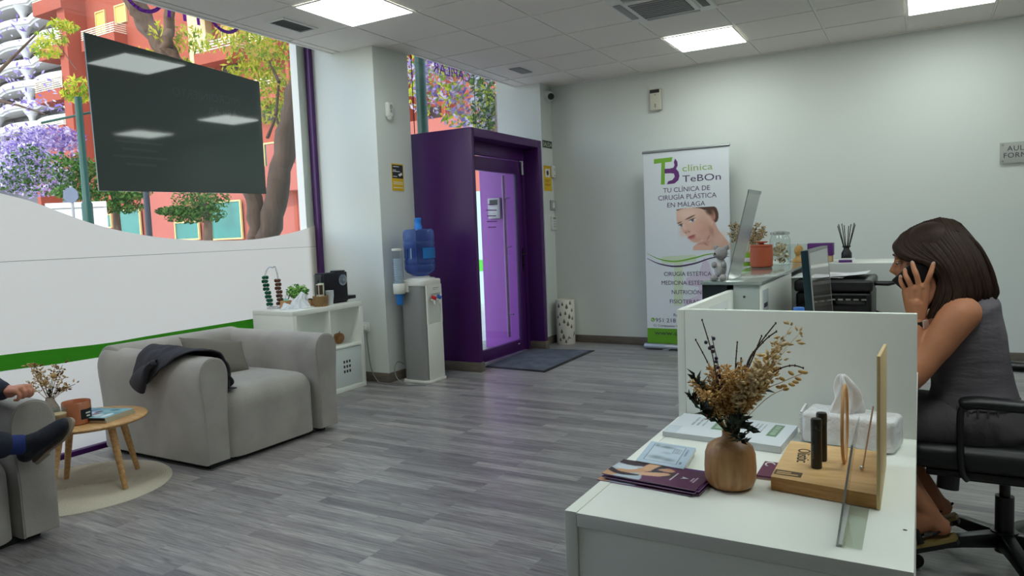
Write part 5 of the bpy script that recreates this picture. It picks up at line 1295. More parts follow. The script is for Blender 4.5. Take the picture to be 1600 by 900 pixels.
bx('back_top', (-.72, 3.523, 1.03), (-.006, 3.86, 1.05), m_white, rc_, .0012)
bx('back_leg', (-.70, 3.54, 0), (-.02, 3.56, 1.03), m_white, rc_, .0012)
m_shelfg = M('grey glass shelf', (150, 160, 156), .12, spec=.7, coat=.6)
bx('glass_shelf', (-.655, 2.43, 1.040), (-.452, 3.522, 1.0505), m_shelfg, rc_, .001)
bx('shelf_fascia', (-.650, 2.436, .985), (-.567, 3.495, 1.0395), M('shelf edge dark', (34, 42, 44), .4), rc_, .0)
bx('cabinet_end', (-.5455, 2.437, DZ), (-.462, 2.452, 1.0395), M('satin grey panel', (178, 186, 184), .3, spec=.5), rc_, .001)
bx('cabinet_side', (-.4615, 2.437, DZ), (-.454, 3.06, 1.0395), m_white, rc_, .001)
b = MB(); b.tube([(-.51, 2.4365, 1.0), (-.51, 2.4355, 1.0)], .004, 10); build('lock', b, m_dark, rc_)
t = thing('paper_notice', 'white printed notice stuck inside the counter wall', 'paper', (-.545, 2.2, .92))
b = MB(); b.box((-.5455, 2.12, .80), (-.5448, 2.36, 1.0)); build('sheet', b, m_paper, t, smooth=False)
b = MB()
for k in range(4): b.box((-.5448, 2.15, .95-k*.022), (-.5445, 2.32-.02*(k % 2), .955-k*.022))
b.box((-.5448, 2.20, .962), (-.5444, 2.33, .972)); build('print_line', b, m_ink, t, smooth=False, kind='stuff')
t = thing('paper_strip', 'narrow printed strip on the cabinet edge under the glass shelf', 'paper', (-.452, 2.56, .9))
b = MB(); b.box((-.4538, 2.455, .78), (-.4532, 2.55, 1.02)); build('sheet', b, M('strip grey', (196, 204, 208), .5), t, smooth=False)
b = MB()
for k in range(5): b.box((-.4532, 2.47, .82+k*.035), (-.453, 2.535, .835+k*.035))
build('print_line', b, m_ink, t, smooth=False, kind='stuff')

# things on the raised shelf
SZ = 1.051
t = thing('sign_holder', 'leaning clear acrylic sheet holder on the glass shelf', 'sign holder', (-.55, 2.55, SZ))
m_mirror = M('silvery sheet', (196, 204, 204), .06, metal=.75)
lean = Vector((.235, 0, .95)).normalized(); wv = Vector((.0, .20, 0))
o_ = Vector((-.568, 2.45, SZ+.003)); nn = lean.cross(wv.normalized())
b = MB(); b.obox(o_+lean*.155+wv*.5, lean*.155, wv*.5, nn*.0014); build('face', b, glassmat('acrylic face', (232, 238, 236), rough=.22, base=.42), t, smooth=False)
b = MB(); b.obox(o_+Vector((-.03, 0, -.0015))+wv*.5, (.03, 0, 0), wv*.5, (0, 0, .0015)); build('foot', b, m_clear, t, smooth=False)
b = MB(); b.obox(o_+lean*.305+wv*.5, lean*.006, wv*.5, nn*.003); build('top_edge', b, M('acrylic edge', (176, 186, 184), .3), t, smooth=False)
# plush
pc_ = Vector((-.598, 2.475, SZ))
t = thing('plush_toy', 'small grey and white plush toy behind the acrylic holder', 'toy', pc_)
m_pl = M('plush grey', (176, 172, 172), .95, bump=.6, bscale=300); m_plw = M('plush white', (222, 220, 220), .95, bump=.6, bscale=300)
b = MB(); b.ell(pc_+Vector((0, .005, .045)), (.022, .022, .034)); build('body', b, m_plw, t)
b = MB(); b.ell(pc_+Vector((.004, 0, .094)), (.023, .022, .022)); b.ell(pc_+Vector((-.008, -.018, .09)), (.010, .011, .009)); hd = build('head', b, m_pl, t)
for s_ in (-1, 1):
    b = MB(); b.ell(pc_+Vector((.004+.017*s_, .006, .113)), (.009, .006, .010)); build('ear', b, m_pl, hd)
    b = MB(); b.ell(pc_+Vector((.016*s_, -.014, .055)), (.009, .013, .011)); build('arm', b, m_pl, t)
    b = MB(); b.ell(pc_+Vector((.015*s_, -.022, .012)), (.012, .022, .012)); build('leg', b, m_pl, t)
b = MB(); b.ell(pc_+Vector((-.010, -.028, .094)), (.0035,)*3); build('nose', b, m_black, hd)
# terracotta pot
c = Vector((-.607, 3.26, SZ))
t = thing('terracotta_pot', 'terracotta lidded pot on the glass shelf', 'pot', c)
m_tp = M('terracotta matt', (176, 84, 52), .6)
b = MB(); b.lathe([(.001, 0), (.043, 0), (.047, .004), (.048, .07), (.046, .088), (.001, .088)], c, 36, cap=False); build('body', b, m_tp, t)
b = MB(); b.lathe([(.044, .088), (.047, .091), (.046, .097), (.012, .099), (.010, .104), (.026, .107), (.027, .111), (.001, .113)], c, 36, cap=False); build('lid', b, m_tp, t)
# glass jar
c = Vector((-.555, 3.42, SZ))
t = thing('glass_jar', 'clear glass jar filled with pale dried flowers on the counter', 'jar', c)
b = MB(); b.lathe([(.001, 0), (.042, 0), (.045, .006), (.045, .115), (.038, .128), (.036, .135)], c, 32, cap=False); build('jar', b, m_clear, t)
b = MB(); b.lathe([(.037, .135), (.042, .138), (.042, .147), (.02, .153), (.001, .153)], c, 32, cap=False); build('lid', b, glassmat('glass lid', (225, 230, 230), base=.25), t)
b = MB(); leaf_cloud(b, [(c+Vector((0, 0, .055)), (.036, .036, .05))], 170, .018, 31, 0, 1.8, 3); build('dried_flowers', b, [m_straw2, m_straw, M('white petals', (222, 214, 196), .9)], t, smooth=False, kind='stuff')
# dried grass bundle
c = Vector((-.69, 3.36, SZ))
t = thing('dried_bouquet', 'bundle of dried brown grass in a lime green wrap behind the pot', 'bouquet', c)
b = MB(); b.lathe([(.001, 0), (.030, 0), (.034, .02), (.036, .06), (.033, .06), (.001, .055)], c, 24, cap=False); build('pot', b, M('lime wrap', (140, 196, 50), .5), t)
b = MB(); b.lathe([(.0345, .018), (.0365, .020), (.0372, .036), (.036, .038)], c, 24, cap=False); build('band', b, m_paper, t)
V3 = lambda x, y: at(x, y, Y=3.36)
spray('dried_grass', [m_straw, m_straw, m_straw2, M('olive grass', (112, 100, 66), .9)], t, c+Vector((0, 0, .05)), [V3(x, y) for x, y in ((1142, 352), (1150, 349), (1185, 350), (1193, 356), (1195, 366), (1140, 366), (1178, 358), (1188, 372), (1160, 356), (1146, 376), (1170, 352), (1192, 362))], .0012, (.0048, 90, .35), 7)
# bust candle in a glass
c = Vector((-.50, 3.57, SZ))
t = thing('bust_candle', 'small golden bust candle standing on the back counter', 'candle', c)
m_gold = M('gold wax', (196, 152, 84), .45)
b = MB(); b.lathe([(.001, 0), (.024, 0), (.026, .006), (.022, .016), (.011, .026), (.010, .036), (.012, .038)], c, 24); b.ell(c+Vector((0, -.003, .056)), (.017, .020, .024)); b.ell(c+Vector((-.003, -.022, .052)), (.004, .005, .006)); b.ell(c+Vector((.003, .008, .062)), (.019, .019, .021)); b.ell(c+Vector((.0, .026, .060)), (.009, .009, .010)); build('bust', b, m_gold, t, angle=80)
b = MB(); b.tube([c+Vector((0, 0, .08)), c+Vector((0, 0, .09))], .001, 5); build('wick', b, m_black, t)
t = thing('glass_box', 'clear glass box behind the golden bust', 'box', (-.50, 3.64, SZ))
b = MB(); b.box((-.555, 3.615, SZ), (-.445, 3.68, SZ+.085)); build('glass', b, m_clear, t, smooth=False)
b = MB(); b.box((-.548, 3.622, SZ+.004), (-.452, 3.673, SZ+.012)); build('base_card', b, m_paper, t, smooth=False)
t = thing('gift_box', 'purple gift box on the back counter behind the monitor', 'box', (-.41, 3.62, SZ))
b = MB(); b.box((-.462, 3.59, SZ+.03), (-.352, 3.66, SZ+.088)); build('lid', b, m_purpledk, t, bevel=.002)
b = MB(); b.box((-.458, 3.594, SZ), (-.356, 3.656, SZ+.0295)); build('body', b, M('kraft', (190, 160, 116), .7), t, bevel=.001)
# reed diffuser
c = Vector((-.297, 3.62, SZ))
t = thing('reed_diffuser', 'black bottle reed diffuser with dark sticks on the back counter', 'diffuser', c)
b = MB(); b.lathe([(.001, 0), (.021, 0), (.023, .004), (.022, .04), (.013, .056), (.012, .064), (.017, .066), (.017, .074), (.006, .075)], c, 28, cap=False); build('bottle', b, m_black, t)
for k in range(8):
    a = k*.785+.3; b = MB(); b.tube([c+Vector((0, 0, .02)), c+Vector((.038*math.cos(a), .02*math.sin(a), .170+.008*math.sin(k*3)))], .0018, 6); build('reed', b, m_blackmatte, t)
t = thing('card_stack', 'small purple and white business cards by the reed diffuser', 'cards', (-.30, 3.56, SZ))
b = MB(); b.box((-.325, 3.545, SZ), (-.27, 3.585, SZ+.010), .1); build('purple_cards', b, m_purpledk, t, smooth=False)
b = MB(); b.box((-.315, 3.552, SZ+.0105), (-.26, 3.592, SZ+.017), -.1); build('white_cards', b, m_paper, t, smooth=False)

# printer with papers and its open tray arm
t = thing('printer', 'black multifunction printer on the worktop behind the monitor', 'printer', (-.30, 3.25, DZ))
m_prn = M('printer black', (26, 27, 31), .42); m_prn2 = M('printer gloss', (14, 14, 17), .2)
b = MB(); b.box((-.445, 3.10, DZ), (-.165, 3.44, .955)); build('body', b, m_prn, t, bevel=.012, seg=3)
b = MB(); b.box((-.45, 3.09, .958), (-.16, 3.45, 1.005)); build('scanner_lid', b, m_prn, t, bevel=.012, seg=3)
b = MB(); b.obox((-.31, 3.096, .925), (.125, 0, 0), (0, .004, .0), (0, 0, .018)); cp = build('control_panel', b, m_prn2, t, bevel=.003)
for k in range(7):
    b = MB(); b.obox((-.36+k*.028, 3.0915, .928), (.009, 0, 0), (0, .001, 0), (0, 0, .003)); build('button', b, m_grey, cp)
b = MB(); b.box((-.39, 3.092, .79), (-.22, 3.102, .885)); build('output_slot', b, M('slot black', (6, 6, 8), .6), t, smooth=False)
b = MB(); b.tube([(-.165, 3.20, .985), (-.11, 3.18, .985), (-.085, 3.18, .99), (-.045, 3.17, 1.018), (-.043, 3.17, 1.026)], [.009, .010, .007, .005, .006], 8); build('tray_arm', b, m_black, t)
t = thing('paper_sheets', 'loose white papers lying on top of the printer', 'papers', (-.32, 3.27, 1.006))
for k, (x0, x1, y0, y1, rz) in enumerate(((-.475, -.27, 3.12, 3.40, .08), (-.40, -.185, 3.14, 3.43, -.12))):
    def fn(u, v, x0=x0, x1=x1, y0=y0, y1=y1, k=k):
        return Vector((x0+(x1-x0)*u, y0+(y1-y0)*v, 1.0112+.003*k+.020*max(0, u-.55)**1.5*k*2.2-.0*v+.004*math.sin(3*u+2*v)))
    b = MB(); b.grid(fn, 16, 10); sh = build('sheet', b, m_paper, t, solid=.0006)
    b = MB(); b.box((x0+.05, y0+.05, 1.0165+.003*k), (x0+.12, y0+.056, 1.0170+.003*k)); build('print_line', b, m_ink, sh, smooth=False)
# monitor seen along its screen
t = thing('monitor', 'computer monitor turned to the receptionist beside the printer', 'monitor', (-.34, 2.78, DZ))
a0, a1 = Vector((-.299, 2.53, .83)), Vector((-.292, 3.00, .83)); upv = Vector((-.075, 0, .99)).normalized(); hgt = .318
sw = (a1-a0); nn = sw.normalized().cross(upv)
b = MB(); b.obox(a0+sw*.5+upv*hgt*.5-nn*.012, sw*.5, upv*hgt*.5, nn*.012); build('housing', b, M('teal black edge', (20, 46, 56), .35), t, bevel=.003)
b = MB(); b.obox(a0+sw*.5+upv*hgt*.5+nn*.0012, sw*.485, upv*hgt*.47, nn*.001); build('screen', b, M('screen grey', (118, 116, 112), .09, spec=.9, coat=.8), t, smooth=False)
b = MB()
for p, q in ((a0, sw*.0), (a0+sw, sw*0)): b.obox(p+upv*hgt*.5+nn*.0012+(sw.normalized()*.004 if p is a0 else -sw.normalized()*.004), sw.normalized()*.004, upv*hgt*.5, nn*.0016)
b.obox(a0+sw*.5+upv*(hgt-.004)+nn*.0012, sw*.49, upv*.004, nn*.0016); b.obox(a0+sw*.5+upv*.004+nn*.0012, sw*.49, upv*.004, nn*.0016); build('bezel', b, m_grey, t, smooth=False)
b = MB(); b.tube([(-.335, 2.77, DZ+.01), (-.345, 2.77, .95)], [.022, .018], 14); build('stand', b, m_black, t)
b = MB(); b.lathe([(.001, 0), (.11, 0), (.11, .006), (.02, .014)], (-.335, 2.77, DZ), 36); build('base', b, m_black, t)
# bottle with blue cap
c = Vector((-.325, 2.33, DZ))
t = thing('drink_bottle', 'small water bottle with a blue cap in front of the monitor', 'bottle', c)
b = MB(); b.lathe([(.001, 0), (.029, 0), (.032, .006), (.032, .16), (.030, .19), (.014, .222), (.013, .23)], c, 28, cap=False); build('bottle', b, glassmat('bottle plastic', (206, 218, 226), base=.10), t)
b = MB(); b.lathe([(.0165, .226), (.0165, .248), (.015, .25), (.001, .25)], c, 24, cap=False); build('cap', b, M('cap blue', (52, 110, 196), .4), t)
b = MB(); b.tube(crs([Vector((-.16, 3.30, .86)), Vector((-.11, 3.32, .84)), Vector((-.05, 3.36, .80)), Vector((.0, 3.40, DZ+.004))], 5), .004, 7); build('printer_cable', b, m_black, label='thin black cable running down from the printer side', cat='cable')

# ------------------------------------------------------------------ things on the low desk
Z0 = DZ+.0008
vc = Vector((-.3225, 1.392, Z0))
t = thing('wooden_vase', 'turned wooden vase holding a large bouquet of dried flowers', 'vase', vc)
m_vase = woodmat('turned oak', (150, 104, 62), (190, 142, 94), (16, 16, 2.2), .42, 4)
b = MB(); b.lathe([(.001, 0), (.036, 0), (.044, .006), (.0485, .018), (.0492, .040), (.0478, .066), (.043, .080), (.032, .089), (.018, .0945), (.0145, .100), (.0148, .110), (.012, .111), (.0105, .104), (.001, .098)], vc, 56, cap=False); build('body', b, m_vase, t)
B0 = vc+Vector((0, 0, .1))
Q = lambda x, y, d=0.0: at(x, y, Y=1.392+d)
r = random.Random(17)
# fluffy tan plumes
m_tan = M('tan plume', (208, 166, 104), .95); m_tan2 = M('ochre plume', (226, 188, 126), .95); m_tan3 = M('brown plume', (172, 128, 76), .95)
plumes = [(1110, 572), (1092, 600), (1125, 590), (1140, 582), (1160, 572), (1118, 605), (1172, 592), (1186, 600), (1150, 600), (1100, 615), (1132, 575), (1195, 590), (1205, 575), (1082, 596), (1178, 610)]
for k, (x, y) in enumerate(plumes):
    spray('dried_plume', [m_tan, m_tan, m_tan2, m_tan3], t, B0, [Q(x, y, r.uniform(-.045, .045)), Q(x+6, y+9, r.uniform(-.04, .04))], .0008, (.0042, 120, .34), 100+k)
b = MB()
for k in range(90):
    a, q = r.uniform(1085, 1200), r.uniform(590, 660); p = Q(a*.6+1140*.4, q, r.uniform(-.03, .03)); d = Vector((r.uniform(-1, 1), r.uniform(-1, 1), r.uniform(.2, 1))).normalized()*r.uniform(.012, .03)
    e = d.cross(Vector((.3, .2, 1))).normalized()*.006; b.tube([p, p+d*.5+e, p+d], [.0006, .0006, .0003], 4)
build('dried_wisps', b, m_tan2, t, kind='stuff')
# ruscus: dark leaves left and low right
spray('ruscus_sprig', [m_dgreen, m_dgreen, M('leaf black green', (30, 40, 34), .6)], t, B0, [Q(1085, 588, -.01), Q(1078, 622, .01), Q(1096, 640, -.03), Q(1105, 610, .02)], .0011, (.021, 30, .3), 41, leaf=2.3)
spray('ruscus_sprig', [m_dgreen, m_dgreen, bpy.data.materials['leaf black green']], t, B0, [Q(1160, 690, -.045), Q(1170, 672, -.04), Q(1150, 665, -.05), Q(1165, 655, -.03), Q(1190, 610, .02)], .0011, (.021, 26, .25), 42, leaf=2.3)
spray('dried_leaf', [m_twig, M('rust leaf', (130, 76, 44), .8)], t, B0, [Q(1102, 650, -.03), Q(1092, 630, -.02), Q(1178, 620, .02)], .0009, (.016, 7, .5), 43, leaf=2.0)
# purple berries
b = MB(); tip = Q(1112, 525); b.tube(crs([B0, Q(1128, 600), tip], 8), .0009, 6)
o = build('berry_stem', b, m_twig, t); b = MB()
for x, y in ((1103, 535), (1115, 529), (1109, 544), (1113, 542), (1114, 549), (1119, 560), (1119, 565), (1122, 574), (1122, 586), (1124, 590), (1121, 596), (1126, 600), (1125, 608)): b.ell(Q(x, y, r.uniform(-.008, .002)), (.0038,)*3, nu=10, nv=7)
build('berries', b, m_berry, o, kind='stuff')
# bare twigs
for pts in (((1120, 590), (1112, 550), (1097, 500)), ((1112, 585), (1105, 565), (1087, 531)), ((1148, 590), (1150, 560), (1152, 535)), ((1165, 575), (1185, 540), (1212, 505)), ((1168, 572), (1192, 535), (1213, 518)), ((1160, 600), (1178, 555), (1190, 525)), ((1190, 600), (1215, 578), (1238, 571), (1255, 575)), ((1150, 575), (1157, 570), (1158, 560))):
    dd = r.uniform(-.02, .02); pc2 = crs([B0]+[Q(x, y, dd) for x, y in pts], 5)
    b = MB(); b.tube(pc2, [.0012]*(len(pc2)-1)+[.0007], 6)
    for f in (.55, .7, .82, 1.0): p = pc2[int(f*(len(pc2)-1))]; b.ell(p, (.0016, .0016, .0026), nu=8, nv=6)
    build('twig', b, m_twig, t)
# oat grass to the right and bunny tails
spray('oat_grass', [m_straw2, m_straw2, M('oat pale', (216, 184, 128), .9)], t, B0, [Q(1225, 525, .01), Q(1250, 520, .03), Q(1238, 508, .0), Q(1215, 540, -.01), Q(1230, 545, .02), Q(1205, 560, -.02), Q(1222, 560, .02), Q(1210, 575, .0)], .0006, (.0065, 16, .55), 44)
spray('oat_grass', [m_straw2, m_straw2], t, B0, [Q(1195, 575, -.02), Q(1190, 590, -.03), Q(1178, 588, -.03)], .0008, (.007, 60, .4), 45)
b = MB()
for x, y, a in ((1225, 603, 0), (1237, 601, .2), (1247, 592, .3), (1252, 581, .2), (1236, 583, .6), (1222, 592, .5), (1228, 608, -.3), (1243, 597, .1), (1217, 605, .1), (1257, 582, 0)):
    p = Q(x, y, r.uniform(-.01, .02)); b.ell(p, (.0062, .0035, .0034), Matrix.Rotation(a, 3, 'Y'), 10, 7)
build('seed_head', b, M('seed gold', (206, 166, 100), .9), t, kind='stuff')
b = MB(); b.tube(crs([B0, Q(1190, 615), Q(1222, 597), Q(1255, 583)], 5), .0008, 5); b.tube(crs([B0, Q(1195, 625), Q(1230, 606)], 5), .0007, 5); build('seed_stem', b, m_straw, t)

# purple leaflets, a stack of single cards
def leaflet(s, t):
    c = np.zeros(s.shape+(3,)); c[:] = (96, 42, 84); X = s*100; Y = t*50
    c += ((s-.5)*-16)[..., None]
    def fill(poly, col): c[inpoly(X, Y, [(p.x, p.y) for p in crs([(a, b_, 0) for a, b_ in poly], 4, True)])] = col
    c[(s < .42) & (X+Y*.4 < 44)] = (178, 192, 206)
    fill(((0, 50), (0, 40), (16, 36), (30, 40), (33, 50)), (52, 32, 46)); fill(((10, 0), (20, 12), (34, 20), (40, 30), (30, 34), (12, 22), (0, 16), (0, 0)), (196, 150, 116)); fill(((30, 34), (40, 28), (46, 36), (44, 50), (32, 50)), (206, 162, 128))
    fill(((42, 28), (52, 26), (54, 36), (50, 48), (44, 46)), (36, 34, 52)); fill(((34, 14), (48, 16), (62, 20), (66, 26), (60, 31), (46, 27), (36, 22)), (214, 170, 138)); fill(((56, 18), (66, 20), (72, 26), (68, 34), (58, 33), (64, 27)), (54, 34, 36)); fill(((46, 36), (60, 34), (64, 40), (54, 44)), (202, 154, 120))
    fill(((0, 14), (16, 6), (34, 10), (34, 14), (14, 14), (0, 22)), (44, 28, 40)); fill(((8, 22), (22, 24), (26, 32), (10, 36), (2, 30)), (196, 206, 216))
    return blur(c, 1)
lz = Z0
base_l = [Vector((-.562, 1.318, 0)), Vector((-.366, 1.302, 0)), Vector((-.362, 1.384, 0)), Vector((-.562, 1.440, 0))]
u0 = Vector((.998, -.07, 0)); v0 = Vector((.07, .998, 0)); o0 = Vector((-.562, 1.324, 0))
for k in range(7):
    rot = (k % 3-1)*.03+(.05 if k == 0 else 0); u_ = Matrix.Rotation(rot, 3, 'Z')@u0; v_ = Matrix.Rotation(rot, 3, 'Z')@v0
    o_ = o0+Vector((.003*((k*5) % 3-1)+(-.008 if k == 0 else 0), .003*((k*7) % 3-1)-(.006 if k == 0 else 0), lz+.0021*k))
    lab = ['plum leaflet at the very bottom of the stack by the wooden vase', 'plum leaflet second from the bottom of the stack', 'plum leaflet third from the bottom of the stack', 'plum leaflet in the middle of the stack', 'plum leaflet third from the top of the stack', 'plum leaflet just under the top one', 'top plum leaflet with a picture of a reclining woman'][k]
    t = thing('leaflet', lab, 'leaflet', o_+u_*.1+v_*.05, 'plum leaflets in a stack')
    b = MB(); b.prism([(0, 0), (.197, 0), (.197, .100), (0, .100)], o_, u_, v_, (0, 0, .0019)); build('sheet', b, M('leaflet edge', (150, 122, 150), .6) if k == 0 else bpy.data.materials['leaflet edge'], t, smooth=False)
    if k in (0, 6): pr_ = paint('picture', leaflet, 120, 60, o_+Vector((0, 0, .00195)), u_*.197, v_*.100, m_print, t)
    else:
        b = MB(); b.prism([(0, 0), (.197, 0), (.197, .100), (0, .100)], o_+Vector((0, 0, .0019)), u_, v_, (0, 0, .0001)); build('picture', b, m_purpledk, t, smooth=False)
    if k == 6:
        b = MB(); b.prism([(.0, 0), (.016, .006), (.0, .012), (.004, .006)], o_+u_*.150+v_*.046+Vector((0, 0, .0020)), u_, v_, (0, 0, .0001)); build('emblem', b, m_paper, t, smooth=False)
        b = MB()
        for q, w_ in ((.134, .045), (.172, .02), (.178, .03)): b.prism([(0, 0), (.0035, 0), (.0035, w_), (0, w_)], o_+u_*q+v_*(.05-w_/2)+Vector((0, 0, .0020)), u_, v_, (0, 0, .0001))
        build('print_line', b, M('pale lilac print', (206, 190, 206), .5), t, smooth=False, kind='stuff')
# pale blue booklet
def bluebook(s, t):
    c = np.zeros(s.shape+(3,)); c[:] = (178, 198, 216)
    inn = (s > .12) & (s < .82) & (t > .12) & (t < .93); c[inn] = (190, 206, 220)
    for cx, cy, rx, ry, k in ((.35, .3, .16, .08, .5), (.62, .26, .12, .07, .45), (.42, .82, .16, .06, .6), (.5, .55, .1, .05, .25), (.2, .85, .05, .05, .5)):
        e = np.exp(-(((s-cx)/rx)**2+((t-cy)/ry)**2)); c -= (e*k*130)[..., None]
    fr_ = inn & ~((s > .13) & (s < .81) & (t > .135) & (t < .92)); c[fr_] = (58, 66, 80)
    for y_ in (.60, .66, .72, .78): c[(np.abs(t-y_) < .012) & (s > .60) & (s < .77) & (np.sin(s*190) > -.3)] = (80, 92, 108)
    c[(np.abs(s-.88) < .022) & (t > .5) & (t < .85) & (np.sin(t*130) > -.2)] = (92, 106, 124); c[(np.abs(s-.88) < .022) & (t > .15) & (t < .26)] = (112, 130, 150)
    return c
o_ = Vector((-.530, 1.416, Z0)); u_ = Vector((.993, -.12, 0)).normalized()*.108; v_ = Vector((-.10, .99, 0)).normalized()*.148; u_.z = v_.z = 0
for k in range(2):
    t = thing('booklet', ['lower pale blue booklet of the pair on the desk edge', 'upper pale blue booklet with a framed drawing on its cover'][k], 'booklet', o_+(u_+v_)*.5, 'pale blue booklets')
    o2 = o_+Vector((.003*k, .001*k, .0082*k)); b = MB(); b.prism([(0, 0), (1, 0), (1, 1), (0, 1)], o2, u_, v_, (0, 0, .008)); build('pages', b, M('booklet pages', (200, 204, 202), .7) if not k else bpy.data.materials['booklet pages'], t, smooth=False)
    paint('cover', bluebook, 80, 100, o2+Vector((0, 0, .0081)), u_, v_, m_print, t)
# two white brochures with green titles
def whitebook(s, t):
    c = np.zeros(s.shape+(3,)); c[:] = (216, 222, 228)
    c[(s > .60) & (s < .80) & (t > .36) & (t < .92)] = (112, 142, 112); ins = (s > .62) & (s < .78) & (t > .40) & (t < .88) & (np.sin(t*85) > .2) & (np.abs(s-.70) < .045); c[ins] = (200, 214, 200)
    for x_ in (.38, .46, .30): c[(np.abs(s-x_) < .014) & (t > .45) & (t < .86) & (np.sin(t*150) > -.4)] = (120, 128, 136)
    c[(s < .2) & (t < .35)] = (196, 206, 216)
    return c
for k, (o2, u_, v_, lab, hgt) in enumerate(((Vector((-.548, 1.665, Z0)), Vector((.166, -.008, 0)), Vector((-.0, .188, 0)), 'white brochure with a green title at the left, under the dried bouquet', .012), (Vector((-.392, 1.650, Z0)), Vector((.124, -.018, 0)), Vector((.01, .186, 0)), 'white brochure with a green title between the vase and the tissues', .016))):
    n = 1; t = thing('brochure', lab, 'brochure', o2+(u_+v_)*.5, 'white brochures with green titles')
    b = MB(); b.prism([(0, 0), (1, 0), (1, 1), (0, 1)], o2, u_, v_, (0, 0, hgt)); build('pages', b, M('brochure pages', (206, 210, 212), .7, bump=.3, bscale=300, stretch=(1, 1, 20)) if not k else bpy.data.materials['brochure pages'], t, smooth=False)
    paint('cover', whitebook, 90, 90, o2+Vector((0, 0, hgt+.0001)), u_, v_, m_print, t)
# Olistic stand
t = thing('sample_stand', 'wooden sample stand with an upright board, ring and two black tubes', 'display stand', (-.155, 1.52, Z0))
m_ply = woodmat('birch ply', (206, 166, 112), (224, 188, 136), (3, 14, 14), .45)
m_plye = woodmat('ply edge', (176, 122, 62), (198, 146, 84), (4, 4, 60), .5)
ST = Z0+.026; ob = [(-.248, 1.400), (-.066, 1.375), (-.062, 1.640), (-.250, 1.652)]
b = MB(); b.prism(ob, (0, 0, Z0), w=(0, 0, .0256)); build('base_block', b, m_plye, t, bevel=.001)
b = MB(); b.prism(ob, (0, 0, Z0+.0257), w=(0, 0, .0004)); build('base_top', b, m_ply, t, smooth=False)
b = MB(); b.prism([(1.372, Z0), (1.64, Z0), (1.64, .985), (1.372, 1.005)], (-.0655, 0, 0), (0, 1, 0), (0, 0, 1), (.006, 0, 0)); build('upright_board', b, M('pale ply', (214, 186, 134), .5), t, bevel=.001)
txt('lettering', 'Olistic', .036, (-.226, 1.600, ST+.0005), (.10, -1, 0), (1, .10, 0), m_yeld, t, 'LEFT', .0003)
b = MB(); b.prism([(0, 0), (.05, -.004), (.05, .024), (0, .028)], (-.246, 1.418, ST), w=(0, 0, .0004)); bd = build('badge', b, M('badge dark', (84, 66, 46), .5), t, smooth=False)
for q, w_ in enumerate((.026, .040)):
    b = MB(); b.box((-.242, 1.430-.010*q, ST+.0005), (-.242+w_, 1.436-.010*q, ST+.0008)); build('print_line', b, m_ply, bd, smooth=False)
b = MB(); pts = [(-.131, 1.548+.056*math.cos(q*PI/24), ST+.077+.077*math.sin(q*PI/24)) for q in range(48)]; b.tube(pts, .0032, 8, r2=.0045, closed=True); build('ring', b, M('pale ring', (196, 150, 100), .5), t)
for q, (x, y, z) in enumerate(((-.1765, 1.484, .853), (-.1725, 1.535, .853))):
    tt = thing('product_tube', ['front black product tube on the wooden stand', 'rear black product tube on the wooden stand'][q], 'tube', (x, y, ST+.0004), 'black product tubes')
    b = MB(); b.lathe([(.001, 0), (.0095, 0), (.0102, .002), (.0102, .078), (.001, .0785)], (x, y, ST+.0004), 24, cap=False); build('tube', b, m_black, tt)
    b = MB(); b.lathe([(.0100, .079), (.0105, .08), (.0105, .096), (.0092, .099), (.001, .0995)], (x, y, ST+.0004), 24, cap=False); build('cap', b, m_black, tt)
    fa_ = math.atan2(-y, -x); n_ = Vector((math.cos(fa_-.5), math.sin(fa_-.5), 0))
    txt('lettering', 'OLISTIC', .008, Vector((x, y, ST+.035))+n_*.0104, (0, 0, 1), (-n_.y*-1, n_.x*-1, 0), M('grey print', (120, 116, 112), .5) if not q else bpy.data.materials['grey print'], tt, ext=.0002)
b = MB(); b.tube([(-.096, 1.50, ST+.001), (-.0775, 1.505, .885)], .0016, 8); rd = build('pin_rod', b, M('rose rod', (206, 176, 160), .3, metal=.4), t)
b = MB(); b.ell((-.097, 1.50, ST+.006), (.0045,)*3); build('bead', b, m_chrome, rd)
# plum card under the stand
t = thing('business_card', 'small plum card peeking out beside the wooden stand', 'card', (-.258, 1.50, Z0))
for k in range(3):
    b = MB(); b.box((-.285, 1.45, Z0+.0026*k), (-.2545, 1.545, Z0+.0024+.0026*k)); c_ = build('card', b, [M('card edge', (190, 164, 140), .7), bpy.data.materials['leaflet edge'], M('plum card', (96, 40, 68), .5)][k], t, smooth=False)
b = MB(); b.tube([(-.271+.009*math.cos(q*PI/10), 1.525+.012*math.sin(q*PI/10), Z0+.0080) for q in range(15)], .0016, 5); build('swirl', b, m_paper, c_, smooth=False)
# tissues in film
t = thing('tissue_pack', 'film-wrapped pack of white paper tissues with one pulled up', 'tissues', (-.14, 1.76, Z0))
m_tis = M('tissue white', (232, 230, 230), .8); m_filmw = M('wrapping film', (226, 226, 228), .25, bump=.7, bscale=50)
b = MB(); b.prism([(-.240, 1.738), (-.046, 1.708), (-.030, 1.80), (-.226, 1.835)], (0, 0, Z0), w=(0, 0, .074)); build('pack', b, m_filmw, t, bevel=.012, seg=3)
b = MB()
for k in range(12): b.box((-.2445+.002*(k % 2), 1.745, Z0+.006+.0055*k), (-.238, 1.83, Z0+.0105+.0055*k))
build('folded_edge', b, m_tis, t, smooth=False, kind='stuff')
tc_ = Vector((-.150, 1.765, Z0+.07))
def tis(u, v):
    a = 2*PI*u; k = v; rad = .0205*(1-k)**.45*(1+.30*math.sin(2*a+.6+2*k)+.26*math.sin(5*a+4*k)+.12*math.sin(9*a-5*k))+.0025
    return tc_+Vector((rad*math.cos(a)*1.2+.006*math.sin(4*k), rad*math.sin(a), .092*k+.012*math.sin(3*a)*k*(1-k)))
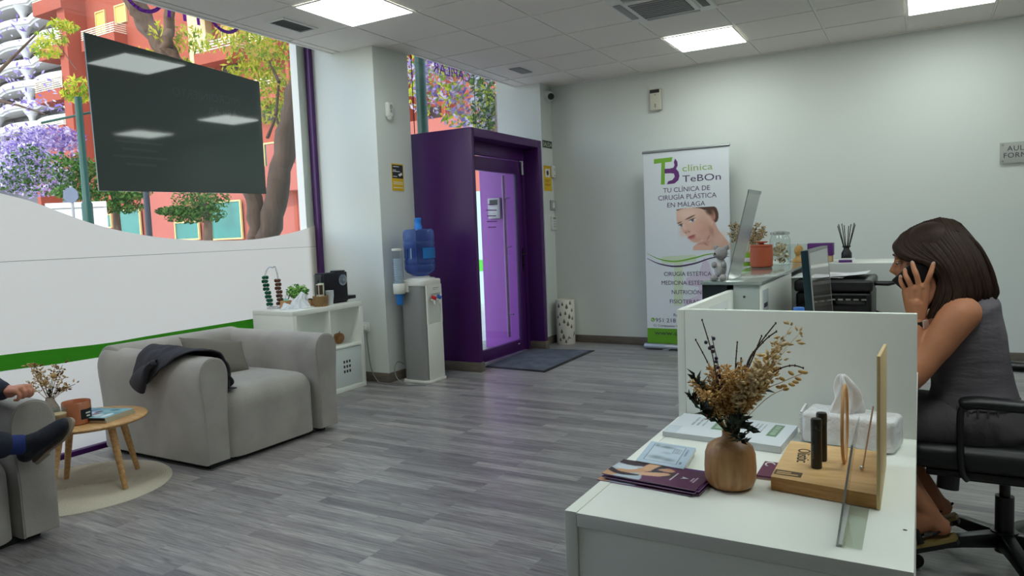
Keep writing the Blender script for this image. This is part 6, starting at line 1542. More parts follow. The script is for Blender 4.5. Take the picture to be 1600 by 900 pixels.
b = MB(); b.grid(tis, 60, 24); build('pulled_tissue', b, m_tis, t, angle=30)
# acrylic holder in front
t = thing('card_holder', 'clear acrylic menu holder standing at the front of the desk', 'sign holder', (-.095, 1.28, Z0))
b = MB(); l0 = Vector((-.112, 1.190, Z0+.001)); ln = Vector((.022, 0, .165)); wv = Vector((-.002, .178, 0))
b.obox(l0+ln*.5+wv*.5, ln*.5, wv*.5, (.0012, 0, 0)); build('face', b, glassmat('acrylic sheet', (240, 246, 244), base=.05), t, smooth=False)
l1 = Vector((-.1065, 1.190, Z0+.001))
b = MB(); b.obox(Vector((-.093, 1.279, Z0+.002)), (.0165, 0, 0), (0, .089, 0), (0, 0, .0012)); build('foot', b, glassmat('acrylic foot', (243, 246, 242), base=.03), t, smooth=False)
b = MB(); b.obox(l0+ln*.5+Vector((0, -.0005, 0)), ln*.5, (0, .0012, 0), (.0016, 0, 0)); b.obox(l0+wv*.5+Vector((.003, 0, .0014)), (.004, 0, 0), wv*.5, (0, 0, .0016)); build('polished_edge', b, M('polished edge', (190, 196, 192), .15), t, smooth=False)
b = MB(); b.ell((-.020, 1.30, Z0), (.0035, .0018, .0008)); build('paper_scrap', b, m_dark, label='tiny dark speck lying near the right edge of the low desk', cat='scrap')
# ------------------------------------------------------------------ people
def skin_solid(name, mb, mats, parent, voxel, smooth_it=6, smooth_f=.5, sub=0, **kw):
    """fuse the shaped pieces of a figure into one continuous surface"""
    me = bpy.data.meshes.new('shape'); me.from_pydata([tuple(p) for p in mb.v], [], mb.f)
    o = bpy.data.objects.new('shape', me); COL.objects.link(o)
    bm = bmesh.new(); bm.from_mesh(me); bmesh.ops.recalc_face_normals(bm, faces=bm.faces); bm.to_mesh(me); bm.free()
    r = o.modifiers.new('r', 'REMESH'); r.mode = 'VOXEL'; r.voxel_size = voxel; r.use_smooth_shade = True
    s_ = o.modifiers.new('s', 'SMOOTH'); s_.iterations = smooth_it; s_.factor = smooth_f
    dg = bpy.context.evaluated_depsgraph_get(); ev = o.evaluated_get(dg)
    m2 = bpy.data.meshes.new_from_object(ev); bpy.data.objects.remove(o); bpy.data.meshes.remove(me)
    m2.name = name; m2.materials.clear()
    for q in (mats if isinstance(mats, (list, tuple)) else [mats]): m2.materials.append(q)
    ob = bpy.data.objects.new(name, m2); COL.objects.link(ob)
    if parent is not None:
        ob.parent = parent; m2.transform(wm(parent).inverted())
    m2.shade_smooth()
    return tag(ob, **kw) if kw else ob

def limb(b, pts, rad, n=14, k=5, flat=1.0, up=None):
    pc = crs(pts, k); m_ = len(rad)-1; rr = []
    for i in range(len(pc)):
        f = i/(len(pc)-1)*m_; j = min(m_-1, int(f)); g = f-j; g = g*g*(3-2*g); rr.append(rad[j]*(1-g)+rad[j+1]*g)
    b.tube(pc, rr, n, r2=[q*flat for q in rr], up=up)
    b.ell(pc[0], (rr[0]*.98,)*3, nu=12, nv=8); b.ell(pc[-1], (rr[-1]*.98,)*3, nu=12, nv=8)

def rings(b, secs, n=28, yaxis=(0, 1, 0)):
    """stack of oval sections: (centre, half depth along X', half width along Y, tilt)"""
    vs = []; fs = []
    for c, rx, ry, tl in secs:
        c = Vector(c); ax = Vector((math.cos(tl), 0, math.sin(tl)))
        for j in range(n):
            q = 2*PI*j/n; ca, sa = math.cos(q), math.sin(q); e = .82
            vs.append(c+ax*(rx*math.copysign(abs(ca)**e, ca))+Vector(yaxis)*(ry*math.copysign(abs(sa)**e, sa)))
    k = len(secs)
    for i in range(k-1):
        for j in range(n): fs.append((i*n+j, i*n+(j+1) % n, (i+1)*n+(j+1) % n, (i+1)*n+j))
    fs.append(tuple(range(n-1, -1, -1))); fs.append(tuple((k-1)*n+j for j in range(n)))
    b.add(vs, fs)

m_skin = M('skin warm', (188, 127, 94), .5, spec=.35, var=.05, vscale=14, bump=.06, bscale=220)
for mm_ in (m_skin,):
    _q = mm_.node_tree.nodes['Principled BSDF']; _q.inputs['Subsurface Weight'].default_value = .08; _q.inputs['Subsurface Radius'].default_value = (.01, .004, .002)
m_skin2 = M('skin rosy', (196, 132, 106), .5, spec=.35, var=.05, vscale=14)
m_nail = M('nail', (226, 186, 170), .3)
m_hair = M('dark brown hair', (48, 31, 22), .55, spec=.22, var=.35, vscale=26, stretch=(6, 6, .6))
m_lash = M('brow brown', (44, 28, 22), .7)
m_vest = M('charcoal vest cloth', (104, 99, 106), .85, bump=.9, bscale=11, var=.06, vscale=6, stretch=(.8, .6, 2.2))
m_trous = M('charcoal trousers', (84, 79, 84), .88, bump=.9, bscale=12, var=.06, vscale=6, stretch=(2.0, .8, .9))

# ================= receptionist
wo = thing('person', 'seated woman with dark brown hair in a grey vest, phone held to her ear', 'person', (.2, 2.93, 0))
H = lambda x, y, Y: at(x, y, Y=Y)
hc = H(1446, 408, 2.90)                       # head centre
tilt = Matrix.Rotation(math.radians(-7), 3, 'Y')     # bowed a little forward (towards -X)
turn = Matrix.Rotation(math.radians(3), 3, 'Z')
RH = turn@tilt
def hd(x, y, z): return hc+RH@Vector((x, y, z))
def head_shape(b, hd, R, sc=1.0, nose=1.0):
    E = lambda c, r: b.ell(hd(*c), [q*sc for q in r], R, 22, 14)
    E((.016, 0, .030), (.093, .073, .088)); E((-.030, 0, -.030), (.058, .058, .078)); E((-.058, 0, -.088), (.026, .030, .024))
    E((-.078, 0, .036), (.018, .044, .020)); E((-.060, 0, -.035), (.032, .044, .045)); E((-.050, .034, -.012), (.030, .022, .026)); E((-.050, -.034, -.012), (.030, .022, .026))
    b.tube([hd(-.086, 0, .020), hd(-.097, 0, -.002), hd(-.108*nose, 0, -.020), hd(-.094, 0, -.031)], [.008, .0095, .0115, .009], 12)
    for s_ in (-1, 1): E((-.094, .011*s_, -.025), (.010, .008, .008))
    E((-.089, 0, -.050), (.010, .021, .0062)); E((-.087, 0, -.061), (.010, .018, .0068)); E((-.076, 0, -.078), (.014, .024, .010))
    for s_ in (-1, 1):
        E((.012, .072*s_, -.004), (.016, .007, .028)); E((.008, .076*s_, .012), (.013, .006, .014)); E((-.008, .052*s_, -.060), (.042, .012, .022))
bd = MB()
head_shape(bd, hd, RH)
sh_n, sh_f = H(1497, 495, 2.775), H(1500, 480, 3.09)
c7 = H(1508, 462, 2.93); nk = H(1482, 458, 2.92)
limb(bd, [hd(.02, 0, -.05), H(1478, 450, 2.915), H(1496, 478, 2.93)], [.052, .050, .064], 18)
PEL = H(1530, 664, 2.95)
secs = [(H(1532, 684, 2.95), .105, .15, 0), (H(1534, 660, 2.95), .128, .168, 0), (H(1528, 632, 2.95), .118, .156, .05), (H(1518, 600, 2.94), .102, .132, .10), (H(1512, 565, 2.94), .102, .132, .15), (H(1507, 530, 2.94), .108, .146, .2), (H(1505, 500, 2.935), .100, .150, .25), (H(1504, 480, 2.93), .078, .135, .3), (H(1500, 466, 2.93), .055, .085, .3)]
rings(bd, secs)
bd.ell(H(1470, 540, 2.87), (.055, .055, .055)); bd.ell(H(1470, 540, 3.0), (.055, .055, .055))
# near arm, elbow resting on the worktop, hand to the ear
el_n, wr_n = H(1424, 594, 2.72), H(1433, 498, 2.775)
limb(bd, [sh_n+Vector((.02, .03, .0)), sh_n, sh_n.lerp(el_n, .5)+Vector((.004, 0, .004)), el_n+Vector((.01, 0, .012))], [.052, .062, .059, .052, .043, .038], 18)
limb(bd, [el_n, el_n.lerp(wr_n, .35)+Vector((-.006, 0, 0)), wr_n], [.038, .040, .034, .0265], 16)
# far arm lying on the worktop
el_f = Vector((-.03, 3.12, .79)); wr_f = Vector((-.22, 2.98, .765))
limb(bd, [sh_f, sh_f.lerp(el_f, .5)+Vector((0, .02, 0)), el_f], [.056, .05, .043, .038], 16); limb(bd, [el_f, el_f.lerp(wr_f, .5), wr_f], [.038, .037, .026], 14)
# legs
hip_n, hip_f = H(1532, 668, 2.86), H(1532, 668, 3.04)
kn_n, kn_f = Vector((-.205, 2.84, .525)), Vector((-.20, 3.06, .53)); an_n, an_f = H(1455, 804, 2.80), H(1458, 774, 2.95)
for hp, kn, an in ((hip_n, kn_n, an_n), (hip_f, kn_f, an_f)):
    limb(bd, [hp, hp.lerp(kn, .5), kn], [.088, .082, .068, .056], 18)
    limb(bd, [kn, kn.lerp(an, .35)+Vector((.022, 0, -.012)), kn.lerp(an, .7)+Vector((.008, 0, -.004)), an], [.054, .055, .044, .034, .030], 16)
feet = []
for an, yaw in ((an_n, .02), (an_f, .10)):
    fwd = Vector((-math.cos(yaw), math.sin(yaw)*-1, -.40)).normalized(); side = Vector((0, 1, 0)); upf = fwd.cross(side)
    if upf.z < 0: upf = -upf
    hl = an+Vector((.030, 0, -.040)); feet.append((an, hl, fwd, side, upf))
    bd.ell(hl+upf*.004, (.034, .029, .032)); limb(bd, [an+Vector((.004, 0, -.01)), hl+fwd*.06+upf*.030, hl+fwd*.13+upf*.012, hl+fwd*.185+upf*.0], [.033, .034, .030, .024], 14, flat=1.12)
    for q in range(5):
        o5 = side*(-.030+.015*q); L5 = (.028, .030, .027, .023, .018)[q if yaw < .05 else 4-q]; bd.tube([hl+fwd*.185+o5, hl+fwd*(.20+L5*.5)+o5-upf*.003, hl+fwd*(.20+L5)+o5-upf*.010], [.010, .0095, .007], 8)
body = skin_solid('body', bd, m_skin, wo, .0062, 5)
# hands: palm and five separate fingers
def hand(b, wr, knuckles, fingers, thumb, palm_r=.014, th=.014):
    """knuckles: four points index..little; fingers: list of point lists from each knuckle; thumb: point list from the palm side"""
    mid = sum((k for k in knuckles), Vector())/4
    for i in range(4):
        k = knuckles[i]; w0 = wr+(k-mid)*.45
        limb(b, [w0, w0.lerp(k, .5), k], [palm_r*1.05, palm_r*1.1, palm_r*.92], 10)
    for i in range(3):
        w0, w1 = wr+(knuckles[i]-mid)*.45, wr+(knuckles[i+1]-mid)*.45
        for f in (.25, .5, .75, .95): p, q = w0.lerp(knuckles[i], f), w1.lerp(knuckles[i+1], f); limb(b, [p, p.lerp(q, .5), q], [palm_r*.92]*3, 8, 2)
    for pts, r0 in zip(fingers, (.0088, .0092, .0088, .0076)):
        limb(b, pts, [r0*1.1, r0*1.0, r0*1.02, r0*.92, r0*.78], 10, 4)
    limb(b, thumb, [.0135, .0115, .0105, .0095, .008], 10, 4)
hb = MB()
KN = [H(1446.5, 446, 2.770), H(1436, 446.5, 2.764), H(1425, 450, 2.765), H(1415, 456, 2.772)]
FG = [[KN[0], H(1452, 432, 2.764), H(1456, 421, 2.772), H(1458.5, 412, 2.781)],
      [KN[1], H(1432, 430, 2.757), H(1428, 420, 2.768), H(1425.5, 410.5, 2.780)],
      [KN[2], H(1419, 438, 2.758), H(1415, 430, 2.768), H(1414, 422, 2.782)],
      [KN[3], H(1410, 446, 2.766), H(1407, 439, 2.774), H(1407, 432.5, 2.784)]]
TH = [H(1443, 478, 2.790), H(1455, 462, 2.806), H(1458, 447, 2.815), H(1456, 436, 2.818)]
hand(hb, wr_n+Vector((0, 0, .004)), KN, FG, TH)
limb(hb, [wr_n-Vector((0, 0, .012)), wr_n+Vector((0, -.002, .012)), H(1430, 474, 2.770)], [.0255, .0255, .026], 14)
skin_solid('hand', hb, m_skin, body, .0026, 4)
for f in FG:
    nb = MB(); d = (f[3]-f[2]).normalized(); nb.ell(f[3]+d*.001+Vector((0, -.0072, 0)), (.0055, .0016, .0068), Matrix.Rotation(math.atan2(d.x, d.z), 3, 'Y'), 10, 8); build('fingernail', nb, m_nail, body)
hb = MB(); k0 = [wr_f+Vector(p) for p in ((-.085, -.035, .004), (-.092, -.014, .006), (-.088, .008, .004), (-.078, .028, .0))]
fg = [[k, k+Vector((-.035, -.006, .004)), k+Vector((-.058, -.01, -.006)), k+Vector((-.07, -.012, -.016))] for k in k0]
hand(hb, wr_f, k0, fg, [wr_f+Vector((-.02, -.02, 0)), wr_f+Vector((-.05, -.052, -.002)), wr_f+Vector((-.075, -.062, -.006)), wr_f+Vector((-.095, -.066, -.01))])
skin_solid('hand', hb, m_skin, body, .003, 4)
# face details
for s_ in (-1, 1):
    b = MB(); b.ell(hd(-.0835, .031*s_, .010), (.0085, .0135, .0075), RH, 14, 10); build('eye', b, M('eye white', (222, 214, 206), .25) if s_ < 0 else bpy.data.materials['eye white'], body)
    b = MB(); b.ell(hd(-.0885, .031*s_, .007), (.0045, .0055, .0055), RH, 12, 8); build('iris', b, m_lash, body)
    b = MB(); b.ell(hd(-.0838, .031*s_, .0135), (.0098, .0150, .0062), RH, 14, 10); build('eyelid', b, m_skin, body)
    b = MB(); b.tube([hd(-.083, .047*s_, .0065), hd(-.0925, .034*s_, .0055), hd(-.0925, .022*s_, .0060)], [.0008, .0016, .0008], 6); build('eyelashes', b, m_lash, body)
    b = MB(); b.tube([hd(-.086, .050*s_, .030), hd(-.0955, .034*s_, .037), hd(-.0965, .016*s_, .034)], [.0012, .0030, .0020], 8, r2=[.0008, .0016, .001]); build('eyebrow', b, m_lash, body)
b = MB(); b.ell(hd(-.0925, 0, -.0515), (.0078, .0185, .0045), RH, 14, 8); b.ell(hd(-.0910, 0, -.0600), (.0078, .016, .0050), RH, 14, 8); build('lips', b, M('lip rose', (168, 88, 84), .4), body)
# hair
hb = MB()
hb.ell(hd(.028, 0, .044), (.100, .088, .092), RH, 24, 16); hb.ell(hd(.060, 0, -.02), (.072, .086, .10), RH, 20, 14)
hb.ell(H(1512, 424, 2.93), (.070, .084, .085)); hb.ell(H(1526, 446, 2.93), (.055, .080, .050))
for sg, Yn in ((-1, 2.835), (1, 2.985)):
    hb.ell(H(1484, 440, Yn), (.030, .024, .075)); hb.ell(H(1500, 430, Yn), (.045, .026, .075))
hs = skin_solid('hair_mass', hb, m_hair, None, .008, 6)
hair = hs; hair.name = 'hair'; hair.parent = wo; hair.data.transform(wm(wo).inverted())
rr_ = random.Random(12)
def bez(p, t): 
    pts = list(p)
    while len(pts) > 1: pts = [pts[i].lerp(pts[i+1], t) for i in range(len(pts)-1)]
    return pts[0]
# guide locks on the near side: px rows from the parting to the ends (front to back)
G = [[(1402, 376, 2.885), (1398, 386, 2.845), (1412, 402, 2.818), (1444, 408, 2.800), (1468, 428, 2.795), (1462, 452, 2.785), (1448, 490, 2.775)],
     [(1410, 366, 2.89), (1406, 384, 2.84), (1425, 398, 2.812), (1456, 408, 2.795), (1474, 432, 2.788), (1472, 456, 2.775), (1456, 488, 2.765)],
     [(1425, 356, 2.90), (1430, 376, 2.838), (1450, 394, 2.806), (1472, 412, 2.788), (1484, 436, 2.780), (1484, 458, 2.768), (1470, 482, 2.755)],
     [(1445, 347, 2.905), (1455, 368, 2.838), (1475, 392, 2.802), (1490, 416, 2.782), (1498, 440, 2.772), (1500, 458, 2.768), (1490, 472, 2.760)],
     [(1468, 341, 2.91), (1480, 362, 2.842), (1500, 392, 2.806), (1511, 420, 2.790), (1517, 444, 2.790), (1518, 462, 2.795), (1512, 468, 2.800)],
     [(1488, 344, 2.915), (1506, 366, 2.862), (1522, 396, 2.830), (1533, 426, 2.820), (1540, 450, 2.830), (1542, 464, 2.842), (1536, 470, 2.850)],
     [(1500, 350, 2.92), (1518, 374, 2.89), (1534, 402, 2.875), (1545, 430, 2.880), (1551, 450, 2.885), (1553, 462, 2.890), (1549, 469, 2.895)]]
def guide(a, mirror):
    f = a*(len(G)-1); i = min(len(G)-2, int(f)); g = f-i; out = []
    for p, q in zip(G[i], G[i+1]):
        x, y, Y = (p[k]*(1-g)+q[k]*g for k in range(3)); P_ = H(x, y, 2.92)
        out.append(Vector((P_.x, Y if not mirror else 2*2.918-Y, P_.z)))
    return out
for mirror in (False, True):
    for lay in range(2):
        b = MB()
        for k in range(46):
            a = min(1, max(0, (k+.5)/46+rr_.uniform(-.012, .012))); gp = guide(a, mirror)
            inn = Vector((0, (.008*lay)*(1 if not mirror else -1), 0)); j = Vector((rr_.uniform(-.004, .004), rr_.uniform(-.003, .003), rr_.uniform(-.003, .003)))
            pts = crs([p+inn+j*(i/6) for i, p in enumerate(gp)], 4); n_ = len(pts); w0 = rr_.uniform(.007, .0105)
            b.tube(pts, [w0*(.55+.45*min(1, i/5))*(1 if i < n_-7 else max(.12, (n_-1-i)/7)) for i in range(n_)], 7, r2=[w0*.55]*n_)
        build('hair_locks', b, m_hair, hair, angle=80, kind='stuff')
b = MB()
for k in range(30):
    f = k/29; Y = 2.86+.12*f; j = rr_.uniform(-3, 3); px = [(1490+j, 358), (1520+j, 380), (1540+j*.5, 410), (1550+j*.5, 438), (1554+rr_.uniform(-3, 2), 456), (1551+rr_.uniform(-4, 3), 469)]
    b.tube(crs([H(x-6*abs(2*f-1)**2, y, 2.92).lerp(H(x, y, 2.92), 1)*1.0+Vector((0, Y-2.92, 0)) for x, y in px], 4), [.002, .005]+[.009]*15+[.007, .005, .003, .0015], 7, r2=.005)
build('hair_locks', b, m_hair, hair, angle=80, kind='stuff')
# phone
ax = (H(1461, 400, 2.82)-H(1406, 449, 2.795)); ph_c = H(1434.5, 424.5, 2.806); ax = ax.normalized(); pn = Vector((.08, -1, .06)); pn = (pn-ax*pn.dot(ax)).normalized(); pw = pn.cross(ax)
t = thing('mobile_phone', 'black mobile phone with camera lenses held at the woman’s ear'.replace('’', "'"), 'phone', ph_c)
b = MB(); b.obox(ph_c, ax*.078, pw*.037, pn*.0045); build('case', b, M('phone black', (16, 16, 20), .35), t, bevel=.004, seg=3)
b = MB(); b.obox(ph_c+ax*.052+pw*.0*1+pn*.0052, ax*.018, pw*.028, pn*.0012); cb = build('camera_bar', b, M('phone blue black', (30, 34, 46), .25), t, bevel=.001)
for q in (-.014, .010):
    b = MB(); c = ph_c+ax*.050+pw*q+pn*.0064; b.tube([c, c+pn*.0016], .0085, 18); build('lens', b, m_prn2, cb)
b = MB(); c = ph_c+ax*.058-pw*.022+pn*.0064; b.tube([c, c+pn*.0008], .004, 12); build('flash', b, m_whiteplastic, cb)
# vest
vb = MB()
vs_ = [(H(1520, 628, 2.95), .142, .176, .05), (H(1519, 600, 2.945), .126, .152, .10), (H(1514, 565, 2.94), .120, .148, .15), (H(1508, 530, 2.94), .124, .160, .2), (H(1507, 500, 2.935), .112, .158, .25), (H(1517, 482, 2.93), .090, .150, .3), (H(1516, 468, 2.93), .070, .125, .3), (H(1508, 458, 2.93), .055, .085, .3)]
rings(vb, vs_); vb.ell(H(1470, 540, 2.87), (.066, .064, .064)); vb.ell(H(1470, 540, 3.0), (.066, .064, .064))
vest = skin_solid('vest', vb, m_vest, wo, .008, 5)
for k, (x0, y0, x1, y1, sag) in enumerate(((1508, 548, 1548, 530, -3), (1502, 556, 1552, 548, 3), (1490, 590, 1562, 588, 4), (1480, 604, 1566, 603, 5), (1475, 616, 1572, 618, 4))):
    pass
# trousers
tb_ = MB()
rings(tb_, [(H(1532, 692, 2.95), .120, .168, 0), (H(1536, 664, 2.95), .142, .182, 0), (H(1528, 634, 2.95), .130, .168, .05), (H(1521, 618, 2.95), .120, .156, .08)])
for hp, kn, an in ((hip_n, kn_n, an_n), (hip_f, kn_f, an_f)):
    limb(tb_, [hp, hp.lerp(kn, .5)+Vector((0, 0, .004)), kn], [.104, .098, .084, .072], 20)
    cut = kn.lerp(an, .42); limb(tb_, [kn, kn.lerp(cut, .5)+Vector((.012, 0, -.006)), cut+Vector((.02, 0, -.01))], [.072, .072, .068], 18)
tr_ = skin_solid('trousers', tb_, m_trous, wo, .009, 5)
b = MB()
for k in range(26):
    a = k/25; p = H(1520, 624, 2.95); q = math.radians(200+a*300); c = p+Vector((.140*math.cos(q), .178*math.sin(q), .0)); b.tube([c+Vector((0, 0, .012)), c+Vector((0, 0, -.022))], .0035, 6)
build('waist_gathers', b, m_trous, tr_, kind='stuff')
# watch, sandals
wd = (H(1430, 474, 2.77)-wr_n).normalized(); wp = H(1434.5, 505, 2.773)
b = MB(); b.tube([wp-wd*.009, wp+wd*.009], .0305, 24); build('watch_strap', b, M('watch strap', (24, 22, 24), .6), wo)
b = MB(); n_ = Vector((.75, -.66, 0)); b.obox(wp+n_*.029, n_*.0045, n_.cross(wd)*.012, wd*.015); build('watch_case', b, M('rose watch', (196, 172, 164), .3, metal=.5), wo, bevel=.003)
m_sand = M('sandal tan', (150, 128, 74), .7); m_sole = M('sandal black', (20, 18, 18), .6)
for (an, hl, fwd, side, upf) in feet:
    t = tag(bpy.data.objects.new('sandal', None)); COL.objects.link(t); t.parent = wo
    b = MB(); sole = [(-.036, 0), (-.028, .026), (.02, .031), (.09, .030), (.16, .040), (.215, .036), (.235, .015), (.235, -.015), (.215, -.036), (.16, -.040), (.09, -.030), (.02, -.031), (-.028, -.026)]
    b.prism(sole, hl-upf*.034, fwd, side, -upf*.012); build('footbed', b, m_sand, wo)
    b = MB(); b.prism(sole, hl-upf*.0465, fwd, side, -upf*.016); build('outsole', b, m_sole, wo)
    b = MB()
    for off, hgt in ((.075, .058), (.16, .034)):
        b.tube(crs([hl+fwd*off-side*.036-upf*.030, hl+fwd*off-side*.026+upf*(hgt-.022), hl+fwd*off+upf*hgt*.72, hl+fwd*off+side*.026+upf*(hgt-.022), hl+fwd*off+side*.036-upf*.030], 4), .010, 8, r2=.003)
    b.tube(crs([hl+fwd*.03-side*.032+upf*-.01, hl-fwd*.036+upf*.006, hl+fwd*.03+side*.032+upf*-.01], 5), .004, 8); build('sandal_strap', b, m_sole, wo)
    bpy.data.objects.remove(t)

# ================= office chair
oc = thing('office_chair', 'black office swivel chair the woman is sitting on', 'office chair', (.262, 2.975, 0))
cx, cy = .262, 2.975
m_leath = M('black leatherette', (20, 20, 24), .42, spec=.5)
build('seat', soft_box((-.035, 2.735, .385), (.515, 3.215, .475), .040, .012), m_leath, oc, weld=True, angle=60)
b = MB(); b.box((.02, 2.76, .362), (.50, 3.19, .386)); build('seat_pan', b, m_black, oc, bevel=.006)
b = MB(); b.box((.14, 2.88, .315), (.39, 3.07, .362)); build('mechanism', b, m_black, oc, bevel=.01)
b = MB(); b.tube([(.09, 2.84, .372), (.085, 2.83, .30)], .034, 18); build('tilt_knob', b, m_black, oc)
b = MB(); b.tube([(cx, cy, .25), (cx, cy, .335)], .017, 18); build('piston', b, m_black, oc)
b = MB(); b.tube([(cx, cy, .048), (cx, cy, .25)], .029, 22); build('gas_column', b, m_black, oc)
b = MB(); b.tube([(cx, cy, .07), (cx, cy, .125)], .042, 22); build('hub', b, m_black, oc)
for k in range(5):
    a = math.radians(208+72*k); d = Vector((math.cos(a), math.sin(a), 0)); s_ = Vector((-d.y, d.x, 0)); c = Vector((cx, cy, 0))
    b = MB(); vs = []
    for r_, z0, z1, w_ in ((.03, .072, .122, .030), (.16, .075, .112, .026), (.30, .068, .088, .021), (.325, .066, .084, .014)):
        p = c+d*r_; vs += [p-s_*w_+Vector((0, 0, z0)), p+s_*w_+Vector((0, 0, z0)), p+s_*w_*.75+Vector((0, 0, z1)), p-s_*w_*.75+Vector((0, 0, z1))]
    fs = [(0, 1, 2, 3), (15, 14, 13, 12)]+[(4*i+j, 4*i+4+j, 4*i+4+(j+1) % 4, 4*i+(j+1) % 4) for i in range(3) for j in range(4)]
    b.add(vs, fs); lg = build('leg', b, m_black, oc, bevel=.004)
    p = c+d*.315; b = MB(); b.tube([p+Vector((0, 0, .07)), p+Vector((0, 0, .045))], .009, 10)
    for q in (-1, 1): b.tube([p+s_*(.006*q)+Vector((0, 0, .027)), p+s_*(.020*q)+Vector((0, 0, .027))], .0262, 20)
    b.box(p+Vector((-.012, -.012, .03)), p+Vector((.012, .012, .054))); build('caster', b, m_black, lg)
for sg, Y in ((-1, 2.705), (1, 3.245)):
    b = MB(); q0 = H(1501, 632, Y) if sg < 0 else Vector((.15, Y, .655)); zt = q0.z if sg < 0 else .66
    x0 = q0.x if sg < 0 else .13
    pts = [(x0+.02, Y-.03*sg, .375), (x0+.005, Y, .41), (x0, Y, .50), (x0, Y, zt-.03), (x0+.015, Y, zt-.008), (x0+.06, Y, zt)]
    b.tube(crs([Vector(p) for p in pts], 4), .011, 10, r2=.016); build('armrest_frame', b, m_black, oc); b = MB(); b.tube([(x0+.30, Y, zt-.004), (x0+.31, Y, .50), (x0+.28, Y-.03*sg, .376)], .011, 10, r2=.016); st = build('armrest_frame', b, m_black, oc)
    b = MB(); secs = []
    pc = crs([Vector((x0-.005, Y, zt+.002)), Vector((x0+.05, Y, zt+.010)), Vector((x0+.18, Y, zt+.006)), Vector((x0+.34, Y, zt+.004))], 4)
    b.tube(pc, [.010, .018]+[.021]*(len(pc)-4)+[.018, .010], 14, r2=[.016, .028]+[.032]*(len(pc)-4)+[.028, .016], up=(0, 0, 1)); build('armrest_pad', b, m_leath, oc)
build('backrest', soft_box((.515, 2.76, .56), (.585, 3.19, 1.02), .033, .0), m_leath, oc, weld=True, angle=60)
b = MB(); b.tube(crs([Vector((.36, cy, .345)), Vector((.50, cy, .35)), Vector((.585, cy, .42)), Vector((.60, cy, .60))], 5), .028, 12, r2=.012, up=(0, 1, 0)); build('back_support', b, m_black, oc)
# ================= man in the nearer armchair (only his hand and foot come into the picture)
mn = thing('person', 'man in a navy suit and blue socks sitting in the armchair beside the wooden table', 'person', (-3.85, 1.13, 0))
m_suit = M('navy suit cloth', (24, 30, 46), .85, bump=.3, bscale=420)
m_sock = M('blue sock', (26, 44, 104), .9, var=.15, vscale=120, bump=.3, bscale=300)
m_shoe = M('navy suede shoe', (20, 23, 34), .8, bump=.25, bscale=300); m_shsole = M('pale shoe sole', (150, 134, 116), .7)
mb_ = MB(); mc = 1.13
hcm = Vector((-3.99, mc, 1.20)); RM = Matrix.Rotation(PI, 3, 'Z')
head_shape(mb_, lambda x, y, z: hcm+RM@Vector((x, y, z)), RM, 1.04)
limb(mb_, [Vector((-4.01, mc, 1.14)), Vector((-4.03, mc, 1.06)), Vector((-4.04, mc, 1.0))], [.058, .058, .07], 18)
msecs = [((-3.98, mc, .475), .13, .17, 0), ((-3.99, mc, .55), .135, .175, 0), ((-4.02, mc, .68), .115, .155, 0), ((-4.04, mc, .82), .118, .175, 0), ((-4.05, mc, .93), .105, .185, 0), ((-4.05, mc, 1.0), .07, .14, 0), ((-4.045, mc, 1.03), .05, .08, 0)]
rings(mb_, msecs)
wr_m = at(2, 611, Z=.672); shl, shr = Vector((-4.05, mc+.20, .95)), Vector((-4.05, mc-.20, .95))
elb = Vector((-3.78, 1.50, .70)); elr = Vector((-3.85, .86, .68)); wrr = Vector((-3.60, 1.02, .60))
limb(mb_, [shl, shl.lerp(elb, .5)+Vector((0, .03, 0)), elb], [.06, .055, .045], 16); limb(mb_, [elb, elb.lerp(wr_m, .5), wr_m], [.045, .042, .03], 16)
limb(mb_, [shr, shr.lerp(elr, .5), elr], [.06, .055, .045], 16); limb(mb_, [elr, elr.lerp(wrr, .5), wrr], [.045, .042, .03], 16)
# left leg upright, right leg crossed with its ankle on the left knee
hl_, hr_ = Vector((-3.92, mc+.10, .535)), Vector((-3.92, mc-.10, .545))
knl = Vector((-3.30, 1.22, .525-.10)); anl = Vector((-3.22, 1.20, .10)); 
anr = at(22, 695, Y=1.44); knr = Vector((-3.36, .80, .60)); 
limb(mb_, [hl_, hl_.lerp(knl, .5), knl], [.092, .085, .062], 18); limb(mb_, [knl, knl.lerp(anl, .4), anl], [.06, .056, .04], 16)
limb(mb_, [hr_, hr_.lerp(knr, .5), knr], [.092, .085, .062], 18); limb(mb_, [knr, knr.lerp(anr, .4), anr], [.06, .054, .036], 16)
mbody = skin_solid('body', mb_, m_skin2, mn, .008, 5)
# hand on the arm: knuckles towards the table, fingers folded down
hb = MB(); wx = Vector((.82, .30, 0)).normalized(); wy = Vector((-.30, .82, 0)).normalized()
A2 = lambda x, y, z: at(x, y, Z=z)
kk = [A2(36, 600, .690), A2(33, 608, .686), A2(29, 615, .678), A2(25, 620, .668)]
w0 = wr_m+Vector((.01, 0, .0))
C0 = A2(30, 612, .668); ex = Vector((.95, .25, 0)).normalized(); ey = Vector((-.25, .95, 0)).normalized(); ez = Vector((0, 0, 1))
kk = [C0+ex*.020+ey*.027+ez*.013, C0+ex*.025+ey*.009+ez*.016, C0+ex*.023-ey*.010+ez*.014, C0+ex*.014-ey*.027+ez*.007]
fgm = [[k, k+ex*.016-ez*.012, k+ex*.010-ez*.032, k-ex*.010-ez*.036] for k in kk]
hand(hb, C0-ex*.048+ez*.004, kk, fgm, [C0-ex*.03+ey*.028, C0-ex*.006+ey*.040-ez*.006, C0+ex*.010+ey*.036-ez*.016, C0+ex*.020+ey*.024-ez*.024], .0165)
limb(hb, [wr_m-ex*.03, C0-ex*.06, C0-ex*.045], [.028, .027, .026], 14)
skin_solid('hand', hb, m_skin2, mbody, .003, 4)
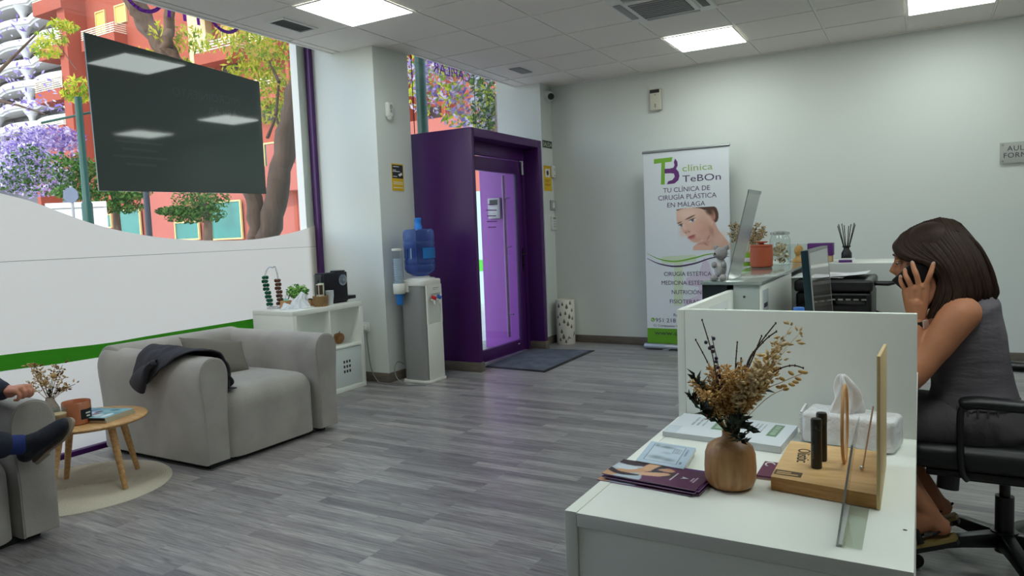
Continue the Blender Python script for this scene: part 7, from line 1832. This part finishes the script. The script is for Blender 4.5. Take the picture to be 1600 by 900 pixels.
hb = MB(); kq = [wrr+Vector(p) for p in ((.075, .035, .01), (.085, .014, .012), (.082, -.008, .01), (.072, -.028, .004))]
hand(hb, wrr, kq, [[k, k+Vector((.03, .01, .0)), k+Vector((.045, .012, -.018)), k+Vector((.035, .01, -.034))] for k in kq], [wrr+Vector((.02, .02, 0)), wrr+Vector((.05, .05, 0)), wrr+Vector((.07, .06, -.01)), wrr+Vector((.085, .062, -.02))])
skin_solid('hand', hb, m_skin2, mbody, .0035, 4)
for s_ in (-1, 1):
    b = MB(); b.ell(hcm+RM@Vector((-.0835, .032*s_, .010)), (.0075, .0125, .0065)); build('eye', b, bpy.data.materials['eye white'], mbody)
    b = MB(); b.tube([hcm+RM@Vector((-.088, .05*s_, .03)), hcm+RM@Vector((-.1, .033*s_, .037)), hcm+RM@Vector((-.1, .016*s_, .034))], .0025, 6); build('eyebrow', b, m_lash, mbody)
b = MB(); b.ell(hcm+Vector((-.03, 0, .055)), (.098, .082, .075)); b.ell(hcm+Vector((-.06, 0, 0)), (.055, .078, .07)); hm = skin_solid('hair', b, M('short dark hair', (40, 34, 30), .7, bump=.6, bscale=200), mn, .008, 4)
b = MB(); b.tube([Vector((-4.035+.066*math.cos(q*PI/12), mc+.070*math.sin(q*PI/12), 1.035+.012*math.cos(q*PI/12)*-1)) for q in range(24)], .013, 8, r2=.006, up=(0, 0, 1), closed=True); build('shirt_collar', b, m_paper, mn)
for s_ in (-1, 1):
    b = MB(); b.ell(hcm+RM@Vector((-.089, .032*s_, .009)), (.0035, .005, .005)); build('iris', b, m_lash, mbody)
b = MB(); b.ell(hcm+RM@Vector((-.0945, 0, -.055)), (.006, .020, .005)); build('lips', b, M('lip brown', (150, 86, 76), .5), mbody)
# suit jacket and trousers
jb = MB(); rings(jb, [((-3.99, mc, .50), .16, .195, 0)]+[((c[0], c[1], c[2]), rx+.022, ry+.022, tl) for c, rx, ry, tl in msecs[1:6]])
limb(jb, [shl, shl.lerp(elb, .5)+Vector((0, .03, 0)), elb], [.082, .070, .062], 16); limb(jb, [elb, elb.lerp(wr_m, .5)+Vector((0, 0, .006)), wr_m+ex*-.004], [.062, .056, .042], 16)
limb(jb, [shr, shr.lerp(elr, .5), elr], [.082, .070, .062], 16); limb(jb, [elr, elr.lerp(wrr, .5), wrr+(elr-wrr).normalized()*.02], [.062, .056, .044], 16)
skin_solid('suit_jacket', jb, m_suit, mn, .009, 5)
pb_ = MB(); rings(pb_, [((-3.98, mc, .47), .148, .19, 0), ((-3.99, mc, .54), .15, .192, 0), ((-4.01, mc, .62), .13, .17, 0)])
limb(pb_, [hl_, hl_.lerp(knl, .5), knl], [.108, .10, .076], 18); limb(pb_, [knl, knl.lerp(anl, .5), knl.lerp(anl, .9)], [.076, .072, .066], 16)
limb(pb_, [hr_, hr_.lerp(knr, .5), knr], [.108, .10, .076], 18); limb(pb_, [knr, knr.lerp(anr, .5), knr.lerp(anr, .93)], [.076, .068, .056], 16)
skin_solid('suit_trousers', pb_, m_suit, mn, .009, 5)
def shoe(an, toe, up, nm):
    """lace-up ankle shoe; toe = direction of the toes, up = from the sole to the ankle"""
    toe = toe.normalized(); up = (up-toe*up.dot(toe)).normalized(); side = toe.cross(up); hl = an-toe*.05-up*.075
    b = MB()
    b.ell(an-up*.02, (.036,)*3); limb(b, [an-up*.005, an-up*.035+toe*.0], [.036, .040], 16)
    pr = [(-.012, .040, .034, .038), (.03, .040, .038, .040), (.07, .040, .040, .042), (.11, .034, .036, .044), (.15, .026, .027, .045), (.19, .020, .020, .042), (.225, .016, .014, .030)]
    for i in range(len(pr)-1):
        for f in (0, .5):
            a = [pr[i][k]*(1-f)+pr[i+1][k]*f for k in range(4)]; c = hl+toe*a[0]+up*(a[1]-.004)
            R_ = Matrix((toe, side, up)).transposed(); b.ell(c, (.034, a[3], a[2]), R_, 16, 10)
    limb(b, [an-up*.03-toe*.012, hl+toe*.05+up*.062, hl+toe*.10+up*.048], [.040, .040, .032], 14)
    u = skin_solid('shoe', b, m_shoe, nm, .005, 5)
    b = MB(); sole = [(-.040, 0), (-.032, .028), (.0, .036), (.06, .034), (.12, .042), (.18, .046), (.225, .034), (.248, .010), (.248, -.010), (.225, -.034), (.18, -.046), (.12, -.042), (.06, -.034), (.0, -.036), (-.032, -.028)]
    b.prism([(p.x, p.y) for p in crs([(x, y, 0) for x, y in sole], 3, True)], hl-up*.002, toe, side, -up*.012); build('shoe_sole', b, m_shsole, u)
    b = MB(); b.prism([(-.042, -.030), (.05, -.034), (.05, .034), (-.042, .030)], hl-up*.0142, toe, side, -up*.014); build('shoe_heel', b, m_shsole, u, bevel=.003)
    b = MB()
    for q in range(3):
        c = hl+toe*(.062+.022*q)+up*(.084-.012*q); b.tube(crs([c-side*.024-up*.010, c, c+side*.024-up*.010], 3), .0022, 6)
    c = hl+toe*.05+up*.090
    for s_ in (-1, 1): b.tube(crs([c, c+side*.02*s_+up*.012-toe*.008, c+side*.035*s_-up*.002, c], 4), .0018, 6)
    build('shoe_laces', b, m_black, u)
    return hl
# crossed foot: leg comes along +Y, sole faces +Y, toes up and out
leg = (anr-knr).normalized()
toe_d = Vector((.85, .20, .62)); upd = -leg
shoe(anr+leg*.035, toe_d, upd, mbody)
b = MB(); limb(b, [knr.lerp(anr, .85), anr, anr+leg*.025], [.040, .0395, .040], 18); build('sock', b, m_sock, mn)
shoe(anl+Vector((0, 0, -.02)), Vector((1, .05, 0)), Vector((0, 0, 1)), mbody)
b = MB(); limb(b, [knl.lerp(anl, .8), anl], [.045, .043], 18); build('sock', b, m_sock, mn)
